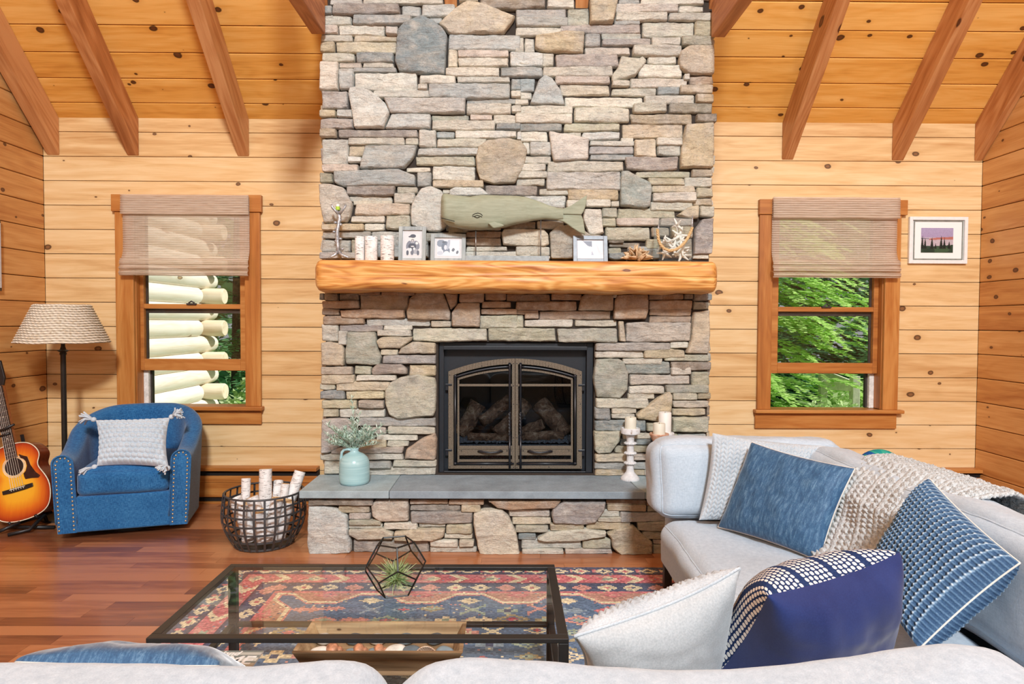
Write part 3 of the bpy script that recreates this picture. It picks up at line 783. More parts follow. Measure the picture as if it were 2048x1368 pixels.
# clip mantel into chimney a bit
MZ=z1
# ================================================================== FIREPLACE INSERT
blackm=plain('black_steel',(30,35,42),.42,spec=.5,var=.1)
bronze=plain('hammered_bronze',(112,102,88),.55,metal=.35,nscale=260,var=.42,bump=.6)
barm=plain('wrought_bar',(26,30,38),.35,spec=.6)
screen_glass=glass_mat('firebox_glass',(.42,.47,.53,1),refl=.9)
IS=5.066
YI=YC+.045
def I(u,v,Y=YI): return P(870+u/IS,680+v/IS,Y)
fc=V(((fx0+fx1)/2,YC,fz0))
ins=thing('fireplace_insert','black gas fireplace insert with arched bronze doors, set into the stone chimney','fireplace',fc)
m=MB()
# outer flange sheet with rectangular hole, then inner recess
ox0,ox1=fx0+.004,fx1-.004; oz0,oz1=fz0+.002,fz1-.004
ix0=I(92,700).x; ix1=I(1530,700).x; iz1=I(800,70).z; iz0=I(800,1325).z
ya,yb_=YC+.03,YC+.045
m.box(ox0,ix0,ya,yb_,oz0,oz1); m.box(ix1,ox1,ya,yb_,oz0,oz1); m.box(ix0,ix1,ya,yb_,iz1,oz1); m.box(ix0,ix1,ya,yb_,oz0,iz0)
m.build('surround',blackm(),ins,bevel=.002)
m=MB(); m.box(ix0,ix1,ya-.035,ya+.03,I(0,95).z,I(0,58).z); m.build('hood',blackm(),ins,bevel=.003)
yp=YC+.075
arch=lambda u,pk=188,edge=318: pk+(edge-pk)*((u-812)/677)**2
def Ip(u,v,Y): return P(870+u/IS,680+v/IS,Y)
# inner face plate with arched hole
m=MB(); us=[152+ (1473-152)*i/40 for i in range(41)]
for a,b in zip(us,us[1:]):
    m.prism([Ip(a,95,yp),Ip(b,95,yp),Ip(b,arch(b)+25,yp),Ip(a,arch(a)+25,yp)],(0,.01,0))
m.prism([Ip(92,95,yp),Ip(152,95,yp),Ip(152,1325,yp),Ip(92,1325,yp)],(0,.01,0)); m.prism([Ip(1473,95,yp),Ip(1532,95,yp),Ip(1532,1325,yp),Ip(1473,1325,yp)],(0,.01,0))
m.prism([Ip(152,1290,yp),Ip(1473,1290,yp),Ip(1473,1325,yp),Ip(152,1325,yp)],(0,.01,0))
m.build('face_plate',blackm(),ins)
# firebox
m=MB(); yk=D-.16; a,b,c_,d_=ix0+.02,ix1-.02,iz0+.004,iz1-.02
m.box(a,b,yk,yk+.01,c_,d_); m.box(a-.01,a,yp+.012,yk,c_,d_); m.box(b,b+.01,yp+.012,yk,c_,d_); m.box(a,b,yp+.012,yk,c_-.002,c_+.01); m.box(a,b,yp+.012,yk,d_,d_+.01)
m.build('firebox',plain('firebox_soot',(44,46,50),.9,nscale=12,var=.35)(),ins)
yd=YC+.035
def strip(m,outer,inner,th=.009,Y=yd):
    for i in range(len(outer)-1):
        q=[Ip(*outer[i],Y),Ip(*outer[i+1],Y),Ip(*inner[i+1],Y),Ip(*inner[i],Y)]
        m.prism(q,(0,th,0))
def lerp_pts(a,b,n): return [(a[0]+(b[0]-a[0])*i/n,a[1]+(b[1]-a[1])*i/n) for i in range(n+1)]
for sg in (-1,1):
    f=lambda u: u if sg<0 else 1624-u      # mirror about 812
    door=bpy.data.objects.new('door',None)
    us=[135+(810-135)*i/22 for i in range(23)]
    m=MB()
    o_=[(f(135),1305)]+[(f(u),arch(u)) for u in us]; 
    strip(m,[(f(u),arch(u)) for u in us],[(f(u),arch(u)+58) for u in us])
    strip(m,[(f(135),arch(135)+56),(f(135),1305)],[(f(188),arch(188)+58),(f(188),1305)])
    strip(m,[(f(188),1270),(f(810),1270)],[(f(188),1305),(f(810),1305)])
    strip(m,[(f(780),arch(780)+56),(f(780),1275)],[(f(810),arch(810)+56),(f(810),1275)])
    # inner light frame
    us2=[228+(750-228)*i/18 for i in range(19)]
    strip(m,[(f(u),arch(u)+100) for u in us2],[(f(u),arch(u)+124) for u in us2],.007)
    strip(m,[(f(226),arch(226)+100),(f(226),1240)],[(f(246),arch(246)+122),(f(246),1240)],.007)
    for (va,vb) in ((446,470),(1072,1108),(1140,1170),(1210,1236)): strip(m,[(f(240),va),(f(785),va)],[(f(240),vb),(f(785),vb)],.007)
    strip(m,[(f(240),1106),(f(785),1106)],[(f(240),1142),(f(785),1142)],.004,yd+.004)
    dr=m.build('door',bronze(),ins,bevel=.0012)
    R=.0068; yt=yd-.010
    class _T(MB):
        def tube(s,*a,**k):
            q=MB(); MB.tube(q,*a,**k); q.build('bar',barm(),dr,smooth=True)
    m=_T()
    m.tube([Ip(f(205),arch(205)+80+k*0,yt) for k in (0,)]+[Ip(f(205),1255,yt)],R,10)
    m.tube([Ip(f(205+ (755-205)*i/14),arch(205+(755-205)*i/14)+82,yt) for i in range(15)],R,10)
    m.tube([Ip(f(200),1252,yt),Ip(f(800),1252,yt)],R*.9,10)
    m.tube([Ip(f(757),235,yt-.006),Ip(f(757),262,yt-.008),Ip(f(757),730,yt-.006)],R,10)
    m.tube([Ip(f(757),965,yt-.006),Ip(f(757),1300,yt-.004)],R,10)
    for k in range(3):
        m.tube([Ip(f(757)+6.5*math.cos(k*2.094+t*.55),730+(235/26)*t,yt-.006+.0045*math.sin(k*2.094+t*.55)) for t in range(27)],R*.62,7)
    for (u,v) in ((757,245),(205,365),(205,1250),(757,1250)): m=MB(); m.sphere(Ip(f(u),v,yt),R*1.45,10,8); m.build('bar_end',barm(),dr,smooth=True)
    m=MB(); m.tube([Ip(f(440),1128,yd-.002),Ip(f(455),1126,yd-.014),Ip(f(500),1134,yd-.026),Ip(f(560),1141,yd-.028),Ip(f(620),1136,yd-.026),Ip(f(665),1124,yd-.014),Ip(f(680),1128,yd-.002)],[.007,.007,.0058,.005,.0058,.007,.007],10)
    m.build('handle',barm(),dr,smooth=True)
    m=MB()
    for (u,v) in ((150,355),(150,650),(150,985),(150,1285),(475,265),(795,238),(795,465),(795,652),(795,990),(795,1290),(470,1288),(268,1122),(730,1122)): m=MB(); m.sphere(Ip(f(u),v,yd),.0032,8,6); m.build('rivet',barm(),dr,smooth=True)
    m=MB(); 
    for v in (455,1118): m=MB(); m.box(*sorted((Ip(f(105),v,yd).x,Ip(f(172),v,yd).x)),yd-.004,yd+.03,Ip(0,v+8,yd).z,Ip(0,v-12,yd).z); m.box(*sorted((Ip(f(105),v,yd).x,Ip(f(135),v,yd).x)),yd+.002,yd+.03,Ip(0,v+55,yd).z,Ip(0,v+6,yd).z); m.build('hinge',barm(),dr,bevel=.002)
    m=MB(); us3=[232+(790-232)*i/16 for i in range(17)]
    for a_,b2 in zip(us3,us3[1:]): m.add([Ip(f(a_),arch(a_)+110,yd+.012),Ip(f(b2),arch(b2)+110,yd+.012),Ip(f(b2),1255,yd+.012),Ip(f(a_),1255,yd+.012)],[(0,1,2,3)])
    m.build('pane',screen_glass(),dr)
# gas logs
logm=SM('charred_log',.9,spec=.1); p=logm.obj(); t=logm.noise(logm.scale(p,(1,1,1)),24,6,.7,1); logm.base(logm.ramp(t,[(.3,C(44,34,30)),(.5,C(128,98,76)),(.72,C(196,172,144))])); logm.bump(t,.8,.02)
def log(a,b,r,name,label,mt,wob=.2,grp=None,parent=None,n=14,seg=12,cut=None,endmat=None):
    m=MB(); pts=[V(a)+(V(b)-V(a))*(i/seg) for i in range(seg+1)]; sd=random.uniform(0,99)
    m.tube(pts,r,n)
    ax=(V(b)-V(a)).normalized()
    vs=[]
    for i,p in enumerate(m.v):
        tt=(p-V(a)).dot(ax); c=V(a)+ax*tt; d=p-c
        vs.append(c+d*(1+wob*nz(p.x*14+sd,p.y*14,p.z*14)+wob*.4*nz(p.x*50,p.y*50+sd,p.z*50)))
    m.v=vs
    return m
yl=yp+.16
for (a,b,r) in (((255,960,yl+.02),(440,640,yl+.05),.055),((470,830,yl-.02),(760,600,yl+.08),.042),((640,960,yl-.03),(930,640,yl+.06),.05),((1090,850,yl-.05),(900,930,yl+.02),.036),((1330,960,yl),(1060,640,yl+.1),.06),((330,985,yl-.05),(760,990,yl-.04),.03),((880,985,yl-.05),(1300,960,yl-.03),.032)):
    m=log(Ip(a[0],a[1],a[2]),Ip(b[0],b[1],b[2]),r,'gas_log','',None)
    m.build('gas_log',logm(),ins,smooth=True)
emb=plain('ember_bed',(92,96,100),.9,nscale=90,var=.5,bump=.8)
m=MB(); A=Ip(250,1000,yl).x; B=Ip(1375,1000,yl).x; zc=Ip(800,1030,yl-.05).z
m.grid(80,20,lambda i,j:V((A+(B-A)*i,yl-.09+.2*j,zc+.012*nz(i*40,j*9,1)+.03*math.sin(pi*j)+.01*nz(i*90,j*30,1)))); m.box(A,B,yl-.09,yl+.11,iz0+.016,zc-.012)
m.build('ember_bed',emb(),ins)
# ================================================================== ON THE MANTEL
S4=6.4
def K(u,v,Y,ox=640,oy=370,sc=6.4): return P(ox+u/sc,oy+v/sc,Y)
silver=SM('cast_silver',.34,C(196,198,200),metal=.55); t=silver.noise(silver.obj(),60,5,.7); silver.base(silver.ramp(t,[(.3,C(112,118,124)),(.6,C(196,202,208))])); silver.bump(t,.5,.006)
wax=SM('wax_white',.5,C(226,228,224)); wax.b.inputs['Subsurface Weight'].default_value=.15; wax.b.inputs['Subsurface Radius'].default_value=(.02,.015,.01)
waxc=SM('wax_cream',.5,C(214,214,200)); waxg=SM('wax_green',.5,C(168,204,60))
def onmantel(u,Y): return V((K(u,900,Y).x,Y,MZ))
# twig candle holder
Yt=YC-.13
tw=thing('candle_holder','silver branching twig candle holder at the left end of the mantel','candle holder',onmantel(235,Yt))
m=MB(); q=lambda u,v,dy=0: (lambda w: V((w.x,Yt+dy,max(MZ+.006,w.z))))(K(u,v,Yt))
m.tube([q(232,850),q(228,780,.004),q(222,700),q(222,600,-.004),q(238,500),q(250,420,.003),q(238,365)],[.013,.0115,.012,.0105,.011,.0105,.011],10)
for pts,r in (([q(232,850),q(190,900,-.01),q(130,940,-.03)],[.012,.009,.006]),([q(236,850),q(290,900,-.02),q(390,940,-.04)],[.012,.0095,.006]),([q(232,850),q(240,900,.03),q(235,940,.06)],[.012,.009,.007])): m.tube(pts,r,9)
m.build('trunk',silver(),tw,smooth=True)
for pts in ([q(240,370),q(195,325,-.008),q(165,290,-.012),q(158,250,-.014)],[q(245,370),q(290,325,-.008),q(322,292,-.012),q(338,255,-.014)],[q(242,370),q(236,330,.018),q(240,290,.03)]):
    m=MB(); m.tube(pts,[.011,.0085,.0078,.0055],9); m.build('branch',silver(),tw,smooth=True)
m=MB()
for (u,v) in ((195,480),(262,505),(180,600),(262,690),(205,720),(285,820),(210,560),(255,450)): m=MB(); m.sphere(q(u,v),.0095,8,6,(1.2,1,.9)); m.build('bud',silver(),tw,smooth=True)
m=MB(); c=q(228,320); m.lathe([(0,0),(.012,0),(.012,.020),(0,.020)],c,20); o=m.build('candle',waxg(),smooth=False,angle=40); tag(o,'small green and white candle held by the silver twig holder','candle')
m=MB(); m.lathe([(.0118,.020),(.0118,.034),(0,.034)],c,20); m.build('tip',wax(),o,angle=40)
# birch bark candles
birch=SM('birch_bark',.8,spec=.2); p=birch.obj(); rr=birch.attr(); p2=birch.vm('ADD',p,birch.scale(rr,(9,9,9)))
t=birch.noise(birch.scale(p2,(26,26,150)),1,4,.6,.6); t2=birch.noise(birch.scale(p2,(30,30,30)),1,5,.7); t3=birch.noise(birch.scale(p2,(9,9,14)),1,4,.6)
cb=birch.ramp(t2,[(.3,C(206,206,204)),(.55,C(234,234,234)),(.8,C(246,248,250))])
cb=birch.mix(birch.math('MULTIPLY',birch.ramp(t,[(.575,0.0),(.635,1.0)]),.8),cb,C(66,56,50))
cb=birch.mix(birch.math('MULTIPLY',birch.ramp(t3,[(.63,0.0),(.71,1.0)]),.8),cb,C(110,90,74))
birch.base(cb); birch.bump(t,.35,.006)
logend=plain('log_end',(206,176,132),.8,nscale=60,var=.2)
for i,(u0,u1,v0,lab) in enumerate(((450,571,662,'short birch bark candle, left one of three on the mantel'),(577,735,660,'short birch bark candle, middle one of three on the mantel'),(777,947,652,'short birch bark candle nearest the black and white portrait frame'))):
    Yb2=YC-.10-.01*i; a=K(u0,900,Yb2).x; b=K(u1,900,Yb2).x; z=K(u0,v0,Yb2).z; r=(b-a)/2
    root=thing('birch_candle',lab,'candle',V(((a+b)/2,Yb2,MZ)),'birch bark candles')
    m=MB(); m.lathe([(r*.97,0),(r,.004),(r,(z-MZ)*.5),(r,z-MZ-.002),(r*.97,z-MZ),(r*.8,z-MZ),(r*.8,z-MZ-.008),(0,z-MZ-.009)],root.location,28,wob=lambda rr,zz,a: rr*(1+.025*nz(math.cos(a)*2+i*5,math.sin(a)*2,zz*20)))
    m.build('bark',birch(),root,smooth=True,angle=50) if False else m.build('bark',birch(),root,angle=50)
    m=MB(); m.lathe([(r*.79,z-MZ-.012),(r*.79,z-MZ-.004),(0,z-MZ-.004)],root.location,20); m.build('wax',wax(),root)
# little raster canvas for photographs
class Canvas:
    def __init__(s,w,h,bgc): s.w=w; s.h=h; s.p=[[bgc]*w for _ in range(h)]
    def px(s,x,y,c):
        if 0<=x<s.w and 0<=y<s.h: s.p[y][x]=c
    def ell(s,cx,cy,rx,ry,c,a=0):
        ca,sa=math.cos(a),math.sin(a); R=max(rx,ry)+1
        for y in range(int(cy-R),int(cy+R)+1):
            for x in range(int(cx-R),int(cx+R)+1):
                dx,dy=x-cx,y-cy; u=dx*ca+dy*sa; v=-dx*sa+dy*ca
                if (u/rx)**2+(v/ry)**2<=1: s.px(x,y,c)
    def poly(s,pts,c):
        ys=[p[1] for p in pts]
        for y in range(int(min(ys)),int(max(ys))+1):
            xs=[]
            for (x0,y0),(x1,y1) in zip(pts,pts[1:]+pts[:1]):
                if (y0<=y+.5<y1) or (y1<=y+.5<y0): xs.append(x0+(y+.5-y0)*(x1-x0)/(y1-y0))
            xs.sort()
            for a,b in zip(xs[::2],xs[1::2]):
                for x in range(int(a+.5),int(b+.5)): s.px(x,y,c)
    def mesh(s,fn,noisy=0):
        m=MB()
        for y in range(s.h):
            for x in range(s.w):
                c=s.p[y][x]
                if noisy:
                    k=1+random.uniform(-noisy,noisy); c=tuple(max(0,min(255,q*k)) for q in c)
                m.add([fn(x/s.w,y/s.h),fn((x+1)/s.w,y/s.h),fn((x+1)/s.w,(y+1)/s.h),fn(x/s.w,(y+1)/s.h)],[(0,1,2,3)],C(*c))
        return m
photo_m=SM('photo_print',.35,spec=.4); photo_m.base(photo_m.attr())
greywood=wood('grey_frame',(0,0,1),(1,0,0),(176,184,184),(150,160,162),(112,122,126),knots=0,rough=.6,tint=.1)
matwhite=plain('mat_white',(206,209,213),.8,var=.03)
def frame(name,label,x0,x1,z0,z1,Y,bw,mw,fmat,canvas,lean=.03,depth=.016,mt=None,grp=None,cat='picture frame',noisy=.0):
    """leaning frame; bw frame width, mw mat width (x,z)"""
    root=thing(name,label,cat,V(((x0+x1)/2,Y,z0)),grp)
    sh=lambda p: V((p.x,p.y+lean*(p.z-z0)/max(.01,z1-z0),p.z))
    def part(nm,boxes,mm,bev=.0015):
        m=MB()
        for bx in boxes: m.box(*bx)
        m.v=[sh(p) for p in m.v]; return m.build(nm,mm,root,bevel=bev)
    part('frame',[(x0,x0+bw,Y-depth,Y,z0,z1),(x1-bw,x1,Y-depth,Y,z0,z1),(x0+bw,x1-bw,Y-depth,Y,z1-bw,z1),(x0+bw,x1-bw,Y-depth,Y,z0,z0+bw)],fmat)
    part('backing',[(x0+.002,x1-.002,Y,Y+.004,z0+.002,z1-.002)],fmat,0)
    a,b,c,d=x0+bw,x1-bw,z0+bw,z1-bw
    if mw:
        part('mat',[(a,b,Y-.006,Y-.001,c,d)],(mt or matwhite)(),0)
        a,b,c,d=a+mw[0],b-mw[0],c+mw[1],d-mw[1]
    cm=canvas.mesh(lambda i,j: sh(V((a+(b-a)*i,Y-.0068,d+(c-d)*j))),noisy)
    cm.build('photograph',photo_m(),root)
    return root
# portrait photo: a figure in a cap, holding a camera-like dark shape, black and white
cv=Canvas(46,68,(206,208,212))
for y in range(0,68,5): cv.poly([(0,y),(46,y),(46,y+1),(0,y+1)],(190,194,200))
cv.ell(23,40,20,17,(150,156,168)); cv.ell(11,36,7,14,(112,118,132),.3); cv.ell(36,36,8,14,(112,118,132),-.3)
cv.ell(22,16,7,9,(214,210,206)); cv.ell(24,8,9,6,(58,62,78)); cv.ell(15,10,5,2.4,(58,62,78)); cv.ell(23,22,5,5,(132,132,138)); cv.ell(23,23,2,1.5,(206,206,210))
cv.ell(22,40,12,10,(56,60,76)); cv.ell(23,40,5,2,(196,200,206)); cv.ell(36,30,4,4,(214,214,216)); cv.ell(12,54,9,9,(200,204,210)); cv.ell(33,56,9,8,(150,156,166)); cv.ell(22,58,5,9,(92,98,112)); cv.ell(8,60,4,8,(70,76,90)); cv.ell(40,60,4,8,(78,84,98)); cv.ell(18,50,3,5,(226,226,228)); cv.ell(28,47,3,4,(214,216,220))
Yf1=YC-.07
x0,x1=K(1005,700,Yf1).x,K(1355,700,Yf1).x
frame('photo_frame','grey upright frame with black and white photo of a person in a cap',x0,x1,MZ,K(1100,525,Yf1).z,Yf1,.0235,(.0135,.018),greywood(),cv)
cv=Canvas(60,40,(196,202,212))
cv.ell(10,8,12,9,(110,122,140)); cv.ell(20,14,8,12,(80,92,112),.4); cv.ell(25,26,9,9,(92,104,124)); cv.ell(25,32,7,5,(222,226,230)); cv.ell(22,18,4,6,(190,196,208)); cv.ell(30,10,4,14,(150,160,176),.2)
cv.ell(43,24,8,8,(236,236,238),.5); cv.ell(43,24,4,5,(70,76,90),.5); cv.ell(54,30,7,8,(236,236,238),.5); cv.ell(54,30,3.5,5,(66,72,86),.5); cv.ell(47,8,12,4,(214,220,228)); cv.ell(8,32,8,5,(170,180,194)); cv.ell(18,5,5,3,(60,68,84))
Yf2=YC-.075
frame('photo_frame','grey frame with a black and white photo of shoes, under the whale head',K(1415,700,Yf2).x,K(1865,700,Yf2).x,MZ,K(1500,620,Yf2).z,Yf2,.0235,(.015,.0135),greywood(),cv)
Q=lambda u,v,Y: P(1130+u/6.606,400+v/6.606,Y)
cv=Canvas(60,44,(176,180,188))
cv.poly([(12,2),(34,2),(34,16),(24,14)],(58,60,84)); cv.poly([(2,4),(24,14),(36,36),(34,44),(2,42)],(190,186,196)); cv.poly([(34,2),(60,2),(60,30),(38,40)],(168,184,192)); cv.poly([(36,4),(40,4),(48,34),(44,36)],(232,232,232)); cv.poly([(44,10),(46,10),(54,30),(50,32)],(168,176,184)); cv.poly([(34,26),(38,36),(36,42),(32,38)],(132,136,154)); cv.poly([(6,38),(60,36),(60,44),(6,44)],(236,236,240)); cv.poly([(0,8),(3,10),(6,42),(0,44)],(176,180,192))
Yf3=YC-.09
silverw=plain('silver_frame',(122,130,138),.45,metal=.2,var=.08)
frame('photo_frame','silver frame with a pale photo, on the mantel between whale tail and dried pods',Q(108,700,Yf3).x,Q(563,700,Yf3).x,MZ,Q(300,467,Yf3).z,Yf3,.024,(.004,.004),silverw(),cv)
# ---------------- whale
Yw=YC-.13
wh=lambda u,v,Y=Yw: P(870+u/6.4,370+v/6.4,Y)
whale_m=SM('verdigris_wood',.6,spec=.35); p=whale_m.obj(); t=whale_m.noise(whale_m.scale(p,(3,3,22)),3,5,.65,.5); t2=whale_m.noise(p,6,3,.5)
whale_m.base(whale_m.mix(whale_m.math('MULTIPLY',t2,.5),whale_m.ramp(t,[(.3,C(128,138,118)),(.55,C(150,161,142)),(.8,C(168,176,158))]),C(150,142,114))); whale_m.bump(t,.2,.004)
w=thing('whale_sculpture','carved grey green wooden whale on a slim metal stand in the middle of the mantel','sculpture',V((wh(800,900).x,Yw,MZ)))
top=[(75,300),(77,210),(84,150),(100,120),(140,112),(250,135),(450,152),(600,130),(900,138),(1050,142),(1150,152),(1300,200),(1450,258),(1550,288),(1650,302)]
bot=[(75,300),(78,340),(88,420),(105,465),(165,522),(300,552),(450,574),(600,576),(750,566),(900,540),(1050,500),(1250,460),(1400,440),(1560,448),(1650,440)]
def itp(tb,u):
    if u<=tb[0][0]: return tb[0][1]
    for (a,b),(c,d) in zip(tb,tb[1:]):
        if u<=c: return b+(d-b)*(u-a)/max(1e-6,c-a)
    return tb[-1][1]
m=MB(); us=[75.2,76,78,81,86,92,100,112,130,155]+[155+(1640-155)*i/70 for i in range(1,71)]
n=28; vs=[]
for u in us:
    a,b=itp(top,u),itp(bot,u); zt_,zb_=wh(u,a).z,wh(u,b).z; x=wh(u,300).x
    th=.062*min(1,((u-74)/60)**.5)*(1-.72*max(0,(u-600)/1040)**1.1)
    for k in range(n):
        an=2*pi*k/n; c,s_=math.cos(an),math.sin(an); e=2/2.7
        sy=math.copysign(abs(c)**e,c); sz=math.copysign(abs(s_)**e,s_)
        vs.append(V((x,Yw+th*sy,(zt_+zb_)/2+(zt_-zb_)/2*sz)))
fs=[(i*n+k,i*n+(k+1)%n,(i+1)*n+(k+1)%n,(i+1)*n+k) for i in range(len(us)-1) for k in range(n)]+[tuple(range(n)),tuple((len(us)-1)*n+k for k in range(n))]
m.add(vs,fs); body=m.build('body',whale_m(),w,angle=60)
for poly,dy in (([(1480,285),(1650,302),(1750,262),(1850,192),(1945,128),(1936,220),(1925,280),(1900,345),(1872,386),(1700,380),(1560,378),(1470,400)],-.014),([(1470,330),(1600,372),(1872,380),(1900,450),(1915,560),(1925,636),(1850,610),(1750,546),(1690,500),(1640,470),(1560,450),(1470,440)],-.006)):
    m=MB(); m.prism([wh(u,v)+V((0,dy,0)) for u,v in poly],(0,.022,0)); m.build('fluke',whale_m(),w,bevel=.006,seg=3)
m=MB(); m.prism([wh(u,v)+V((0,-.068,0)) for u,v in ((680,510),(760,490),(860,520),(890,540),(860,556),(760,572),(740,565))],(0,.03,0)); m.build('flipper',whale_m(),w,bevel=.005)
ink=plain('carved_line',(40,40,30),.8)
m=MB(); yf=Yw-.061
m.tube([wh(u,v,Yw)+V((0,-.0635 if u>110 else -.052,0)) for u,v in ((92,440),(140,455),(200,470),(262,486))],.0026,6)
m.build('mouth_line',ink(),w)
m=MB()
for pts in ([(485,425),(515,422),(545,408),(580,420),(608,430)],[(510,428),(545,440),(578,432)],[(485,410),(520,388),(555,380),(590,390),(612,412)]):
    m.tube([wh(u,v)+V((0,-.0625,0)) for u,v in pts],.0021,6)
m.build('eye',ink(),w)
rodm=plain('steel_rod',(140,140,140),.3,metal=.8)
for u,v in ((522,560),(1352,452)):
    m=MB(); a=wh(u,905); m.tube([V((a.x,Yw,MZ+.01)),V((a.x,Yw,wh(u,v).z))],.0034,10); m.build('rod',rodm(),w,smooth=True)
m=MB(); m.box(wh(395,900).x,wh(1455,900).x,Yw-.045,Yw+.045,MZ,wh(800,908).z-.003); m.build('base',plain('stand_grey',(150,164,170),.5)(),w,bevel=.002)
# ---------------- dried pod cluster
podm=SM('dried_pod',.75,spec=.2); t=podm.noise(podm.scale(podm.obj(),(1,1,1)),70,5,.65,1); podm.base(podm.ramp(t,[(.3,C(140,112,82)),(.5,C(206,178,142)),(.75,C(238,220,190))])); podm.bump(t,.4,.004)
Yp_=YC-.13; pc=Q(945,740,Yp_); pc=V((pc.x,Yp_,MZ+.012))
pod=thing('dried_pod_cluster','cluster of open tan dried seed pods beside the glass vase of starfish','dried pods',V((pc.x,Yp_,MZ)))
random.seed(31)
def pod_shape(L,wd,op):
    m=MB()
    def fn(i,j):
        s_=j; w_=wd*math.sin(pi*min(1,max(0,s_))**.8)+.0008; a=(i-.5)*op
        return V((w_*math.sin(a)*1.1, w_*(1-math.cos(a))-.3*w_, L*s_))
    m.grid(10,14,fn); return m
k=0
for ring,(cnt,el) in enumerate(((9,.12),(9,.55),(6,1.0),(3,1.35))):
    for i in range(cnt):
        a=2*pi*(i+.5*(ring%2))/cnt+random.uniform(-.2,.2); e=el+random.uniform(-.1,.12)
        d=V((math.cos(a)*math.cos(e)*1.0,math.sin(a)*math.cos(e),math.sin(e)))
        L=random.uniform(.075,.105)*(1.05 if ring<2 else .9)
        mm=pod_shape(L,random.uniform(.013,.019),random.uniform(3.6,4.6))
        rot=d.to_track_quat('Z','Y').to_matrix() @ rotz(random.uniform(0,6.28))
        if ring==0: rot=d.to_track_quat('Z','Y').to_matrix() @ rotz(random.choice((0,pi))+random.uniform(-.7,.7))
        mm.v=[pc+rot@(p*1.0)+d*.006+V((0,0,.004)) for p in mm.v]
        mm.v=[V((p.x,p.y,max(p.z,MZ+.001))) for p in mm.v]
        mm.build('pod',podm(),pod,smooth=True,solid=.0018)
# ---------------- glass vase with rope and starfish
Yg=YC-.14
hv=glass_mat('clear_glass',(.97,.985,.98,1),refl=1.0)
gx0_,gx1_=Q(1240,700,Yg-.07).x,Q(1674,700,Yg-.07).x; gz1=Q(1450,225,Yg-.07).z
gv=thing('glass_vase','square clear glass vase with a rope handle at the right end of the mantel','vase',V(((gx0_+gx1_)/2,Yg,MZ)))
m=MB(); g0,g1=Yg-.07,Yg+.07; t_=.004
m.box(gx0_,gx1_,g0,g0+t_,MZ+.001,gz1); m.box(gx0_,gx1_,g1-t_,g1,MZ+.001,gz1); m.box(gx0_,gx0_+t_,g0+t_,g1-t_,MZ+.001,gz1); m.box(gx1_-t_,gx1_,g0+t_,g1-t_,MZ+.001,gz1); m.box(gx0_+t_,gx1_-t_,g0+t_,g1-t_,MZ+.001,MZ+.008)
m.build('glass',hv(),gv)
ropem=SM('rope_tan',.9,spec=.1); t=ropem.noise(ropem.obj(),200,3,.6); ropem.base(ropem.ramp(t,[(.3,C(176,142,96)),(.7,C(224,198,152))]))
path=[(1222,385),(1226,450),(1238,530),(1262,590),(1310,640),(1380,668),(1450,660),(1520,622),(1580,565),(1630,490),(1662,420),(1684,355)]
base=[Q(u,v,g0-.016) for u,v in path]
# resample
pts=[]; 
for i in range(len(base)-1):
    for k in range(10): pts.append(base[i]+(base[i+1]-base[i])*(k/10))
m=MB()
for s3 in range(3):
    ph=s3*2.094; out=[]
    for i,p in enumerate(pts):
        tn=(pts[min(i+1,len(pts)-1)]-pts[max(0,i-1)]).normalized(); r1=tn.cross(V((0,1,0))).normalized(); r2=V((0,1,0))
        a=ph+i*.42; out.append(p+(r1*math.cos(a)+r2*math.sin(a))*.0042)
    m.tube(out,.0048,7)
m.build('rope',ropem(),gv,smooth=True)
m=MB()
for (u,v,vt) in ((1232,385,340),(1680,360,230)):
    m.tube([Q(u,v,g0-.016),Q(u+2,(v+vt)/2,g0-.014),Q(u+6,vt,g0-.006),Q(u+6,vt-20,g0+.002)],[.006,.005,.003,.003],8)
m.build('rope_clasp',silver(),gv,smooth=True)
starm=plain('starfish_white',(240,238,232),.8,nscale=140,var=.10,bump=.5)
def star_mesh():
    m=MB(); 
    for k in range(5):
        a=2*pi*k/5; d=V((math.cos(a),math.sin(a),0))
        m.tube([d*.002,d*.016,d*.032,d*.047,d*.052],[.0088,.0082,.0062,.0042,.0016],8)
    m.sphere((0,0,0),.010,10,8,(1,1,.7)); return m
sm0=star_mesh(); proto=None; random.seed(77)
spots=[(1495,470,.00,1.45,0),(1475,340,.01,1.3,.5),(1385,560,-.02,.5,.4),(1340,590,.02,1.2,1.1),(1560,540,.0,1.0,.7),(1600,640,-.02,1.4,.2),(1440,640,-.01,.8,.3),(1500,720,.0,.15,.9),(1360,700,-.03,1.2,.6),(1600,730,-.01,.3,.2),(1550,660,.03,1.0,.4),(1440,560,.03,1.3,.8)]
for i,(u,v,dy,tilt,rot) in enumerate(spots):
    c=Q(1455+(u-1455)*1.5,v,Yg+dy); c.x=max(gx0_+.045,min(gx1_-.045,c.x)); c.z=max(MZ+.045,c.z)
    if proto is None:
        sm0.v=[p for p in sm0.v]; proto=sm0.build('starfish',starm(),local=True,smooth=True); ob=proto
    else: ob=proto.copy(); COL.objects.link(ob)
    ob.location=c; ob.rotation_euler=(tilt if i%3 else 1.5,0,rot*2+i); 
    sc_=random.uniform(.9,1.15); ob.scale=(sc_,sc_,sc_)
    tag(ob,'white starfish in the heap inside the square glass vase on the mantel','starfish','starfish in the glass vase')
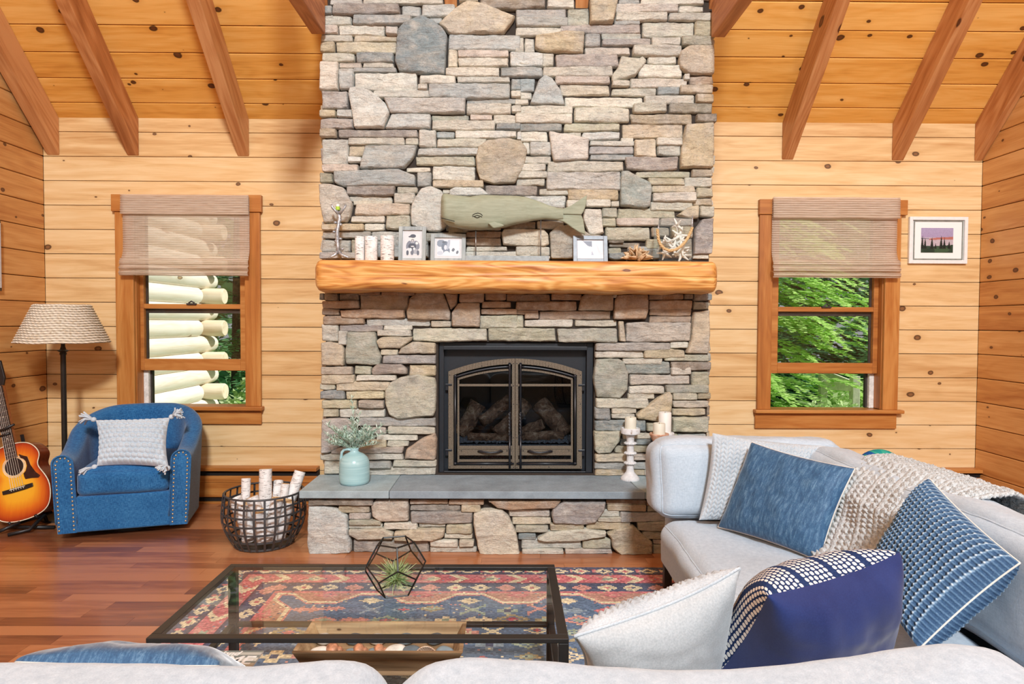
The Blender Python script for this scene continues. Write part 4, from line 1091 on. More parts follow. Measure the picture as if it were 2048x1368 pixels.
# ================================================================== ON THE HEARTH
jugm=SM('blue_glaze',.25,spec=.6); t=jugm.noise(jugm.scale(jugm.obj(),(2,2,40)),3,3,.5); t2=jugm.noise(jugm.obj(),6,3,.5)
jugm.base(jugm.mix(jugm.math('MULTIPLY',t2,.35),jugm.ramp(t,[(.3,C(140,186,194)),(.7,C(168,208,214))]),C(190,216,214)))
J=lambda u,v,Y: P(430+u/4.146,790+v/4.146,Y)
jc=G(709,966,HT); jy=jc.y; px=1310/jy
jug=thing('jug','light blue ceramic jug with a loop handle on the left hearth slab','jug',V((jc.x,jy,HT)))
r0=60.5/2/px; hh=(971.4-903)/px
zz=lambda v: (971.4-(790+v/4.146))/px
prof=[(0,.0),(r0*.84,0),(r0*.93,.004),(r0*.98,.02),(r0,.045),(r0*1.0,zz(600)),(r0*.95,zz(565)),(r0*.84,zz(535)),(r0*.62,zz(510)),(r0*.40,zz(497)),(r0*.29,zz(488)),(r0*.26,zz(475)),(r0*.30,zz(460)),(r0*.27,zz(456)),(r0*.20,zz(460)),(r0*.20,zz(490)),(0,zz(495))]
m=MB(); m.lathe(prof,jug.location,48); m.build('body',jugm(),jug,smooth=True)
m=MB(); m.tube([jug.location+V(((u-1157)/4.146/px,-.01,zz(v))) for u,v in ((1140,472),(1105,466),(1075,470),(1056,492),(1050,530),(1048,565),(1042,590),(1052,604))],[.009,.008,.008,.008,.008,.008,.008,.007],12)
m.build('handle',jugm(),jug,smooth=True)
leafm=SM('sage_leaf',.7,spec=.2); rr=leafm.attr(); a_,b_,c_=leafm.sep(rr); leafm.base(leafm.ramp(a_,[(.0,C(136,170,150)),(.5,C(190,214,200)),(1.0,C(228,238,230))]))
def blade(m,p,d,L,w,up=V((0,0,1)),col=None,droop=.0):
    d=d.normalized(); r=d.cross(up); 
    if r.length<.05: r=d.cross(V((1,0,0)))
    r.normalize(); 
    q=[p,p+d*L*.5+V((0,0,.08*L)),p+d*L-V((0,0,droop*L))]
    m.add([q[0],q[1]-r*w,q[2],q[1]+r*w],[(0,1,2,3)],col)
random.seed(5)
pl=thing('sage_sprigs','silvery green leafy sprigs standing in the light blue jug','plant',jug.location+V((0,0,zz(470))))
nk=jug.location+V((0,0,zz(470)))
for i in range(44):
    m=MB()
    if i==0: tip=V((-.012,-.0,.30))
    elif i==1: tip=V((.19,-.03,.105))
    elif i==2: tip=V((.03,0,.2))
    else:
        a=random.uniform(0,6.28); rr_=random.uniform(.05,.17); tip=V((math.cos(a)*rr_,math.sin(a)*rr_*.7,random.uniform(.05,.165)-.25*max(0,rr_-.1)))
    pts=[]
    for k in range(9):
        t=k/8; q=V((tip.x*t**1.1,tip.y*t**1.1,tip.z*(t**.8))); pts.append(nk+q+V((random.uniform(-1,1),random.uniform(-1,1),0))*.003)
    m.tube(pts,[.0016]*9,5,(.3,.3,.3,1))
    for k in range(2,9):
        for s_ in range(7):
            a=random.uniform(0,6.28); d=V((math.cos(a),math.sin(a),random.uniform(-.1,1.0)))+ (pts[k]-pts[k-1]).normalized()*.7
            blade(m,pts[k]+V((0,0,random.uniform(-.006,.006))),d,random.uniform(.022,.040),random.uniform(.0024,.0042),col=(random.random(),0,0,1))
    m.build('sprig',leafm(),pl)
# candlesticks
white_w=SM('distressed_white',.7,spec=.25); t=white_w.noise(white_w.obj(),45,6,.7); white_w.base(white_w.ramp(t,[(.30,C(150,132,116)),(.40,C(206,209,212)),(.7,C(224,228,231))])); white_w.bump(t,.3,.004)
terr=SM('whitewashed_terracotta',.8); t=terr.noise(terr.obj(),35,6,.7); terr.base(terr.ramp(t,[(.35,C(176,124,96)),(.55,C(206,168,144)),(.75,C(226,212,200))]))
def scal(r,z,a): return r
def candlestick(label,clabel,px_,base_v,Y,sc,prof_px,mt,candle,cmat,scallops=()):
    c=V((P(px_,base_v,Y).x,Y,HT)); k=1310/Y*6.218/sc
    root=thing('candlestick',label,'candlestick',c,'candlesticks on the hearth')
    m=MB(); m.lathe([(r/k,z/k) for r,z in prof_px],c,40); m.build('stem',mt(),root,angle=40)
    if scallops:
        for z,r in scallops:
            m=MB(); m.lathe([(r*.7/k,(z-18)/k),(r*1.02/k,(z-14)/k),(r*1.18/k,(z-4)/k),(r*1.18/k,(z+6)/k),(r*1.0/k,(z+15)/k),(r*.7/k,(z+18)/k)],c,84,wob=lambda rr,zz,a: rr*(1+.10*abs(math.sin(a*7)))); m.build('scallop_ring',mt(),root,smooth=True)
    r,z0_,z1_=candle
    m=MB(); m.lathe([(0,0),(r/k,0),(r/k,(z1_-z0_)/k-.004),(r*.93/k,(z1_-z0_)/k),(r*.7/k,(z1_-z0_)/k-.003),(0,(z1_-z0_)/k-.005)],c+V((0,0,z0_/k)),32); o=m.build('pillar_candle',cmat(),angle=40); tag(o,clabel,'candle','pillar candles on the hearth')
    m=MB(); b=c+V((0,0,z1_/k-.006)); m.tube([b,b+V((.001,0,.009))],.0012,6); m.build('wick',ink(),o)
    return root,c,k
ys=G(1260,959,HT).y
candlestick('white distressed candlestick with scalloped rings on the middle hearth slab','short white pillar candle on the scalloped candlestick nearest the fireplace doors',1260,960,ys,1,
  [(0,0),(116,0),(119,14),(112,30),(95,50),(70,75),(52,100),(46,130),(44,175),(46,200),(60,212),(46,224),(44,300),(48,322),(60,336),(46,350),(44,420),(48,445),(60,460),(46,474),(50,540),(58,560),(80,570),(118,582),(120,640),(112,652),(106,640),(0,636)],white_w,(71,640,786),waxc,((210,62),(334,62),(458,62)))
y2=G(1312,972,HT).y
candlestick('whitewashed terracotta candlestick with a flared bowl, half hidden behind the white sofa','cream candle in a glass cup on the terracotta candlestick beside the sofa',1317,974,y2,1,
  [(0,0),(95,0),(100,20),(90,50),(70,65),(60,90),(50,110),(44,180),(48,240),(68,270),(72,310),(66,350),(46,380),(40,430),(42,500),(60,540),(90,590),(112,630),(122,652),(118,665),(100,655),(0,640)],terr,(75,648,792),waxc)
y3=YC-.115
candlestick('tall white candlestick behind the terracotta one, close to the stones','tall white pillar candle standing behind the two shorter candles',1328.5,955,y3,1,
  [(0,0),(100,0),(104,20),(80,50),(50,90),(40,140),(42,300),(50,330),(42,360),(40,480),(52,520),(90,528),(115,532),(118,596),(110,604),(0,590)],white_w,(79,592,856),wax)
# ================================================================== LEFT CORNER
# ---------------- barrel chair
blue=SM('blue_linen',.9,spec=.15); p=blue.obj()
a=blue.noise(blue.scale(p,(1,1,.12)),420,3,.6); b=blue.noise(blue.scale(p,(.12,.12,1)),420,3,.6); c=blue.noise(p,7,4,.5)
t=blue.math('ADD',blue.math('ADD',blue.math('MULTIPLY',a,.42),blue.math('MULTIPLY',b,.42)),blue.math('MULTIPLY',c,.16))
blue.base(blue.ramp(t,[(.36,C(22,62,108)),(.5,C(38,98,152)),(.64,C(72,134,182))])); blue.bump(t,.35,.003); blue.b.inputs['Sheen Weight'].default_value=.25
def lp(px,v,Y): return P(px,v,Y)
AL=P(113,1093,3.865); AR=P(373,1071,4.075)
CL=V((AL.x,AL.y,0)); CR=V((AR.x,AR.y,0)); wx=(CR-CL).normalized(); ang=math.atan2(wx.y,wx.x); W_=(CR-CL).length
ctr=(CL+CR)/2
chair=thing('barrel_chair','blue upholstered barrel swivel armchair with nailhead trim, left of the log basket','armchair',ctr+V((-math.sin(ang),math.cos(ang),0))*.36,rz=ang)
# local frame: x across, y back (0 = seat centre), front at y=-.36
hw=W_/2; fy=-.36; TH_=.105
def upath(n=60):
    "U path of the shell centre line from the left front, round the back, to the right front"
    pts=[]; r=.30; yb=.34
    xo=hw-TH_/2
    for i in range(n+1):
        t=i/n
        if t<.22: k=t/.22; pts.append(V((-xo-.012*k,fy+.05+(yb-r-fy-.05)*k)))
        elif t>.78: k=(1-t)/.22; pts.append(V((xo+.012*k,fy+.05+(yb-r-fy-.05)*k)))
        else:
            a=pi-(t-.22)/.56*pi; pts.append(V((math.cos(a)*(xo+.012),yb-r+math.sin(a)*r)))
    return pts
def shell_h(t):
    d=min(t,1-t)
    s=max(0,min(1,(d-.02)/.40)); s=s*s*(3-2*s)
    return .515+(.735-.515)*s
up=upath(72); m=MB(); prof=[]
K_=26
vs=[]
for i,q in enumerate(up):
    t=i/72; tn=(up[min(i+1,72)]-up[max(i-1,0)]); tn=V((tn.x,tn.y)).normalized(); nr=V((tn.y,-tn.x))  # outward?
    h=shell_h(t); zb=.045
    flare=.02*(h-.5)/.2
    for k in range(K_):
        # cross-section: outside up, round top, inside down
        if k<8: s=k/7; o=TH_/2; z=zb+(h-TH_*.5-zb)*s
        elif k<18: a=(k-7)/11*pi; o=math.cos(a)*TH_/2; z=h-TH_*.5+math.sin(a)*TH_*.5
        else: s=(k-18)/7; o=-TH_/2; z=h-TH_*.5-(h-TH_*.5-zb)*s
        lean=.035*(z/ .7)
        sgn=-1
        w2=V((q.x,q.y))+nr*(-o if False else o*sgn)+nr*sgn*lean
        vs.append(V((w2.x,w2.y,z)))
fs=[(i*K_+k,i*K_+k+1,(i+1)*K_+k+1,(i+1)*K_+k) for i in range(72) for k in range(K_-1)]+[(i*K_+K_-1,i*K_,(i+1)*K_,(i+1)*K_+K_-1) for i in range(72)]
m.add(vs,fs)
# find which way is outward for the arms
m.build('shell',blue(),chair,local=True,angle=60)
# arm front panels, slightly proud, with welt
sgx=(vs[0].x+vs[K_-1].x)/2
nail=SM('antique_nail',.35,C(196,176,142),metal=.85)
nproto=None
for e in (0,72):
    ring=vs[e*K_:(e+1)*K_]
    cx=sum(p.x for p in ring)/K_
    m=MB(); 
    outer=[V((p.x,p.y,p.z)) for p in ring]
    grow=[V((cx+(p.x-cx)*1.04,p.y-.016,p.z)) for p in ring]
    inn=[V((cx+(p.x-cx)*.9,p.y-.024,min(p.z,ring[12].z-.01))) for p in ring]
    m.add(outer+grow+inn,[(k,(k+1)%K_,K_+(k+1)%K_,K_+k) for k in range(K_)]+[(K_+k,K_+(k+1)%K_,2*K_+(k+1)%K_,2*K_+k) for k in range(K_)]+[tuple(2*K_+k for k in range(K_))])
    pan=m.build('arm_front',blue(),chair,local=True,angle=50)
    m=MB(); m.tube([V((p.x+(p.x-cx)*.0,p.y-.012,p.z)) for p in grow[1:-1]],.005,6); m.build('welt',blue(),chair,local=True,smooth=True)
    # nails along an inset of that outline
    path=[V((cx+(p.x-cx)*.72,p.y-.024,p.z-(.014 if 7<k<18 else 0))) for k,p in enumerate(ring)]
    L=[0]
    for a,b in zip(path,path[1:]): L.append(L[-1]+(b-a).length)
    nn=int((L[-1]-.04)/.0245)
    for q in range(nn+1):
        d=.02+(L[-1]-.04)*q/nn
        j=max(i for i in range(len(L)) if L[i]<=d); j=min(j,len(path)-2)
        pos=path[j]+(path[j+1]-path[j])*((d-L[j])/max(1e-6,L[j+1]-L[j]))
        if nproto is None:
            mm=MB(); mm.sphere((0,0,0),.0062,10,6,(1,.6,1)); nproto=mm.build('nailhead',nail(),local=True,smooth=True); nd=nproto
        else: nd=nproto.copy(); COL.objects.link(nd)
        nd.parent=chair; nd.location=pos
# seat and front rail
def softbox(sx,sy,sz,r,puff=(0,0,0),res=16,wr=0,seed=0,wscale=6):
    "rounded box centred on 0 with half sizes sx,sy,sz; returns MB"
    m=MB(); half=(sx,sy,sz)
    r=min(r,sx*.98,sy*.98,sz*.98)
    def mp(v):
        p=V((v[0]*sx,v[1]*sy,v[2]*sz))
        q=V([max(-h+r,min(h-r,c)) for c,h in zip(p,half)])
        d=p-q
        # keep the surface on the rounded hull
        if d.length>1e-9:
            k=max(abs(d.x),abs(d.y),abs(d.z)); p=q+d.normalized()*r*1.0 if k>r-1e-6 or True else p
            m_=max(abs(v[0]),abs(v[1]),abs(v[2]))
        o=V((puff[0]*v[0]*(1-v[1]**4)*(1-v[2]**4),puff[1]*v[1]*(1-v[0]**4)*(1-v[2]**4),puff[2]*v[2]*(1-v[0]**4)*(1-v[1]**4)))
        p=p+o
        if wr: 
            n_=V((nz(p.x*wscale+seed,p.y*wscale,p.z*wscale),nz(p.x*wscale,p.y*wscale+seed,p.z*wscale+9),nz(p.x*wscale+4,p.y*wscale,p.z*wscale+seed)))
            p=p+n_*wr+V((nz(p.x*wscale*3,p.y*wscale*3+seed,p.z*wscale*3),0,nz(p.x*wscale*3.3+seed,p.y*wscale*3,p.z*wscale*3)))*wr*.3
        return p
    def warp(t,h):  # more samples near the edges
        return t
    m.mp=mp
    for ax in range(3):
        for sg in (-1,1):
            def fn(i,j):
                a=-1+2*i; b=-1+2*j
                a=math.sin(a*pi/2)*.6+a*.4; b=math.sin(b*pi/2)*.6+b*.4
                v=[0,0,0]; v[ax]=sg; v[(ax+1)%3]=a; v[(ax+2)%3]=b
                return mp(v)
            m.grid(res,res,fn,(.5,.5,.5,1))
    return m
def place(m,M,c):
    m.v=[(M@p if M is not None else p)+V(c) for p in m.v]; return m
iw=hw-TH_+.012
m=place(softbox(iw,.30,.085,.05,(0,.012,.03),18,.004,3),None,(0,fy+.315,.335)); m.build('seat_cushion',blue(),chair,local=True,smooth=True,weld=True)
m=MB(); m.box(-iw,iw,fy+.022,fy+.08,.045,.262); m.build('front_rail',blue(),chair,local=True,bevel=.012,seg=3)
m=MB(); m.lathe([(0,0),(.24,0),(.24,.03),(.10,.04),(0,.04)],(0,.0,.002),40); m.build('swivel_base',plain('base_black',(24,22,20),.6)(),chair,local=True)
# ---------------- crochet pillow on the chair : corner driven pillow builder
def pillow_mesh(c00,c10,c11,c01,th,nu=120,nv=90,bow=.05,front=None,back=None,sag=(0,0,0),pinch=.5,wr=.006,seed=0,edge=.0,flat=2.2):
    """corners: 00 bottom-left,10 bottom-right,11 top-right,01 top-left (seen from the front).
    returns (front MB, back MB); front(u,v)->outward bump in metres"""
    c00,c10,c11,c01=[V(c) for c in (c00,c10,c11,c01)]
    N=((c10-c00).cross(c01-c00)).normalized()+((c11-c01).cross(c11-c10)).normalized(); N.normalize()
    ctr=(c00+c10+c11+c01)/4
    W=((c10-c00).length+(c11-c01).length)/2; Hh=((c01-c00).length+(c11-c10).length)/2
    out=[]
    for sgn,bf in ((1,front),(-1,back)):
        m=MB(); m.uv=[]
        def fn(i,j):
            b=(c00*(1-i)+c10*i)*(1-j)+(c01*(1-i)+c11*i)*j
            # edges bow inwards between the corners
            eu=4*i*(1-i); ev=4*j*(1-j)
            u2=(i-.5)*(1-bow*ev*abs(2*i-1)**1.5)+.5; v2=(j-.5)*(1-bow*eu*abs(2*j-1)**1.5)+.5
            b=(c00*(1-u2)+c10*u2)*(1-v2)+(c01*(1-u2)+c11*u2)*v2
            f=(max(0,1-abs(2*i-1)**flat)*max(0,1-abs(2*j-1)**flat))**pinch
            z=sgn*th/2*f
            e=1-f
            z+=wr*(nz(i*4+seed,j*4,seed*1.7+sgn)*f+.8*nz(i*9+seed,j*9,seed+sgn*3)*f*.6)
            z+=wr*1.2*math.sin((i-.5)*26+(j-.5)*9+seed)*max(0,(.25-min(i,1-i))/.25)**2*f*.5
            p=b+N*z+V(sag)*f
            if bf: p+=N*sgn*bf(i*W,j*Hh)*min(1,f*3)
            m.uv.append((i*W,j*Hh))
            return p
        m.grid(nu,nv,fn)
        w=nu+1; U=[0]*len(m.v); Vv=[0]*len(m.v)
        for j in range(nv+1):
            for i in range(nu+1):
                k=j*w+i
                if i: U[k]=U[k-1]+(m.v[k]-m.v[k-1]).length
                if j: Vv[k]=Vv[k-w]+(m.v[k]-m.v[k-w]).length
        if not bf: m.uv=[(U[k]-U[(k//w)*w+nu//2],Vv[k]-Vv[(nv//2)*w+k%w]) for k in range(len(m.v))]
        out.append(m)
    return out[0],out[1],N
def crochet(u,v):
    # chunky puff stitch rows
    a=.034; r=int(v/a); uu=u+(r%2)*a*.5
    x=(uu%a)/a-.5; y=(v%a)/a-.5
    return .0185*max(0,1-(x*x*3.3+y*y*3.6))**.6+.002*math.sin(u*700+v*300)
knitw=SM('white_yarn',.95,spec=.1); t=knitw.noise(knitw.obj(),260,3,.6); t2=knitw.noise(knitw.obj(),12,3,.5); knitw.base(knitw.ramp(knitw.math('ADD',knitw.math('MULTIPLY',t,.6),knitw.math('MULTIPLY',t2,.4)),[(.3,C(178,194,206)),(.7,C(212,222,230))])); knitw.bump(t,.5,.003); knitw.b.inputs['Sheen Weight'].default_value=.4
Yp0=4.06
cc=[P(193,932,3.98),P(338,936,4.03),P(340,835,4.20),P(191,840,4.14)]
fm,bm_,N=pillow_mesh(cc[0],cc[1],cc[2],cc[3],.13,140,100,.10,crochet,None,wr=.006,seed=3)
# order for facing the room: front must look towards -y
pil=thing('crochet_pillow','white chunky crochet pillow with corner tassels leaning on the blue armchair','pillow',(cc[0]+cc[1])/2)
for mm,nm in ((fm,'knitted_front'),(bm_,'back')): mm.build(nm,knitw(),pil,smooth=True)
for k,(cn,tip) in enumerate(((cc[0],P(166,946,3.95)),(cc[1],P(326,938,3.97)),(cc[2],P(367,822,4.18)),(cc[3],P(155,832,4.14)))):
    m=MB(); d=(tip-cn); d.normalize(); random.seed(40+k)
    m.sphere(cn+d*.012,.016,10,8)
    for q in range(26):
        o=V((random.uniform(-1,1),random.uniform(-1,1),random.uniform(-1,1)))*.5+d; o.normalize()
        L=random.uniform(.06,.085); e=cn+d*.015+o*L+V((0,0,-.012 if k<2 else -.004))
        mid=cn+d*.03+o*L*.45+V((0,0,.006)); m.tube([cn+d*.012,mid,e],[.004,.0055,.0045],6)
    m.build('tassel',knitw(),pil,smooth=True)
# ---------------- floor lamp
YL=4.40
lampm=plain('lamp_bronze',(52,48,42),.45,metal=.3)
L_=lambda u,v,Y=YL: P(u/2.581,590+v/2.581,Y)
lc=L_(325,245); lb=V((lc.x,YL,0))
lamp=thing('floor_lamp','slim dark floor lamp with a woven seagrass shade in the left corner','floor lamp',lb)
zb=L_(325,246).z; zt_=L_(325,50).z; rb=(L_(541,240).x-L_(124,240).x)/2; rt=(L_(447,50).x-L_(204,50).x)/2
zc=L_(325,287).z
m=MB(); m.lathe([(0,0),(.145,0),(.145,.012),(.10,.024),(.03,.034),(.022,.06),(.016,.08),(0,.08)],lb,36); m.build('base',lampm(),lamp,angle=40)
m=MB(); m.lathe([(.0,.07),(.0165,.07),(.0165,zc-.03),(.022,zc-.022),(.018,zc-.012),(.036,zc),(.018,zc+.008),(.012,zc+.03),(.012,zb+.06),(0,zb+.06)],lb,12); m.build('pole',lampm(),lamp,angle=40)
strawm=SM('seagrass',.9,spec=.1); p=strawm.obj(); rr=strawm.attr(); t=strawm.noise(p,60,5,.65); ra,_,_=strawm.sep(rr)
strawm.base(strawm.mix(strawm.math('MULTIPLY',ra,.8),strawm.ramp(t,[(.3,C(214,196,166)),(.5,C(244,234,214)),(.75,C(252,248,238))]),C(110,92,72)))  # attribute darkens the straw where crease shade is painted in
rows=16
m=MB(); vs=[]
cols=[]
def shf(i,j):
    z=j*rows; r_=int(min(rows-1,z)); f=z-r_
    R=rb+(rt-rb)*j
    n=44
    ph=i*n+(.5 if r_%2 else 0); tw=(ph+ (f-.5)*.9)%1
    hgt=.011*math.sin(pi*f)**.6*(.55+.45*abs(math.sin(pi*tw)))+.002*nz(i*200,j*90,1)
    rad=R+hgt; a=2*pi*i
    crease_shade=1-min(1,(math.sin(pi*f)**.5)*(.35+.65*abs(math.sin(pi*tw))))  # shade between the braids, painted into the vertex colour
    cols.append((crease_shade,0,0,1))
    return V((lb.x+rad*math.cos(a),YL+rad*math.sin(a),zb+(zt_-zb)*j+.002*math.sin(i*40)))
m.grid(380,rows*7,shf); m.c=cols
sh=m.build('shade',strawm(),lamp,smooth=True)
m=MB(); m.grid(64,4,lambda i,j:V((lb.x+(rb-.004+(rt-rb)*j)*math.cos(2*pi*i),YL+(rb-.004+(rt-rb)*j)*math.sin(2*pi*i),zb+(zt_-zb)*j))); m.build('liner',strawm(),sh,smooth=True)
m=MB(); m.lathe([(0,zb+.05),(.02,zb+.05),(.028,zb+.09),(.03,zb+.12),(.018,zb+.16),(0,zb+.165)],lb,16); m.build('bulb',wax(),lamp,smooth=True)
# ---------------- guitar
YGt=4.15
gk=4.56
def GP(u,v,Y): return P(u/gk,780+v/gk,Y)
gO=GP(130,700,YGt); ax2=V((.287,.958)); 
kx=YGt/FPX/gk            # metres per crop pixel
lean=.16
ex=V((1,0,0)); 
down=V((.287,0,-.958)); side_=V((.958,0,.287))
# lean back: rotate about side axis so the lower part comes forward
Rl=Matrix.Rotation(-lean,3,'X')
down=Rl@down; side_=Rl@side_; nrm=side_.cross(down); 
if nrm.y>0: nrm=-nrm
def GQ(s,w,d=0.0): return gO+down*(s*kx)+side_*(w*kx)+nrm*d
hwid=[(-208,0),(-206,60),(-195,120),(-170,175),(-130,212),(-90,233),(-53,240),(-20,228),(11,211),(40,207),(70,214),(120,240),(170,262),(218,274),(270,276),(330,268),(390,248),(430,222),(460,180),(482,110),(490,50),(491,0)]
outl=[(s,w) for s,w in hwid]+[(s,-w) for s,w in hwid[::-1][1:-1]]
# smooth the outline
def chaik(p,k):
    for _ in range(k):
        q=[]
        for a,b in zip(p,p[1:]+p[:1]): q+= [(a[0]*.75+b[0]*.25,a[1]*.75+b[1]*.25),(a[0]*.25+b[0]*.75,a[1]*.25+b[1]*.75)]
        p=q
    return p
outl=chaik(outl,2)
gt=thing('guitar','sunburst acoustic guitar with a dark pickguard, leaning on a stand at the left edge','guitar',V((GQ(491,0).x,YGt,GQ(491,0).z)))
def burst_mat():
    s=SM('sunburst',.18,spec=.6); a,_,_=s.sep(s.attr()); t=s.noise(s.scale(s.obj(),(60,6,4)),3,4,.6)
    a2=s.math('ADD',a,s.math('MULTIPLY',s.math('SUBTRACT',t,.5),.16))
    s.base(s.ramp(a2,[(.0,C(246,188,52)),(.42,C(242,170,40)),(.70,C(222,112,28)),(.90,C(186,66,22)),(1.0,C(140,40,18))])); s.b.inputs['Coat Weight'].default_value=.5; return s
m=MB(); n=len(outl); rings=[]
for k in (1,.92,.82,.7,.55,.4,.25,.1): rings.append([(140+(s-140)*k,w*k) for s,w in outl])
vs=[];cl=[]
for k,r in zip((1,.92,.82,.7,.55,.4,.25,.1),rings):
    for s,w in r: vs.append(GQ(s,w,.0)); cl.append((k**1.25,0,0,1))
fs=[(i*n+k,i*n+(k+1)%n,(i+1)*n+(k+1)%n,(i+1)*n+k) for i in range(7) for k in range(n)]+[tuple(7*n+k for k in range(n))]
m.add(vs,fs,cl); m.build('soundboard',burst_mat()(),gt)
m=MB(); m.prism([GQ(s,w,-.001) for s,w in outl],nrm*-.10); m.build('body',plain('guitar_back',(120,52,26),.25,spec=.6)(),gt)
cream=plain('cream_binding',(236,226,200),.4)
m=MB(); m.tube([GQ(s,w,-.001) for s,w in outl],.0032,6,closed=True); m.build('binding',cream(),gt,smooth=True)
blk2=plain('ebony',(34,28,26),.4); 
m=MB(); m.prism([GQ(100*math.sin(a)*.80,100*math.cos(a)*.84,.0005) for a in [2*pi*i/40 for i in range(40)]],nrm*.0008); m.build('sound_hole',plain('hole_dark',(46,26,16),.9)(),gt)
for R in (88,97,106):
    m=MB(); m.tube([GQ(R*math.sin(a)*.92,R*math.cos(a)*.98,.0008) for a in [2*pi*i/44 for i in range(44)]],.0016,6,closed=True); m.build('rosette_ring',cream(),gt,smooth=True)
m=MB(); pg=[(160,585),(200,598),(240,607),(262,650),(275,680),(330,745),(374,775),(362,796),(300,800),(245,810),(232,790),(222,760),(240,735),(246,690),(232,650),(205,628),(180,620)]
def uv2sw(u,v): d=V((u-130,v-700)); return (d.x*.287+d.y*.958, d.x*.958-d.y*.287)
m.prism([GQ(*uv2sw(u,v),.0012) for u,v in pg],nrm*.0015); m.build('pickguard',plain('tortoise',(52,26,24),.2,spec=.7,nscale=50,var=.4)(),gt)
m=MB(); m.prism([GQ(s,w,.001) for s,w in ((188,-140),(188,135),(222,135),(228,60),(228,-60),(222,-140))],nrm*.008); br=m.build('bridge',blk2(),gt,bevel=.002)
m=MB(); m.prism([GQ(s,w,.009) for s,w in ((194,-70),(194,70),(200,70),(200,-70))],nrm*.003); m.build('saddle',cream(),br)
for i in range(6):
    w=-55+22*i; m=MB(); m.sphere(GQ(210,w,.011),.0028,8,6); m.build('bridge_pin',cream(),br,smooth=True)
m=MB(); m.prism([GQ(s,w,.004) for s,w in ((-80,-50),(-80,50),(-760,40),(-760,-40))],nrm*.008); nk2=m.build('fretboard',plain('rosewood',(58,44,40),.45)(),gt)
m=MB(); m.prism([GQ(s,w,-.02) for s,w in ((-206,-46),(-206,46),(-770,40),(-770,-40))],nrm*.022); m.build('neck',plain('neck_wood',(150,88,46),.35)(),gt)
fm_=plain('fret_metal',(200,200,196),.3,metal=.8); s=-80; step=30
while s>-750:
    m=MB(); m.tube([GQ(s,-48,.0125),GQ(s,48,.0125)],.0011,5); m.build('fret',fm_(),nk2); s-=step; step*=1.055
for s_ in (-175,-262,-360,-470,-600): 
    m=MB(); m.sphere(GQ(s_,0,.0122),.0032,8,5,(1,.4,1)); m.build('inlay',cream(),nk2)
for i in range(6):
    m=MB(); m.tube([GQ(205,-55+22*i,.011),GQ(-760,-32+12.8*i,.0155)],.0009,5); m.build('string',fm_(),gt)
m=MB(); m.prism([GQ(s,w,-.012) for s,w in ((-765,-46),(-765,46),(-830,72),(-1000,62),(-1000,-62),(-830,-72))],nrm*.016); m.build('headstock',blk2(),gt,bevel=.002)
cap=thing('capo','black capo clamped across the strings of the guitar neck','capo',GQ(-370,0,.0))
m=MB(); m.tube([GQ(-352,-70,.022),GQ(-354,0,.024),GQ(-372,95,.022)],[.0075,.0085,.0075],10); m.build('bar',blk2(),cap,smooth=True)
m=MB(); m.tube([GQ(-300,-60,.02),GQ(-305,40,.02)],.007,10); m.build('grip',blk2(),cap,smooth=True)
stm=plain('stand_black',(26,26,28),.4)
st=thing('guitar_stand','black folding guitar stand under the sunburst guitar beside the blue armchair','guitar stand',V((GQ(491,0).x,YGt,0)))
zc_=GQ(470,0).z
for pts in ([GQ(500,-20,.0)+V((0,-.02,0)),V((GQ(500,0).x-.12,YGt-.16,.012))],[GQ(455,150,-.02)+V((0,.02,-.03)),V((GQ(500,0).x+.06,YGt-.10,.02)),V((GQ(500,0).x-.02,YGt-.17,.012))],[GP(65,1250,YGt-.06),GP(500,1256,YGt-.02)],[GP(470,1110,YGt+.10),GP(380,1150,YGt+.05),GP(120,1225,YGt)]):
    for q in pts: q.z=max(q.z,.012)
    m=MB(); m.tube(pts,.011,10); m.build('leg',stm(),st,smooth=True)
m=MB(); m.tube([V((GQ(500,0).x+.03,YGt+.10,.012)),GQ(200,0,-.12),GQ(-300,0,-.12)],.011,10); m.build('upright',stm(),st,smooth=True)
for w in (-120,120):
    m=MB(); m.tube([GQ(480,w,-.11),GQ(498,w,-.05),GQ(500,w,.01),GQ(478,w,.02)],.009,10); m.build('cradle',stm(),st,smooth=True)
# ---------------- framed picture on the left wall, seen edge on
zt1,zb1=PXX(0,441,XL).z,PXX(0,582,XL).z; yv=PXX(2,500,XL+.02).y
edge=thing('wall_picture','thin framed picture on the left wall, seen nearly edge on','picture',V((XL+.012,yv-.25,zb1)))
m=MB(); m.box(XL+.001,XL+.022,yv-.5,yv,zb1,zt1); m.build('frame',plain('edge_frame',(70,56,44),.5)(),edge,bevel=.002)
m=MB(); m.box(XL+.0225,XL+.024,yv-.48,yv-.005,zb1+.02,zt1-.02); m.build('print',matwhite(),edge)
# ---------------- wire basket with birch logs
bc=V((P(529,1060,3.87).x,3.87,0)); 
bk=thing('wire_basket','round black metal strap basket full of birch logs, left of the hearth','basket',bc)
bm2=plain('basket_iron',(82,84,86),.45,metal=.5)
RB=lambda z: .155+ (.232-.155)*math.sin(min(1,z/.20)*pi/2)**.9-.012*max(0,(z-.2)/.12)
HB=.315
m=MB()
def band(m,z,hh,th=.004,n=56,R=None):
    R=R or RB(z)
    for k in range(n):
        a,b=2*pi*k/n,2*pi*(k+1)/n
        q=[]
        for (aa) in (a,b):
            for r_ in (R,R+th):
                for z_ in (z-hh/2,z+hh/2): q.append(bc+V((r_*math.cos(aa),r_*math.sin(aa),max(.001,z_))))
        m.add(q,[(0,1,5,4),(2,6,7,3),(0,4,6,2),(1,3,7,5)])
for i,z in enumerate((.012,.062,.112,.162,.212,.262)):
    m=MB(); band(m,z,.011); m.build('hoop',bm2(),bk,weld=True)
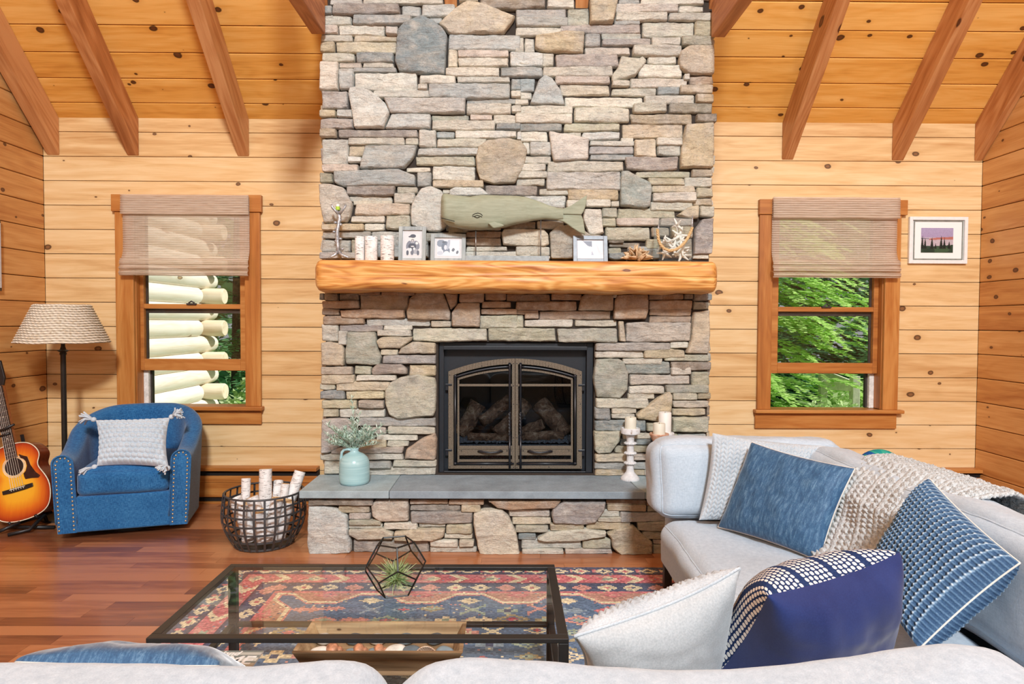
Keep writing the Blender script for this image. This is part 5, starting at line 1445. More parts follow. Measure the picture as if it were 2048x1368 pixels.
m=MB(); m.tube([bc+V((RB(HB)*math.cos(2*pi*k/56),RB(HB)*math.sin(2*pi*k/56),HB)) for k in range(56)],.006,8,closed=True); m.build('rim',bm2(),bk,smooth=True)
NS=26
for k in range(NS):
    a=2*pi*k/NS; m=MB(); t_=V((-math.sin(a),math.cos(a),0)); rd=V((math.cos(a),math.sin(a),0))
    pr=[]
    for q in range(13):
        z=.002+(HB-.002)*q/12; pr.append(bc+rd*(RB(z)+.005)+V((0,0,z)))
    vs=[]
    for p in pr: vs+= [p-t_*.006,p+t_*.006,p+t_*.006+rd*.003,p-t_*.006+rd*.003]
    m.add(vs,[(4*i+c_,4*i+(c_+1)%4,4*i+4+(c_+1)%4,4*i+4+c_) for i in range(12) for c_ in range(4)]); m.build('strap',bm2(),bk)
m=MB(); m.lathe([(0,.003),(.155,.003),(.157,.009),(0,.009)],bc,40); m.build('bottom',bm2(),bk)
B_=lambda u,v,Y: P(430+u/4.146,790+v/4.146,Y)
logs=[((165,1290,3.82),(258,690,3.90),.026,'slim birch log standing at the back left of the basket'),
 ((415,1300,3.88),(420,612,3.93),.037,'tallest birch log, standing upright in the middle of the basket'),
 ((560,1290,3.80),(705,632,3.93),.033,'birch log leaning right against the hearth slab, in the basket'),
 ((300,1180,3.74),(160,850,3.76),.038,'short thick birch log leaning left over the basket rim'),
 ((430,1200,3.72),(305,845,3.74),.035,'birch log in the basket leaning left, right of the short thick one'),
 ((500,1250,3.83),(528,710,3.96),.029,'birch log behind the tallest one, pale broken top, in the basket'),
 ((450,1290,3.72),(520,860,3.76),.034,'birch log at the front of the basket leaning right below the tallest log'),
 ((560,1250,3.80),(585,735,3.86),.024,'thin birch log between the two right hand logs of the basket'),
 ((610,1260,3.78),(615,880,3.80),.036,'short birch log at the right inside of the basket below the hearth slab'),
 ((230,1290,3.74),(255,900,3.76),.036,'birch log seen through the left front straps of the basket'),
 ((380,1300,3.69),(360,960,3.70),.033,'birch log seen through the middle front straps of the basket')]
def inb(p):
    q=p-bc; r_=math.hypot(q.x,q.y); lim=RB(max(0,min(HB,q.z)))-.045
    if r_>lim and q.z<HB-.02: q.x*=lim/r_; q.y*=lim/r_
    q.z=max(q.z,.05); return bc+q
for i,(a,b,r_,lab) in enumerate(logs):
    A=inb(B_(*a)); B2=B_(*b)
    if B2.z<.33: B2=inb(B2)
    axx=(B2-A).normalized()
    m=MB(); seg=14; m.tube([A+(B2-A)*(q/seg) for q in range(seg+1)],r_,18)
    vs=[]
    for p in m.v:
        tt=(p-A).dot(axx); c_=A+axx*tt; d=p-c_; vs.append(c_+d*(1+.07*nz(tt*7+i*3,d.x*20,d.y*20+i)))
    m.v=vs; m.mi=[0]*(len(m.f)-2)+[1,1]
    cv_=(random.random(),random.random(),random.random(),1); m.c=[cv_]*len(m.v)
    o=m.build('birch_log',[birch(),logend()],angle=50); tag(o,lab,'log','birch logs in the basket')
# ================================================================== RUG
random.seed(3)
rx0=G(470,1141,0).x; rx1=1.95; ry1=3.47; ry0=.95; CS=.0105
NX=int((rx1-rx0)/CS); NY=int((ry1-ry0)/CS)
NAVY=(52,66,100); BLUE=(66,100,140); CREAM=(226,218,180); PINK=(202,106,114); RUST=(182,132,116); ROSE=(204,140,132); GREEN=(140,168,148); INK=(56,50,72); RED=(188,80,94); OLIVE=(150,144,108); LBLUE=(120,150,172)
rc=[[BLUE]*NX for _ in range(NY)]
def dia(x,y,cx,cy,rx_,ry_): return abs(x-cx)/rx_+abs(y-cy)/ry_
def band_col(d,s,k):
    """d distance into the rug from its edge (m), s position along the edge (m)"""
    if d<.018: return NAVY
    if d<.095:      # cream stepped diamonds on navy
        q=dia((s%.118)-.059,d-.056,0,0,.052,.036)
        if q<.38: return RED if int(s/.118)%2 else NAVY
        if q<1.0: return CREAM
        if abs((s%.118))<.02 and abs(d-.056)<.02: return PINK
        return NAVY if q<1.6 else INK
    if d<.105: return INK
    if d<.215:      # pink chevron band
        w=.30; ph=(s%w)/w; y=abs(d-.16)/.055
        e=(ph+ .22*y)%1
        if e<.16: return CREAM
        if e<.22: return RED
        if .46<e<.60 and y<.75: return ROSE if y>.25 else GREEN
        if .60<=e<.70: return CREAM if y<.6 else PINK
        return PINK if (int(s*60)+int(d*60))%3 else RED
    if d<.225: return INK
    if d<.320:
        q=dia((s%.125)-.0625,d-.272,0,0,.056,.044)
        if q<.30: return (PINK,NAVY,RUST)[int(s/.125)%3]
        if q<.95: return (CREAM,CREAM,ROSE)[int(s/.125)%3]
        return NAVY
    if d<.332: return PINK
    if d<.46:       # wavy cream line between rust and blue
        wv=.395+.048*max(-1,min(1,1.6*math.sin(2*pi*s/.46)))
        wv=round(wv/.0105)*.0105
        if abs(d-wv)<.011: return CREAM
        if d<wv:
            q=dia((s%.46)-.115,d-.36,0,0,.09,.04)
            return ROSE if q<.35 else (PINK if q<.7 else RUST)
        if d<wv+.026: return ROSE if int(s*80)%2 else PINK
        q=dia((s%.46)-.345,d-.425,0,0,.055,.036)
        if q<1: return CREAM
        return BLUE
    return None
motifs=[]
mx0,mx1=rx0+.46,rx1-.46; my0,my1=ry0+.46,ry1-.46
y=my1-.06; r_=0
while y>my0:
    x=mx0+.08+(.09 if r_%2 else 0)
    while x<mx1:
        motifs.append((x+random.uniform(-.02,.02),y+random.uniform(-.01,.01),random.choice('dfsxdfo'),random.choice((CREAM,CREAM,PINK,GREEN,ROSE,LBLUE,OLIVE)),random.choice((RED,NAVY,GREEN,CREAM,PINK)),random.uniform(.8,1.2)))
        x+=random.uniform(.125,.165)
    y-=.105; r_+=1
# central medallion, stepped
mcx,mcy=(rx0+rx1)/2-.35,2.02
def field(x,y):
    q=dia(x,y,mcx,mcy,.62,.52)
    if q<1:
        st=int(q*14)
        base=(RED,PINK,CREAM,GREEN,RUST,PINK,RED,CREAM,OLIVE,RUST,RUST,GREEN,CREAM,PINK)[st]
        if (int(x*42)+int(y*42))%5==0 and st not in(2,7): base=CREAM
        return base
    return BLUE
for j in range(NY):
    for i in range(NX):
        x=rx0+(i+.5)*CS; y=ry0+(j+.5)*CS
        dl=[(ry1-y,x-rx0,0),(x-rx0,ry1-y,1),(y-ry0,x-rx0,2),(rx1-x,ry1-y,3)]
        d,s,k=min(dl)
        c=band_col(d,s,k)
        rc[j][i]=c if c else field(x,y)
for (mx,my,ty,c1,c2,sc_) in motifs:
    if dia(mx,my,mcx,mcy,.66,.56)<1: continue
    R=int(.08/CS)
    ci=int((mx-rx0)/CS); cj=int((my-ry0)/CS)
    for dj in range(-R,R+1):
        for di in range(-R,R+1):
            i,j=ci+di,cj+dj
            if not(0<=i<NX and 0<=j<NY): continue
            x,y=di*CS/sc_,dj*CS/sc_
            col=None; q=abs(x)/.07+abs(y)/.042
            if ty=='d': col=c1 if .55<q<1 else c2 if q<.35 else None
            elif ty=='f':
                if (abs(x)<.02 and abs(y)<.045) or (abs(y)<.018 and abs(x)<.058): col=c1
                if abs(x)<.014 and abs(y)<.014: col=c2
            elif ty=='s': col=c1 if q<1 and (abs(abs(x)-.03)<.013 or abs(y)<.013) else None
            elif ty=='x': col=c1 if abs(abs(x)*.8-abs(y))<.012 and abs(x)<.055 else (c2 if q<.2 else None)
            elif ty=='o': col=c2 if q<.5 else c1 if q<.9 else None
            if col: rc[j][i]=col
m=MB()
for j in range(NY):
    for i in range(NX):
        c=rc[j][i]; k=random.uniform(.94,1.18); 
        if random.random()<.04: c=random.choice((CREAM,NAVY,ROSE,LBLUE,c))
        c=[max(0,min(255,(q*.72+w_*.28)*k)) for q,w_ in zip(c,(196,186,180))]
        x=rx0+i*CS; y=ry0+j*CS; z=.010+.0012*random.random()
        m.add([(x,y,z),(x+CS,y,z),(x+CS,y+CS,z),(x,y+CS,z)],[(0,1,2,3)],C(*c))
rugm=SM('woven_rug',.95,spec=.08); t=rugm.noise(rugm.obj(),320,3,.7); rugm.base(rugm.mix(.8,rugm.attr(),rugm.mix(1.0,rugm.attr(),rugm.ramp(t,[(.25,.55),(.75,1.35)]),'MULTIPLY'))); rugm.bump(t,.6,.004)
m.box(rx0,rx1,ry0,ry1,.0005,.0098,C(70,70,86))
o=m.build('rug',rugm()); tag(o,'blue, pink and cream patterned wool rug under the glass coffee table','rug')
# ================================================================== COFFEE TABLE
TZ=.452
tm=plain('table_black',(34,33,33),.38,spec=.5,var=.08)
tf0=G(290,1276,TZ); tf1=G(1137,1278,TZ); tb0=G(465,1126,TZ); tb1=G(1110,1130,TZ)
tx0=(tf0.x+tb0.x)/2; tx1=(tf1.x+tb1.x)/2; ty0=(tf0.y+tf1.y)/2; ty1=(tb0.y+tb1.y)/2
tb=thing('coffee_table','rectangular black metal coffee table with a glass top and a glass lower shelf','coffee table',V(((tx0+tx1)/2,(ty0+ty1)/2,0)))
b=.028; z0,z1=TZ-.014,TZ
m=MB(); 
m.box(tx0,tx1,ty0,ty0+b,z0,z1); m.box(tx0,tx1,ty1-b,ty1,z0,z1); m.box(tx0,tx0+b,ty0+b,ty1-b,z0,z1); m.box(tx1-b,tx1,ty0+b,ty1-b,z0,z1); m.build('top_frame',tm(),tb,bevel=.002)
for x in (tx0,tx1-b):
    for y in (ty0,ty1-b):
        m=MB(); m.box(x,x+b,y,y+b,.0122,z0); m.build('leg',tm(),tb,bevel=.002)
SZ=.245
m=MB(); m.box(tx0+b,tx1-b,ty0,ty0+b*.8,SZ-.014,SZ); m.box(tx0+b,tx1-b,ty1-b*.8,ty1,SZ-.014,SZ); m.box(tx0,tx0+b*.8,ty0+b,ty1-b,SZ-.014,SZ); m.box(tx1-b*.8,tx1,ty0+b,ty1-b,SZ-.014,SZ); m.build('shelf_frame',tm(),tb,bevel=.002)
tg=glass_mat('table_glass',(.985,.995,.99,1),refl=.85)
m=MB(); m.box(tx0+b*.8,tx1-b*.8,ty0+b*.8,ty1-b*.8,TZ-.007,TZ-.001); m.build('glass_top',tg(),tb)
sg_=glass_mat('shelf_glass',(.99,.995,.99,1),refl=.35)
m=MB(); m.box(tx0+b*.7,tx1-b*.7,ty0+b*.7,ty1-b*.7,SZ-.007,SZ); m.build('glass_shelf',sg_(),tb)
# ---------------- terrarium: glass dodecahedron
phi=(1+5**.5)/2
dv=[V((x,y,z)) for x in (-1,1) for y in (-1,1) for z in (-1,1)]
for a in (-1,1):
    for c in (-1,1): dv+= [V((0,a/phi,c*phi)),V((a/phi,c*phi,0)),V((a*phi,0,c/phi))]
# rest on a face: axis through a face centre = (0,1,phi) type direction
axd=V((0,1,phi)).normalized() if False else V((1,0,phi)).normalized()
import itertools
el=2/phi
edges=[(i,j) for i,j in itertools.combinations(range(20),2) if abs((dv[i]-dv[j]).length-el)<1e-3]
# find face normals from icosahedron vertices
fn=[V((0,b*phi,a)) for a in (-1,1) for b in (-1,1)]+[V((b*phi,a,0)) for a in (-1,1) for b in (-1,1)]+[V((a,0,b*phi)) for a in (-1,1) for b in (-1,1)]
fn=[f.normalized() for f in fn]
q0=fn[0].rotation_difference(V((0,0,-1))).to_matrix()
S_=.0575
TR=G(791,1176,TZ+.012)
R_=rotz(math.radians(14))@q0
dv=[R_@p*S_ for p in dv]; zmin=min(p.z for p in dv)
tc=V((TR.x,TR.y,TZ)); dv=[p+tc+V((0,0,-zmin+.004)) for p in dv]
te=thing('terrarium','black framed geometric glass terrarium on the coffee table, air plant inside','terrarium',tc)
m=MB()
for i,j in edges:
    m.tube([dv[i],dv[j]],.0026,6)
m.build('frame',plain('lead_black',(30,32,32),.4,metal=.4)(),te)
tgl=glass_mat('terrarium_glass',(.88,.91,.90,1),refl=1.0)
for f in fn:
    nn=R_@f
    if nn.z>.95 : continue
    face=[p for p in dv if abs((p-(tc+V((0,0,-zmin+.004)))).dot(nn)-max((q-(tc+V((0,0,-zmin+.004)))).dot(nn) for q in dv))<1e-4]
    c=sum(face,V((0,0,0)))/5; u=(face[0]-c).normalized(); w_=nn.cross(u); face.sort(key=lambda p: math.atan2((p-c).dot(w_),(p-c).dot(u)))
    m=MB(); m.add(face,[tuple(range(5))]); m.build('pane',tgl(),te)
airm=SM('air_plant',.7); a_,_,_=airm.sep(airm.attr()); airm.base(airm.ramp(a_,[(0,C(92,128,78)),(.5,C(150,178,116)),(1,C(206,218,170))]))
random.seed(9)
m=MB(); c=tc+V((0,0,.045))
for k in range(300):
    a=random.uniform(0,6.28); e=random.uniform(-.9,1.5); d=V((math.cos(a)*math.cos(e),math.sin(a)*math.cos(e),math.sin(e)))
    L=random.uniform(.024,.052); s2=V((random.uniform(-1,1),random.uniform(-1,1),random.uniform(-.4,1)))*.02
    m.tube([c+d*.006,c+d*L*.55+s2*.5,c+d*L+s2*1.6],[.0016,.0013,.0004],4,(random.random(),0,0,1))
m.v=[V((p.x,p.y,max(p.z,TZ+.008))) for p in m.v]
o=m.build('air_plant',airm()); tag(o,'spiky green air plant inside the geometric glass terrarium','plant')
# ---------------- wooden tray with shells and stones
oak=wood('tray_wood',(1,0,0),(0,.6,1),(192,166,130),(156,128,96),(100,76,52),knots=.3,kcol=(96,62,36),rough=.75,figure=1.2,knot_scale=(4,7))
tz1=SZ+.082
a0=G(582,1305,tz1); a1=G(926,1305,tz1); b0=G(612,1250,tz1+.0)
ax0,ax1=a0.x,a1.x; ay0=a0.y; ay1=ay0+.21; fl=.045
tr=thing('wooden_tray','rustic wooden trough tray on the lower shelf of the coffee table','tray',V(((ax0+ax1)/2,(ay0+ay1)/2,SZ)))
th=.014
def wallp(o0,o1,i0,i1,name):
    pass
bx0_,bx1_,by0_,by1_=ax0+fl,ax1-fl,ay0+fl*.5,ay1-fl*.5
m=MB(); m.box(bx0_-.006,bx1_+.006,by0_-.004,by1_+.004,SZ+.001,SZ+.040); m.build('bottom',oak(),tr,bevel=.002)
def sidew(q0,q1,q2,q3,off,name):
    m=MB(); m.prism([q0,q1,q2,q3],off); m.build(name,oak(),tr,bevel=.003)
sidew(V((bx0_,by0_,SZ+.001)),V((bx1_,by0_,SZ+.001)),V((ax1,ay0,tz1)),V((ax0,ay0,tz1)),V((0,th,0)),'long_side')
sidew(V((bx0_,by1_,SZ+.001)),V((bx1_,by1_,SZ+.001)),V((ax1,ay1,tz1)),V((ax0,ay1,tz1)),V((0,-th,0)),'long_side')
sidew(V((bx0_,by0_+th,SZ+.001)),V((bx0_,by1_-th,SZ+.001)),V((ax0,ay1-th,tz1)),V((ax0,ay0+th,tz1)),V((th,0,0)),'end')
sidew(V((bx1_,by0_+th,SZ+.001)),V((bx1_,by1_-th,SZ+.001)),V((ax1,ay1-th,tz1)),V((ax1,ay0+th,tz1)),V((-th,0,0)),'end')
stone_cols={'white':(226,222,214),'blue grey':(128,146,156),'dark grey':(98,110,118),'pale':(206,200,190)}
random.seed(14)
sm_=[]
def pebble(u,kind,w,label,shell=False,row=0,fan=False):
    c=P(400+u/3.657,1296,ay0+.05+row*.05); x=c.x; y=ay0+.052+row*.052; z=SZ+.040+ (.016 if row==0 else .017)
    m=MB(); col=stone_cols.get(kind,(200,160,130)); sd=random.uniform(0,50)
    if fan:
        def fnn(i,j):
            a=(i-.5)*2.5; r=.036*j; z_=.012*math.sin(pi*min(1,j*.95+.05))+.0022*math.cos(i*pi*22)*j
            return V((x+math.sin(a)*r, y-.012+z_*.4-.012*j, SZ+.052+math.cos(a)*r+.0))
        m.grid(66,14,fnn); mt=SM('scallop',.6); t=mt.noise(mt.scale(mt.obj(),(1,1,1)),40,2); mt.base(mt.mix(t,C(240,226,204),C(178,118,84)))
        o=m.build('seashell',mt(),smooth=True,solid=.002)
    elif shell:
        pts=[];rad=[]
        for k in range(60):
            t=k/59; a=t*5.2*pi; rr=.020*(1-t)**1.0
            pts.append(V((x+(t-.5)*w*.012*2.2, y+math.cos(a)*rr*.45, z+math.sin(a)*rr*.45))); rad.append(.002+.020*(1-t)*(w/2))
        m.tube(pts,rad,10); mt=plain('shell_brown',(176,124,96),.5,nscale=50,var=.5)
        o=m.build('seashell',mt(),smooth=True)
    else:
        m.sphere((x,y,z),.016*w,18,12,(1.25,.9,.72),rotz(random.uniform(-.4,.4)))
        m.v=[p+V((0,0,.003*nz(p.x*40+sd,p.y*40,p.z*40))) for p in m.v]
        mt=plain('pebble_'+kind.replace(' ','_'),col,.6,nscale=30,var=.12)
        o=m.build('pebble',mt(),smooth=True)
    tag(o,label,'shell' if (shell or fan) else 'stone','shells and stones in the tray')
pebble(872,'white',1.5,'white rounded stone at the left end of the wooden tray')
pebble(1020,'',2.0,'long brown streaked shell, second piece from the left in the wooden tray',True)
pebble(1110,'blue grey',1.1,'small blue grey stone between the two brown shells in the tray')
pebble(1205,'',1.7,'dark brown shell near the middle of the wooden tray',True)
pebble(1280,'blue grey',1.2,'blue grey stone right of the dark brown shell in the tray')
pebble(1350,'',1.6,'pinkish spiral shell in the tray, left of the large white stone',True)
pebble(1430,'white',1.9,'large white stone right of the middle of the wooden tray')
pebble(1540,'dark grey',1.7,'large dark grey stone left of the fan shell in the tray')
pebble(1660,'',1.6,'ribbed fan shaped scallop shell in the wooden tray',fan=True)
pebble(1790,'blue grey',1.5,'grey stone with a pale line at the right end of the tray')
for i,(u,kd) in enumerate(((900,'pale'),(1130,'dark grey'),(1300,'pale'),(1500,'blue grey'),(1720,'dark grey'))):
    pebble(u,kd,1.5,'%s stone at the back of the tray, %s'%(kd,('behind the white one at the left end','behind the small blue grey one','behind the pinkish shell','behind the large dark grey one','behind the fan shell')[i]),row=1.6)
# ---------------- magazine and remote
mz=SZ+.001
cA=[G(436,1326,mz+.006),G(512,1338,mz+.006),G(528,1304,mz+.006),G(447,1304,mz+.006)]
mag=thing('magazine','magazine with white capital letters lying on the lower shelf of the coffee table','magazine',V((sum(p.x for p in cA)/4,sum(p.y for p in cA)/4,mz)))
A=V((G(404,1304,mz).x,G(450,1304,mz).y,0)); B_x=G(528,1304,mz).x
Wm=.215; Hm=.275; ytop=G(470,1305,mz).y
x1=B_x; x0=x1-Wm
m=MB(); m.box(x0,x1,ytop-Hm,ytop,mz,mz+.006); m.build('pages',plain('paper',(232,230,224),.8)(),mag)
cv=Canvas(40,50,(150,158,150)); cv.poly([(0,0),(40,0),(40,16),(0,16)],(122,132,130)); cv.poly([(14,2),(40,2),(40,5),(14,6)],(188,190,184)); cv.poly([(14,9),(40,8),(40,12),(14,13)],(206,206,198)); cv.poly([(0,16),(40,14),(40,30),(0,30)],(178,172,156)); cv.poly([(0,30),(40,30),(40,50),(0,50)],(110,116,104))
cv.mesh(lambda i,j: V((x0+Wm*i,ytop-Hm*j,mz+.0064))).build('cover',photo_m(),mag)
def text(body,size,loc,rot,mt,parent,shear=0,bold=0):
    cu=bpy.data.curves.new('lettering','FONT'); cu.body=body; cu.size=size; cu.extrude=.0003; cu.shear=shear; cu.offset=bold
    tmp=bpy.data.objects.new('tmp_text',cu); COL.objects.link(tmp)
    dg=bpy.context.evaluated_depsgraph_get(); me=bpy.data.meshes.new_from_object(tmp.evaluated_get(dg)); bpy.data.objects.remove(tmp); me.name='lettering'
    me.materials.clear(); me.materials.append(mt); o=bpy.data.objects.new('lettering',me); COL.objects.link(o)
    o.parent=parent; o.location=V(loc)-ORG[parent.name]; o.rotation_euler=rot; return o
lw=plain('letter_white',(244,244,242),.6)()
text('HOME',.070,(x0+.004,ytop-.084,mz+.0068),(0,0,0),lw,mag,.15,.0012)
text('island',.036,(x0+.064,ytop-.030,mz+.0068),(0,0,0),lw,mag,.3,.0008)
rp=G(436,1320,mz+.01); rm=thing('remote_control','black remote control lying on the magazine beside the blue pillow','remote control',V((rp.x,rp.y,mz+.0072)))
m=MB(); m.box(rp.x-.022,rp.x+.022,rp.y-.13,rp.y+.02,mz+.0072,mz+.024); m.build('body',plain('remote_black',(24,24,26),.4)(),rm,bevel=.006,seg=3)
for r_ in range(6):
    for c_ in range(3):
        m=MB(); x=rp.x-.012+.012*c_; y=rp.y+.008-.018*r_; m.box(x-.004,x+.004,y-.004,y+.004,mz+.024,mz+.0262); m.build('button',plain('remote_button',(60,60,64),.5)() if (r_==0 and c_==0) else bpy.data.materials['remote_button'],rm,bevel=.0012)
# ================================================================== SECTIONAL SOFA
linen=SM('white_linen',.92,spec=.12); p=linen.obj()
a=linen.noise(linen.scale(p,(1,1,.15)),380,3,.6); b=linen.noise(linen.scale(p,(.15,.15,1)),380,3,.6); c=linen.noise(p,5,4,.5)
t=linen.math('ADD',linen.math('ADD',linen.math('MULTIPLY',a,.46),linen.math('MULTIPLY',b,.46)),linen.math('MULTIPLY',c,.08))
linen.base(linen.ramp(t,[(.34,C(162,179,195)),(.52,C(180,196,210)),(.68,C(195,209,222))])); linen.bump(t,.3,.003); linen.b.inputs['Sheen Weight'].default_value=.2
sofa=thing('sectional_sofa','large white linen sectional sofa wrapping the right side and the near edge','sofa',V((.4,1.6,0)))
def cushion(name,x0,x1,y0,y1,z0,z1,r,puff=(.0,.0,.02),wr=.008,seed=0,res=30,ry=0,rx=0,parent=None,ws=5,seam=None,prof=None):
    m=softbox((x1-x0)/2,(y1-y0)/2,(z1-z0)/2,r,puff,res,wr,seed,ws)
    M=Matrix.Rotation(ry,3,'Y')@Matrix.Rotation(rx,3,'X') if (rx or ry) else None
    cz=(z0+z1)/2; ctr=V(((x0+x1)/2,(y0+y1)/2,cz))
    def shp(p):
        if prof: p=p+V((0,0,prof(p.x)*max(0,min(1,(p.z-cz)/((z1-z0)/2)))))
        return p
    place(m,M,ctr); m.v=[shp(p) for p in m.v]
    o=m.build(name,linen(),parent or sofa,smooth=True,weld=True)
    if seam is not None:
        ax,sg=seam; loop=[]; n=36
        for k in range(4):
            for q in range(n):
                t=-1+2*q/n; a,b=((t,-1),(1,t),(-t,1),(-1,-t))[k]
                v=[0,0,0]; v[ax]=sg; v[(ax+1)%3]=a; v[(ax+2)%3]=b
                p=m.mp(v); loop.append(shp((M@p if M is not None else p)+ctr))
        s_=MB(); s_.tube(loop,.0034,6,closed=True); s_.build('welt',linen(),o,smooth=True)
    return o
def table(tb):
    def f(x):
        if x<=tb[0][0]: return tb[0][1]
        for (a,b),(c,d) in zip(tb,tb[1:]):
            if x<=c: return b+(d-b)*(x-a)/(c-a)
        return tb[-1][1]
    return f
K8=1.08/1310
left_prof=table([((u-1014)*K8,-(v-1306)*K8) for u,v in ((-900,1312),(0,1318),(130,1322),(300,1326),(400,1330),(520,1328),(600,1318),(660,1309),(720,1309),(760,1312),(775,1314))])
right_prof=table([((u-1014)*K8,-(v-1309)*K8) for u,v in ((780,1316),(830,1321),(950,1319),(1050,1326),(1150,1329),(1300,1335),(1450,1343),(1550,1331),(1650,1315),(1800,1297),(1900,1288),(2000,1288),(2100,1290))])
SEZ=.405
cushion('base',.765,1.66,1.62,3.24,.125,.275,.03,(0,0,0),.004,1,20)
cushion('base',-1.72,1.66,.86,1.63,.125,.275,.03,(0,0,0),.004,2,20)
sc1=cushion('seat_cushion',.725,1.40,1.655,3.075,.268,SEZ-.012,.062,(.012,.0,.022),.010,3,44,seam=(0,-1))
cushion('seat_cushion',-.19,1.40,1.10,1.665,.268,SEZ-.012,.055,(0,.008,.016),.007,4,30)
cushion('seat_cushion',-1.68,-.20,1.10,1.665,.268,SEZ-.012,.055,(0,.008,.016),.007,5,30)
# back cushions
cushion('back_cushion',.705,1.60,3.04,3.26,.392,.762,.07,(.02,.028,.008),.010,6,40,rx=math.radians(-3),seam=(1,-1))
cushion('back_cushion',1.36,1.61,2.32,3.05,.40,.748,.075,(.02,.01,.012),.012,7,40,ry=math.radians(9),seam=(0,-1))
cushion('back_cushion',1.36,1.61,1.17,2.335,.40,.75,.075,(.02,.02,.012),.012,8,40,ry=math.radians(9),seam=(0,-1))
cushion('back_cushion',-1.70,-.183,.865,1.115,.40,.762,.066,(.0,.02,.014),.010,9,46,ws=4,prof=left_prof)
cushion('back_cushion',-.178,.86,.865,1.115,.40,.758,.066,(.0,.02,.020),.010,10,46,ws=4,prof=right_prof)
# frame behind the back cushions, legs
cushion('back_frame',1.585,1.69,.88,3.24,.13,.60,.04,(0,0,0),.003,11,16)
cushion('back_frame',.80,1.60,3.215,3.30,.13,.60,.04,(0,0,0),.003,12,16)
cushion('back_frame',-1.74,.86,.80,.885,.13,.60,.04,(0,0,0),.003,13,16)
legm=plain('sofa_leg',(46,32,26),.5)
for (x,y) in ((.795,3.19),(.795,1.75),(1.62,3.19),(1.62,.95),(-1.68,1.58),(-1.68,.93),(.2,1.58)):
    m=MB(); m.box(x-.019,x+.019,y-.019,y+.019,.0125 if x<1.9 and y<3.45 and x>rx0 else .001,.135); m.build('leg',legm(),sofa,bevel=.003)
# welt seams on the visible seat cushion end
m=MB()
# ---------------- pillows on the sofa
def pq(u,v,Y): return P(u,v,Y)
def pillow(name,label,cs,th,fmat,bmat,front=None,back=None,nu=110,nv=110,bow=.05,wr=.008,seed=0,pinch=.5,flat=2.2,welt=None,names=('front','back'),sag=(0,0,0)):
    f,b,N=pillow_mesh(*cs,th,nu,nv,bow,front,back,sag,pinch,wr,seed,0,flat)
    lo=min(cs,key=lambda p:p.z)
    root=thing(name,label,'pillow',V(((cs[0].x+cs[1].x)/2,(cs[0].y+cs[1].y)/2,lo.z)))
    fo=f.build(names[0],fmat,root,smooth=True); bo=b.build(names[1],bmat,root,smooth=True)
    if welt:
        n_=nu+1; ring=[f.v[i] for i in range(n_)]+[f.v[j*n_+nu] for j in range(1,nv+1)]+[f.v[nv*n_+i] for i in range(nu-1,-1,-1)]+[f.v[j*n_] for j in range(nv-1,0,-1)]
        m=MB(); m.tube(ring[::2],welt[1],6,closed=True); m.build('welt',welt[0],root,smooth=True)
    return root,N
def braid(u,v):
    a=.030; k=int(u/a); x=(u%a)/a-.5; s=1 if x>0 else -1
    y=(v/.021+ s*x*1.7+ (k%2)*.0)%1-.5
    return .0095*max(0,(1-(abs(abs(x)-.25)*3.4)**2))*max(0,1-(y*1.9)**2)**.7
velvet=SM('blue_velvet',.55,spec=.2); p=velvet.obj(); t=velvet.noise(velvet.scale(velvet.uv(),(1,.22,1)),90,5,.75,.3); t2=velvet.noise(p,260,2,.5)
velvet.base(velvet.ramp(velvet.math('ADD',velvet.math('MULTIPLY',t,.8),velvet.math('MULTIPLY',t2,.2)),[(.30,C(38,66,98)),(.5,C(60,96,132)),(.72,C(112,148,176))])); velvet.b.inputs['Sheen Weight'].default_value=.6; velvet.b.inputs['Sheen Roughness'].default_value=.3
yarn=knitw
creamb=fabric('cream_back',(206,200,190),(230,226,218),700)
greyk=SM('pale_knit',.95,spec=.1); t=greyk.noise(greyk.obj(),240,3,.6); t2=greyk.noise(greyk.obj(),10,3,.5); greyk.base(greyk.ramp(greyk.math('ADD',greyk.math('MULTIPLY',t,.6),greyk.math('MULTIPLY',t2,.4)),[(.3,C(160,172,182)),(.7,C(200,209,216))])); greyk.bump(t,.5,.003)
pillow('knit_pillow','pale chunky braided knit pillow leaning on the far back cushion behind the blue velvet pillow',[pq(1398,1040,2.93),pq(1590,1052,2.90),pq(1652,892,2.985),pq(1425,866,2.985)],.11,greyk(),creamb(),braid,None,170,170,.05,.006,1)
pillow('velvet_pillow','blue velvet square pillow in the far corner of the white sofa',[pq(1436,1054,2.86),pq(1640,1123,2.44),pq(1710,937,2.52),pq(1503,884,2.88)],.15,velvet(),creamb(),None,None,110,110,.06,.011,2,pinch=.42,welt=(creamb(),.0022))
# waffle knit
def waffle_mat():
    s=SM('waffle_knit',.95,spec=.1); u,v,_=s.sep(s.uv())
    wu=s.math('SINE',s.math('MULTIPLY',u,2*pi/.0185)); wv=s.math('SINE',s.math('MULTIPLY',v,2*pi/.0145))
    line=s.ramp(wu,[(.0,0.0),(.55,.15),(.93,1.0)]); dots=s.ramp(wv,[(.25,0.0),(.8,1.0)])
    n=s.noise(s.obj(),220,3,.6)
    t=s.math('ADD',s.math('MULTIPLY',line,.50),s.math('MULTIPLY',dots,.26)); t=s.math('ADD',t,s.math('MULTIPLY',s.math('SUBTRACT',n,.5),.5))
    s.base(s.ramp(t,[(.0,C(58,84,116)),(.30,C(92,122,152)),(.55,C(132,158,182)),(.85,C(202,214,222))])); s.bump(n,.5,.003); return s
def wafd(u,v): return .0028*math.sin(2*pi*u/.0185)+.0022*math.sin(2*pi*v/.0145)
wm=waffle_mat()
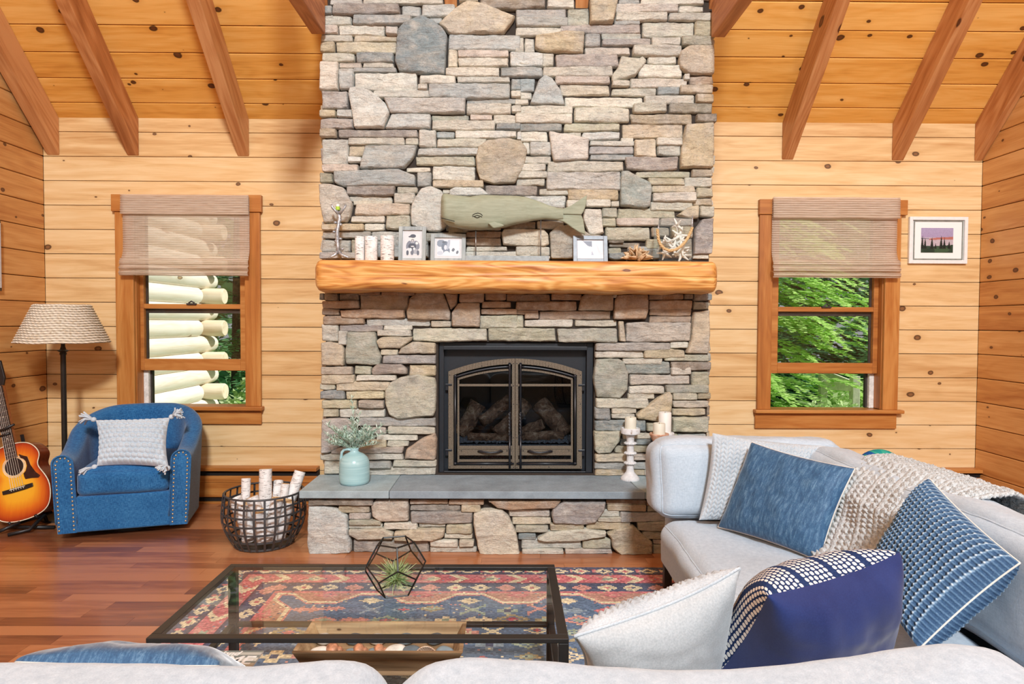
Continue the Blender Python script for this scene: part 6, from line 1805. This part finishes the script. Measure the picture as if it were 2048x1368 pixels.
pillow('waffle_pillow','slate blue waffle knit pillow propped diagonally on the right back cushion',[pq(1738,1165,1.98),pq(1838,1298,1.66),pq(2040,1126,1.62),pq(1860,958,2.02)],.19,wm(),wm(),wafd,wafd,200,200,.05,.008,3,pinch=.40,flat=2.6,welt=(creamb(),.0026))
# navy pillow
def dash_mat():
    s=SM('navy_dashes',.9,spec=.12); u,v,_=s.sep(s.uv())
    ru=s.math('DIVIDE',u,.0150); row=s.math('FLOOR',ru); fu=s.math('SUBTRACT',s.math('SUBTRACT',ru,row),.5)
    rv=s.math('ADD',s.math('DIVIDE',v,.0128),s.math('MULTIPLY',s.n('TexWhiteNoise',{'W':row},noise_dimensions='1D').outputs[0],1.0)); fv=s.math('SUBTRACT',s.math('FRACT',rv),.5)
    d=s.math('ADD',s.math('POWER',s.math('ABSOLUTE',s.math('MULTIPLY',fu,2.7)),2.4),s.math('POWER',s.math('ABSOLUTE',s.math('MULTIPLY',fv,2.35)),2.4))
    dash=s.math('MULTIPLY',s.math('SUBTRACT',1.0,d),5.0,clamp=True)
    keep=s.math('GREATER_THAN',s.math('MODULO',s.math('ADD',row,70.5),7.0),1.0)
    n=s.noise(s.obj(),240,3,.6)
    s.base(s.mix(s.math('MULTIPLY',dash,keep),s.ramp(n,[(.3,C(24,40,78)),(.7,C(46,66,108))]),s.ramp(n,[(.3,C(204,204,202)),(.7,C(240,238,234))])))
    s.bump(s.math('MULTIPLY',dash,keep),.5,.004); return s
navy=SM('navy_velvet',.7,spec=.15); t=navy.noise(navy.obj(),7,5,.6); t2=navy.noise(navy.obj(),300,2,.5); navy.base(navy.ramp(navy.math('ADD',navy.math('MULTIPLY',t,.7),navy.math('MULTIPLY',t2,.3)),[(.3,C(24,38,86)),(.7,C(42,58,112))])); navy.b.inputs['Sheen Weight'].default_value=.15
dm=dash_mat()
pillow('navy_pillow','navy pillow with white woven dashes on its front, standing on the near seat',[pq(1405,1378,1.46),pq(1734,1322,1.68),pq(1800,1104,1.46),pq(1536,1190,1.24)],.23,navy(),dm(),None,None,120,120,.10,.011,4,pinch=.42,flat=2.4)
linb=fabric('pale_linen_back',(162,169,174),(184,190,194),700)
pillow('knit_edge_pillow','cream pillow with a chunky knit front and plain linen back, left of the navy pillow',[pq(1158,1395,1.50),pq(1455,1410,1.55),pq(1478,1136,1.38),pq(1150,1272,1.30)],.15,linb(),greyk(),None,braid,150,150,.12,.010,5,pinch=.42,welt=(greyk(),.004))
pillow('velvet_pillow','blue velvet pillow with a cream back, slumped behind the sofa back at lower left',[V((-1.13,1.50,.44)),V((-.50,1.50,.44)),pq(438,1330,1.135),pq(28,1322,1.135)],.125,creamb(),velvet(),None,None,110,90,.05,.010,6,pinch=.42)
# ---------------- cable knit throw
thm=SM('throw_yarn',.95,spec=.1); p=thm.obj(); t=thm.noise(p,170,4,.7); t2=thm.noise(p,9,3,.5)
thm.base(thm.ramp(thm.math('ADD',thm.math('MULTIPLY',t,.85),thm.math('MULTIPLY',t2,.15)),[(.35,C(84,84,84)),(.42,C(190,198,202)),(.7,C(226,234,238))])); thm.bump(t,.9,.006)
rowsT=[ # (t, left, middle, right)
 (0.00,V((1.70,2.74,.52)),V((1.70,2.42,.52)),V((1.70,2.08,.56))),
 (0.22,V((1.665,2.74,.735)),V((1.68,2.42,.745)),V((1.69,2.06,.745))),
 (0.34,V((1.605,2.72,.768)),V((1.615,2.38,.775)),V((1.62,2.05,.775))),
 (0.46,V((1.49,2.68,.770)),V((1.50,2.34,.774)),V((1.55,2.06,.762))),
 (0.55,V((1.385,2.64,.715)),V((1.395,2.28,.72)),V((1.48,2.07,.742))),
 (0.66,V((1.318,2.60,.655)),V((1.328,2.25,.655)),V((1.40,2.05,.72))),
 (0.78,V((1.295,2.58,.58)),V((1.305,2.22,.58)),V((1.34,2.02,.64))),
 (0.92,V((1.225,2.54,.475)),V((1.25,2.18,.475)),V((1.28,1.98,.51))),
 (1.00,V((1.165,2.50,.440)),V((1.19,2.15,.44)),V((1.22,1.96,.46)))]
def thf(i,j):
    for a,b in zip(rowsT,rowsT[1:]):
        if j<=b[0]+1e-9:
            k=(j-a[0])/(b[0]-a[0]); break
    def row(r): 
        return r[1]*(1-2*i)+r[2]*(2*i) if i<.5 else r[2]*(2-2*i)+r[3]*(2*i-1)
    q=row(a)*(1-k)+row(b)*k
    return q
def thn(i,j):
    e=.01
    du=thf(min(1,i+e),j)-thf(max(0,i-e),j); dv_=thf(i,min(1,j+e))-thf(i,max(0,j-e)); n=du.cross(dv_)
    n.normalize(); 
    return n
m=MB(); Wt,Ht=.75,1.0
sgn_=None
def thg(i,j):
    q=thf(i,j); n=thn(i,j)
    if n.z<0 and j<.9 and j>.25: n=-n
    elif n.x>0 and j>.5: n=-n
    elif j<=.25 and n.x<0: n=-n
    u,v=i*Wt,j*Ht
    cab=.007*abs(math.sin(pi*u/.034))**.7
    k=int(u/.034); tw=.0035*math.sin(2*pi*v/.026+(k%2)*pi+math.sin(pi*(u%.034)/.034)*2.2)*(1 if k%3 else .3)
    wr=.008*nz(i*5,j*4,3)*(1 if j>.3 else .5)+ (.016*math.sin(i*40)*max(0,(i-.55))*max(0,1-abs(j-.5)*6))
    fr=.0035*nz(u*170,v*170,5)
    ed=V((0,0,0))
    return q+n*(.006+cab+tw+abs(wr)+fr)+V((0,.006*nz(j*30,2,i*3),0))
m.grid(200,260,thg)
o=m.build('knit_throw',thm(),smooth=True,solid=.008); tag(o,'cream flecked cable knit throw draped over the right back of the white sofa','throw blanket')
# fringe at the near end of the throw, lying along the sofa back
# ---------------- round floor cushion behind the sofa
fx=P(1765,905,3.3); fcn=V((1.98,3.62,0))
tealm=SM('teal_print',.85,spec=.15); p=tealm.obj(); x,y,z=tealm.sep(p)
zz_=tealm.math('ADD',z,tealm.math('MULTIPLY',tealm.math('PINGPONG',x,.03),1.0)); st_=tealm.math('FRACT',tealm.math('DIVIDE',zz_,.09))
tealm.base(tealm.ramp(st_,[(.0,C(36,150,146)),(.30,C(36,150,146)),(.31,C(240,244,240)),(.5,C(240,244,240)),(.51,C(30,92,168)),(.8,C(30,92,168)),(.81,C(60,170,150))],'CONSTANT'))
zt3=P(1762,899,3.62).z
fcn=V((P(1762,899,3.62).x,3.62,0))
m=MB(); m.sphere(fcn+V((0,0,zt3/2)),zt3/2,40,28,(.62,.62,1)); o=m.build('floor_cushion',tealm(),smooth=True); tag(o,'teal, blue and white patterned cushion peeking out behind the white sofa','cushion')
# ---------------- framed landscape on the far wall
cv=Canvas(80,62,(200,178,196))
for y in range(62):
    k=y/62
    c=(168-10*k,156-20*k,188-20*k) if y<24 else (188,176,186)
    cv.poly([(0,y),(80,y),(80,y+1),(0,y+1)],c)
cv.poly([(20,27),(40,24),(80,22),(80,29),(20,30)],(176,110,100)); cv.poly([(0,25),(20,26),(20,28),(0,28)],(120,112,132)); cv.poly([(0,30),(80,29),(80,44),(0,44)],(186,172,180))
cv.poly([(0,44),(30,46),(60,44),(80,42),(80,62),(0,62)],(46,66,52)); cv.ell(48,54,22,8,(62,86,62)); cv.ell(20,56,14,6,(40,58,46))
def fir_(x,base,h,w):
    for k in range(int(h)):
        hw_=w*(k/h)*(.6+.4*((k%4)/4)); cv.poly([(x-hw_,base-h+k),(x+hw_+.6,base-h+k),(x+hw_+.6,base-h+k+1),(x-hw_,base-h+k+1)],(26,36,32))
for a in ((3,52,32,5),(10,52,26,5),(27,52,28,6),(50,52,32,6),(58,52,28,5),(70,52,18,6),(36,52,14,4)): fir_(*a)
W8=lambda u,v: P(1780+u/2.444,400+v/2.444,D-.02)
fr=frame('wall_picture','white framed photo of dark firs by water at dusk, on the far wall',W8(94,200).x,W8(379,200).x,W8(236,311).z,W8(236,82).z,D-.004,.024,(.0,.0),plain('frame_white',(232,232,230),.5,var=.03)(),Canvas(1,1,(240,240,238)),lean=0,depth=.02)
m=MB()
def rim(x0,x1,z0,z1,w,y): 
    m.box(x0,x0+w,y-.002,y,z0,z1); m.box(x1-w,x1,y-.002,y,z0,z1); m.box(x0+w,x1-w,y-.002,y,z1-w,z1); m.box(x0+w,x1-w,y-.002,y,z0,z0+w)
rim(W8(117,200).x,W8(360,200).x,W8(236,292).z,W8(236,99).z,.009,D-.013); m.build('grey_liner',plain('liner_grey',(140,144,136),.6)(),fr)
a_,b_,c_,d_=W8(155,200).x,W8(312,200).x,W8(236,257).z,W8(236,136).z
cv.mesh(lambda i,j: V((a_+(b_-a_)*i,D-.0125,d_+(c_-d_)*j)),.06).build('print',photo_m(),fr)
# ================================================================== OUTSIDE
grass=plain('grass_ground',(116,150,74),.95,nscale=9,var=.3)
m=MB(); m.grid(40,30,lambda i,j:V((-14+30*i,D+.3+22*j,-.45+.12*nz(i*9,j*7,2))))
struct(m.build('ground_outside',grass(),smooth=True,local=True))
# log wing at the left
cream_log=wood('peeled_log',(0,1,0),(0,0,1),(244,240,230),(236,229,214),(220,204,178),knots=.2,kcol=(190,160,116),rough=.6,figure=.6,tint=.12,knot_scale=(1.5,4))
cream_log2=wood('peeled_log_cross',(1,0,0),(0,0,1),(240,230,208),(232,217,190),(210,186,150),knots=.2,kcol=(190,160,116),rough=.6,figure=.6,tint=.12,knot_scale=(1.5,4))
xw=P(438,560,7.45).x-.0; PL=.1745; zc0=P(438,563,7.4).z
lwg=thing('log_wing','cream peeled log wing of the house with stepped corner ends outside the left window','log building',V((xw-.5,6.4,-.4)))
k0=-int((zc0+.4)/PL)
for k in range(k0,9):
    z=zc0+k*PL; ev=(k%2==0)
    ye=7.46 if ev else 7.12
    m=MB(); r=.093
    n=10; pts=[];rad=[]
    for q in range(n): pts.append(V((xw-r+.0,4.96+(ye-.06-4.96)*q/(n-1),z))); rad.append(r*(1+.02*nz(q,k,3)))
    if ev: pts+=[V((xw-r,ye-.02,z)),V((xw-r,ye,z))]; rad+=[r*.93,r*.72]
    m.tube(pts,rad,18); m.build('wall_log',cream_log(),lwg,smooth=True,angle=50)
    if not ev:
        m=MB(); m.tube([V((xw-2.2,7.24,z)),V((xw+.14,7.24,z)),V((xw+.155,7.24,z))],[r*.96,r*.96,r*.86],18); m.build('corner_log',cream_log2(),lwg,angle=50)
m=MB(); m.box(xw-1.6,xw-.15,4.96,7.1,-.45,zc0+8.4*PL); m.build('inner_core',cream_log(),lwg)
# trees
def leaf_mat(name,c0,c1,c2):
    s=SM(name,.6,spec=.2); a,_,_=s.sep(s.attr()); s.base(s.ramp(a,[(0,C(*c0)),(.5,C(*c1)),(1,C(*c2))]))
    tl=s.n('BsdfTranslucent',{'Color':s.ramp(a,[(0,C(*c0)),(1,C(*c2))])}); mx=s.n('MixShader',{0:.5,1:s.b.outputs[0],2:tl.outputs[0]}); s.t.links.new(mx.outputs[0],s.out.inputs['Surface']); return s
lf1=leaf_mat('hemlock_needles',(120,180,84),(180,226,120),(224,248,170)); lf2=leaf_mat('fir_needles',(70,128,88),(110,172,116),(160,208,146)); lf3=leaf_mat('shrub_leaves',(150,194,104),(206,234,154),(240,250,210)); lf4=leaf_mat('dark_needles',(44,92,72),(76,134,98),(120,170,122))
barkm=plain('tree_bark',(92,76,62),.9,nscale=20,var=.4)
def spray(m,o,d,L,n=22,w=.5,bl=.07,bw=.012,tone=.5):
    "a flat drooping spray: a twig with leaflets both sides"
    d=d.normalized(); r=d.cross(V((0,0,1))); r.normalize()
    for k in range(n):
        t=(k+.5)/n; p=o+d*L*t+V((0,0,-.35*L*t*t))
        for s in (-1,1):
            dd=(r*s*(1-.5*t)+d*.75+V((0,0,random.uniform(-.25,.15)))).normalized()
            l=bl*(1.15-.6*t)*random.uniform(.7,1.3); u=dd.cross(V((random.uniform(-.3,.3),random.uniform(-.3,.3),1))).normalized()
            c=(min(1,max(0,tone+random.uniform(-.3,.3)+.35*t)),0,0,1)
            m.add([p,p+dd*l*.5-u*bw,p+dd*l,p+dd*l*.5+u*bw],[(0,1,2,3)],c)
def conifer(label,base,h,rb,mat_,seed,levels=26,per=11,L=.6,bl=.075,bw=.013,zmin=0.0,tone=.45,half=None):
    random.seed(seed); root=thing('evergreen_tree',label,'tree',base,'evergreen trees outside')
    m=MB(); m.tube([base,base+V((.02,0,h*.5)),base+V((0,0,h))],[.11*h/4,.07*h/4,.01],10); m.build('trunk',barkm(),root,smooth=True)
    m=MB()
    for lv in range(levels):
        t=lv/(levels-1); z=zmin+(h-zmin)*t; R=rb*(1-t)**.8+.06
        for q in range(per):
            a=random.uniform(0,2*pi)
            if half is not None and math.cos(a-half)<-.2: continue
            d=V((math.cos(a),math.sin(a),-.12+random.uniform(-.12,.18)))
            st=max(0.02,R-L*.8)
            for w in range(max(1,int(R/L*1.6))):
                s0=st*random.uniform(.15,1); o=base+V((0,0,z+random.uniform(-.1,.1)))+d*s0
                spray(m,o,d+V((random.uniform(-.5,.5),random.uniform(-.5,.5),0))*.5,L*random.uniform(.7,1.15),bl=bl,bw=bw,tone=tone)
    m.build('foliage',mat_(),root); return root
def shrub(label,base,rx_,rz_,mat_,seed,n=900,bl=.06,bw=.022,tone=.5):
    random.seed(seed); root=thing('shrub',label,'shrub',base,'shrubs outside'); m=MB()
    for k in range(n):
        a=random.uniform(0,2*pi); e=math.asin(random.uniform(-.1,1)); rr_=random.uniform(.6,1.0)
        p=base+V((math.cos(a)*math.cos(e)*rx_*rr_,math.sin(a)*math.cos(e)*rx_*.7*rr_,math.sin(e)*rz_*rr_))
        for q in range(5):
            d=V((random.uniform(-1,1),random.uniform(-1,.4),random.uniform(-.5,.8))).normalized(); u=d.cross(V((random.uniform(-1,1),random.uniform(-1,1),1))).normalized(); l=bl*random.uniform(.6,1.4); pp=p+V((random.uniform(-1,1),random.uniform(-1,1),random.uniform(-1,1)))*.05
            m.add([pp,pp+d*l*.5-u*bw,pp+d*l,pp+d*l*.5+u*bw],[(0,1,2,3)],(min(1,max(0,tone+random.uniform(-.5,.5))),0,0,1))
    m.build('foliage',mat_(),root)
    m=MB()
    for k in range(5):
        a=random.uniform(0,6.28); m.tube([base+V((0,0,-.3)),base+V((math.cos(a)*rx_*.4,math.sin(a)*rx_*.3,rz_*.8))],[.018,.006],6)
    m.build('stems',barkm(),root); return root
conifer('bright green hemlock with drooping sprays close outside the right window',V((3.1,9.4,-.4)),6.2,2.7,lf1,1,30,14,.6,.10,.027,.45,.62,half=-pi/2)
conifer('blue green fir further back at the right side of the right window',V((6.95,11.0,-.4)),7.5,2.3,lf2,2,30,9,.75,.11,.02,.6,.5,half=-pi/2)
conifer('dark evergreen in the gap behind the bright hemlock outside the right window',V((5.2,13.2,-.4)),8.5,3.2,lf4,3,28,14,.9,.17,.04,.1,.45,half=-pi/2)
conifer('mid green fir behind the log wing outside the left window',V((-4.5,11.2,-.4)),8.0,2.2,lf2,4,30,14,.8,.13,.03,.1,.5,half=-pi/2)
conifer('dark evergreen far behind the log wing outside the left window',V((-6.4,14.0,-.4)),8.5,3.0,lf4,5,26,8,.9,.15,.03,.4,.5,half=-pi/2)
shrub('pale leafy shrub below the hemlock outside the right window',V((3.75,7.4,-.3)),.75,.75,lf3,6,700,.075,.026,.6)
shrub('bright shrub beside the white fence outside the right window',V((5.1,8.9,-.4)),1.1,.95,lf3,7,1000,.085,.03,.5)
shrub('low green shrub at the foot of the right window',V((4.3,6.7,-.5)),.9,.72,lf1,8,700,.08,.03,.6)
shrub('light green sapling beyond the log corner outside the left window',V((-2.98,8.1,-.35)),.42,1.35,lf3,9,330,.10,.03,.55)
shrub('low pale shrub right of the log corner outside the left window',V((-3.35,8.9,-.4)),.8,.8,lf3,10,500,.09,.03,.8)
random.seed(44)
m=MB()
for k in range(5200):
    x=random.uniform(-9.5,11); z=random.uniform(-.4,7.5); y=15.5+random.uniform(0,1.6)+.8*nz(x*.6,z*.6,3)
    d=V((random.uniform(-1,1),random.uniform(-.4,.4),random.uniform(-.9,.3))).normalized(); u=d.cross(V((random.uniform(-.5,.5),1,random.uniform(-.5,.5)))).normalized(); l=random.uniform(.3,.6); p=V((x,y,z)); w_=random.uniform(.08,.16)
    m.add([p,p+d*l*.5-u*w_,p+d*l,p+d*l*.5+u*w_],[(0,1,2,3)],(random.random(),0,0,1))
o=m.build('distant_woods',lf2()); tag(o,'dense green woods closing the view far behind both windows','woods'); o['kind']='stuff'
# weathered white rail fence
fnm=plain('fence_white',(226,222,208),.8,nscale=20,var=.1)
f0=P(1708,755,8.0)
fen=thing('rail_fence','short weathered white rail fence among shrubs outside the right window','fence',V((f0.x,8.0,-.45)))
px1,px2=P(1676,760,8.2).x,P(1710,760,7.9).x
zt5=P(1708,752,7.9).z
m=MB(); m.box(px2-.045,px2+.045,7.86,7.95,-.45,zt5); m.build('post',fnm(),fen,bevel=.006)
m=MB(); m.box(px1-.045,px1+.045,8.55,8.64,-.45,zt5+.05); m.build('post',fnm(),fen,bevel=.006)
m=MB(); m.bar((px1,8.6,zt5-.02),(px2,7.9,zt5-.12),.03,.10); m.build('rail',fnm(),fen)
m=MB(); m.bar((px2,7.9,zt5-.14),(px2-.34,8.0,zt5-.12),.03,.10); m.build('rail',fnm(),fen)
# ================================================================== CAMERA, WORLD, LIGHT
cam=bpy.data.cameras.new('camera'); co=bpy.data.objects.new('camera',cam); COL.objects.link(co)
co.matrix_world=Matrix.Translation(CAM) @ RCAM.to_4x4()
cam.sensor_width=36; cam.lens=36*FPX/2048; cam.clip_start=.02
sc=bpy.context.scene; sc.camera=co
w=bpy.data.worlds.new('world'); sc.world=w; w.use_nodes=True
nt=w.node_tree; bg=nt.nodes['Background']
bg.inputs[0].default_value=(.93,.97,1,1); bg.inputs[1].default_value=.34
def area(name,loc,target,size,power,color=(1,.97,.92),sy=None):
    l=bpy.data.lights.new(name,'AREA'); l.energy=power; l.size=size; l.color=color
    l.shape='RECTANGLE'; l.size_y=sy or size
    o=bpy.data.objects.new(name,l); COL.objects.link(o); o.location=loc
    o.rotation_euler=(V(target)-V(loc)).to_track_quat('-Z','Y').to_euler(); return o
area('unseen_lamp',(.7,-5.0,6.6),(0,4.2,1.3),1.1,1050,(.97,.985,1))  # unseen area lamp added in open air behind the camera for even light
area('unseen_lamp',(3.25,-1.2,2.9),(0.8,4.6,3.2),.9,42,(1,.98,.95))  # weaker unseen lamp added at the right to throw rafter shadows leftwards
sun=bpy.data.lights.new('sun','SUN'); sun.energy=4.6; sun.angle=.02; sun.color=(1,.97,.9)
so=bpy.data.objects.new('sun',sun); COL.objects.link(so); so.location=(12,6,12)
so.rotation_euler=V((-.985*.78,.17*.78,-.62)).to_track_quat('-Z','Y').to_euler()
vs=sc.view_settings; vs.view_transform='Standard'; vs.look='None'; vs.gamma=1; vs.use_curve_mapping=False; vs.exposure=.0
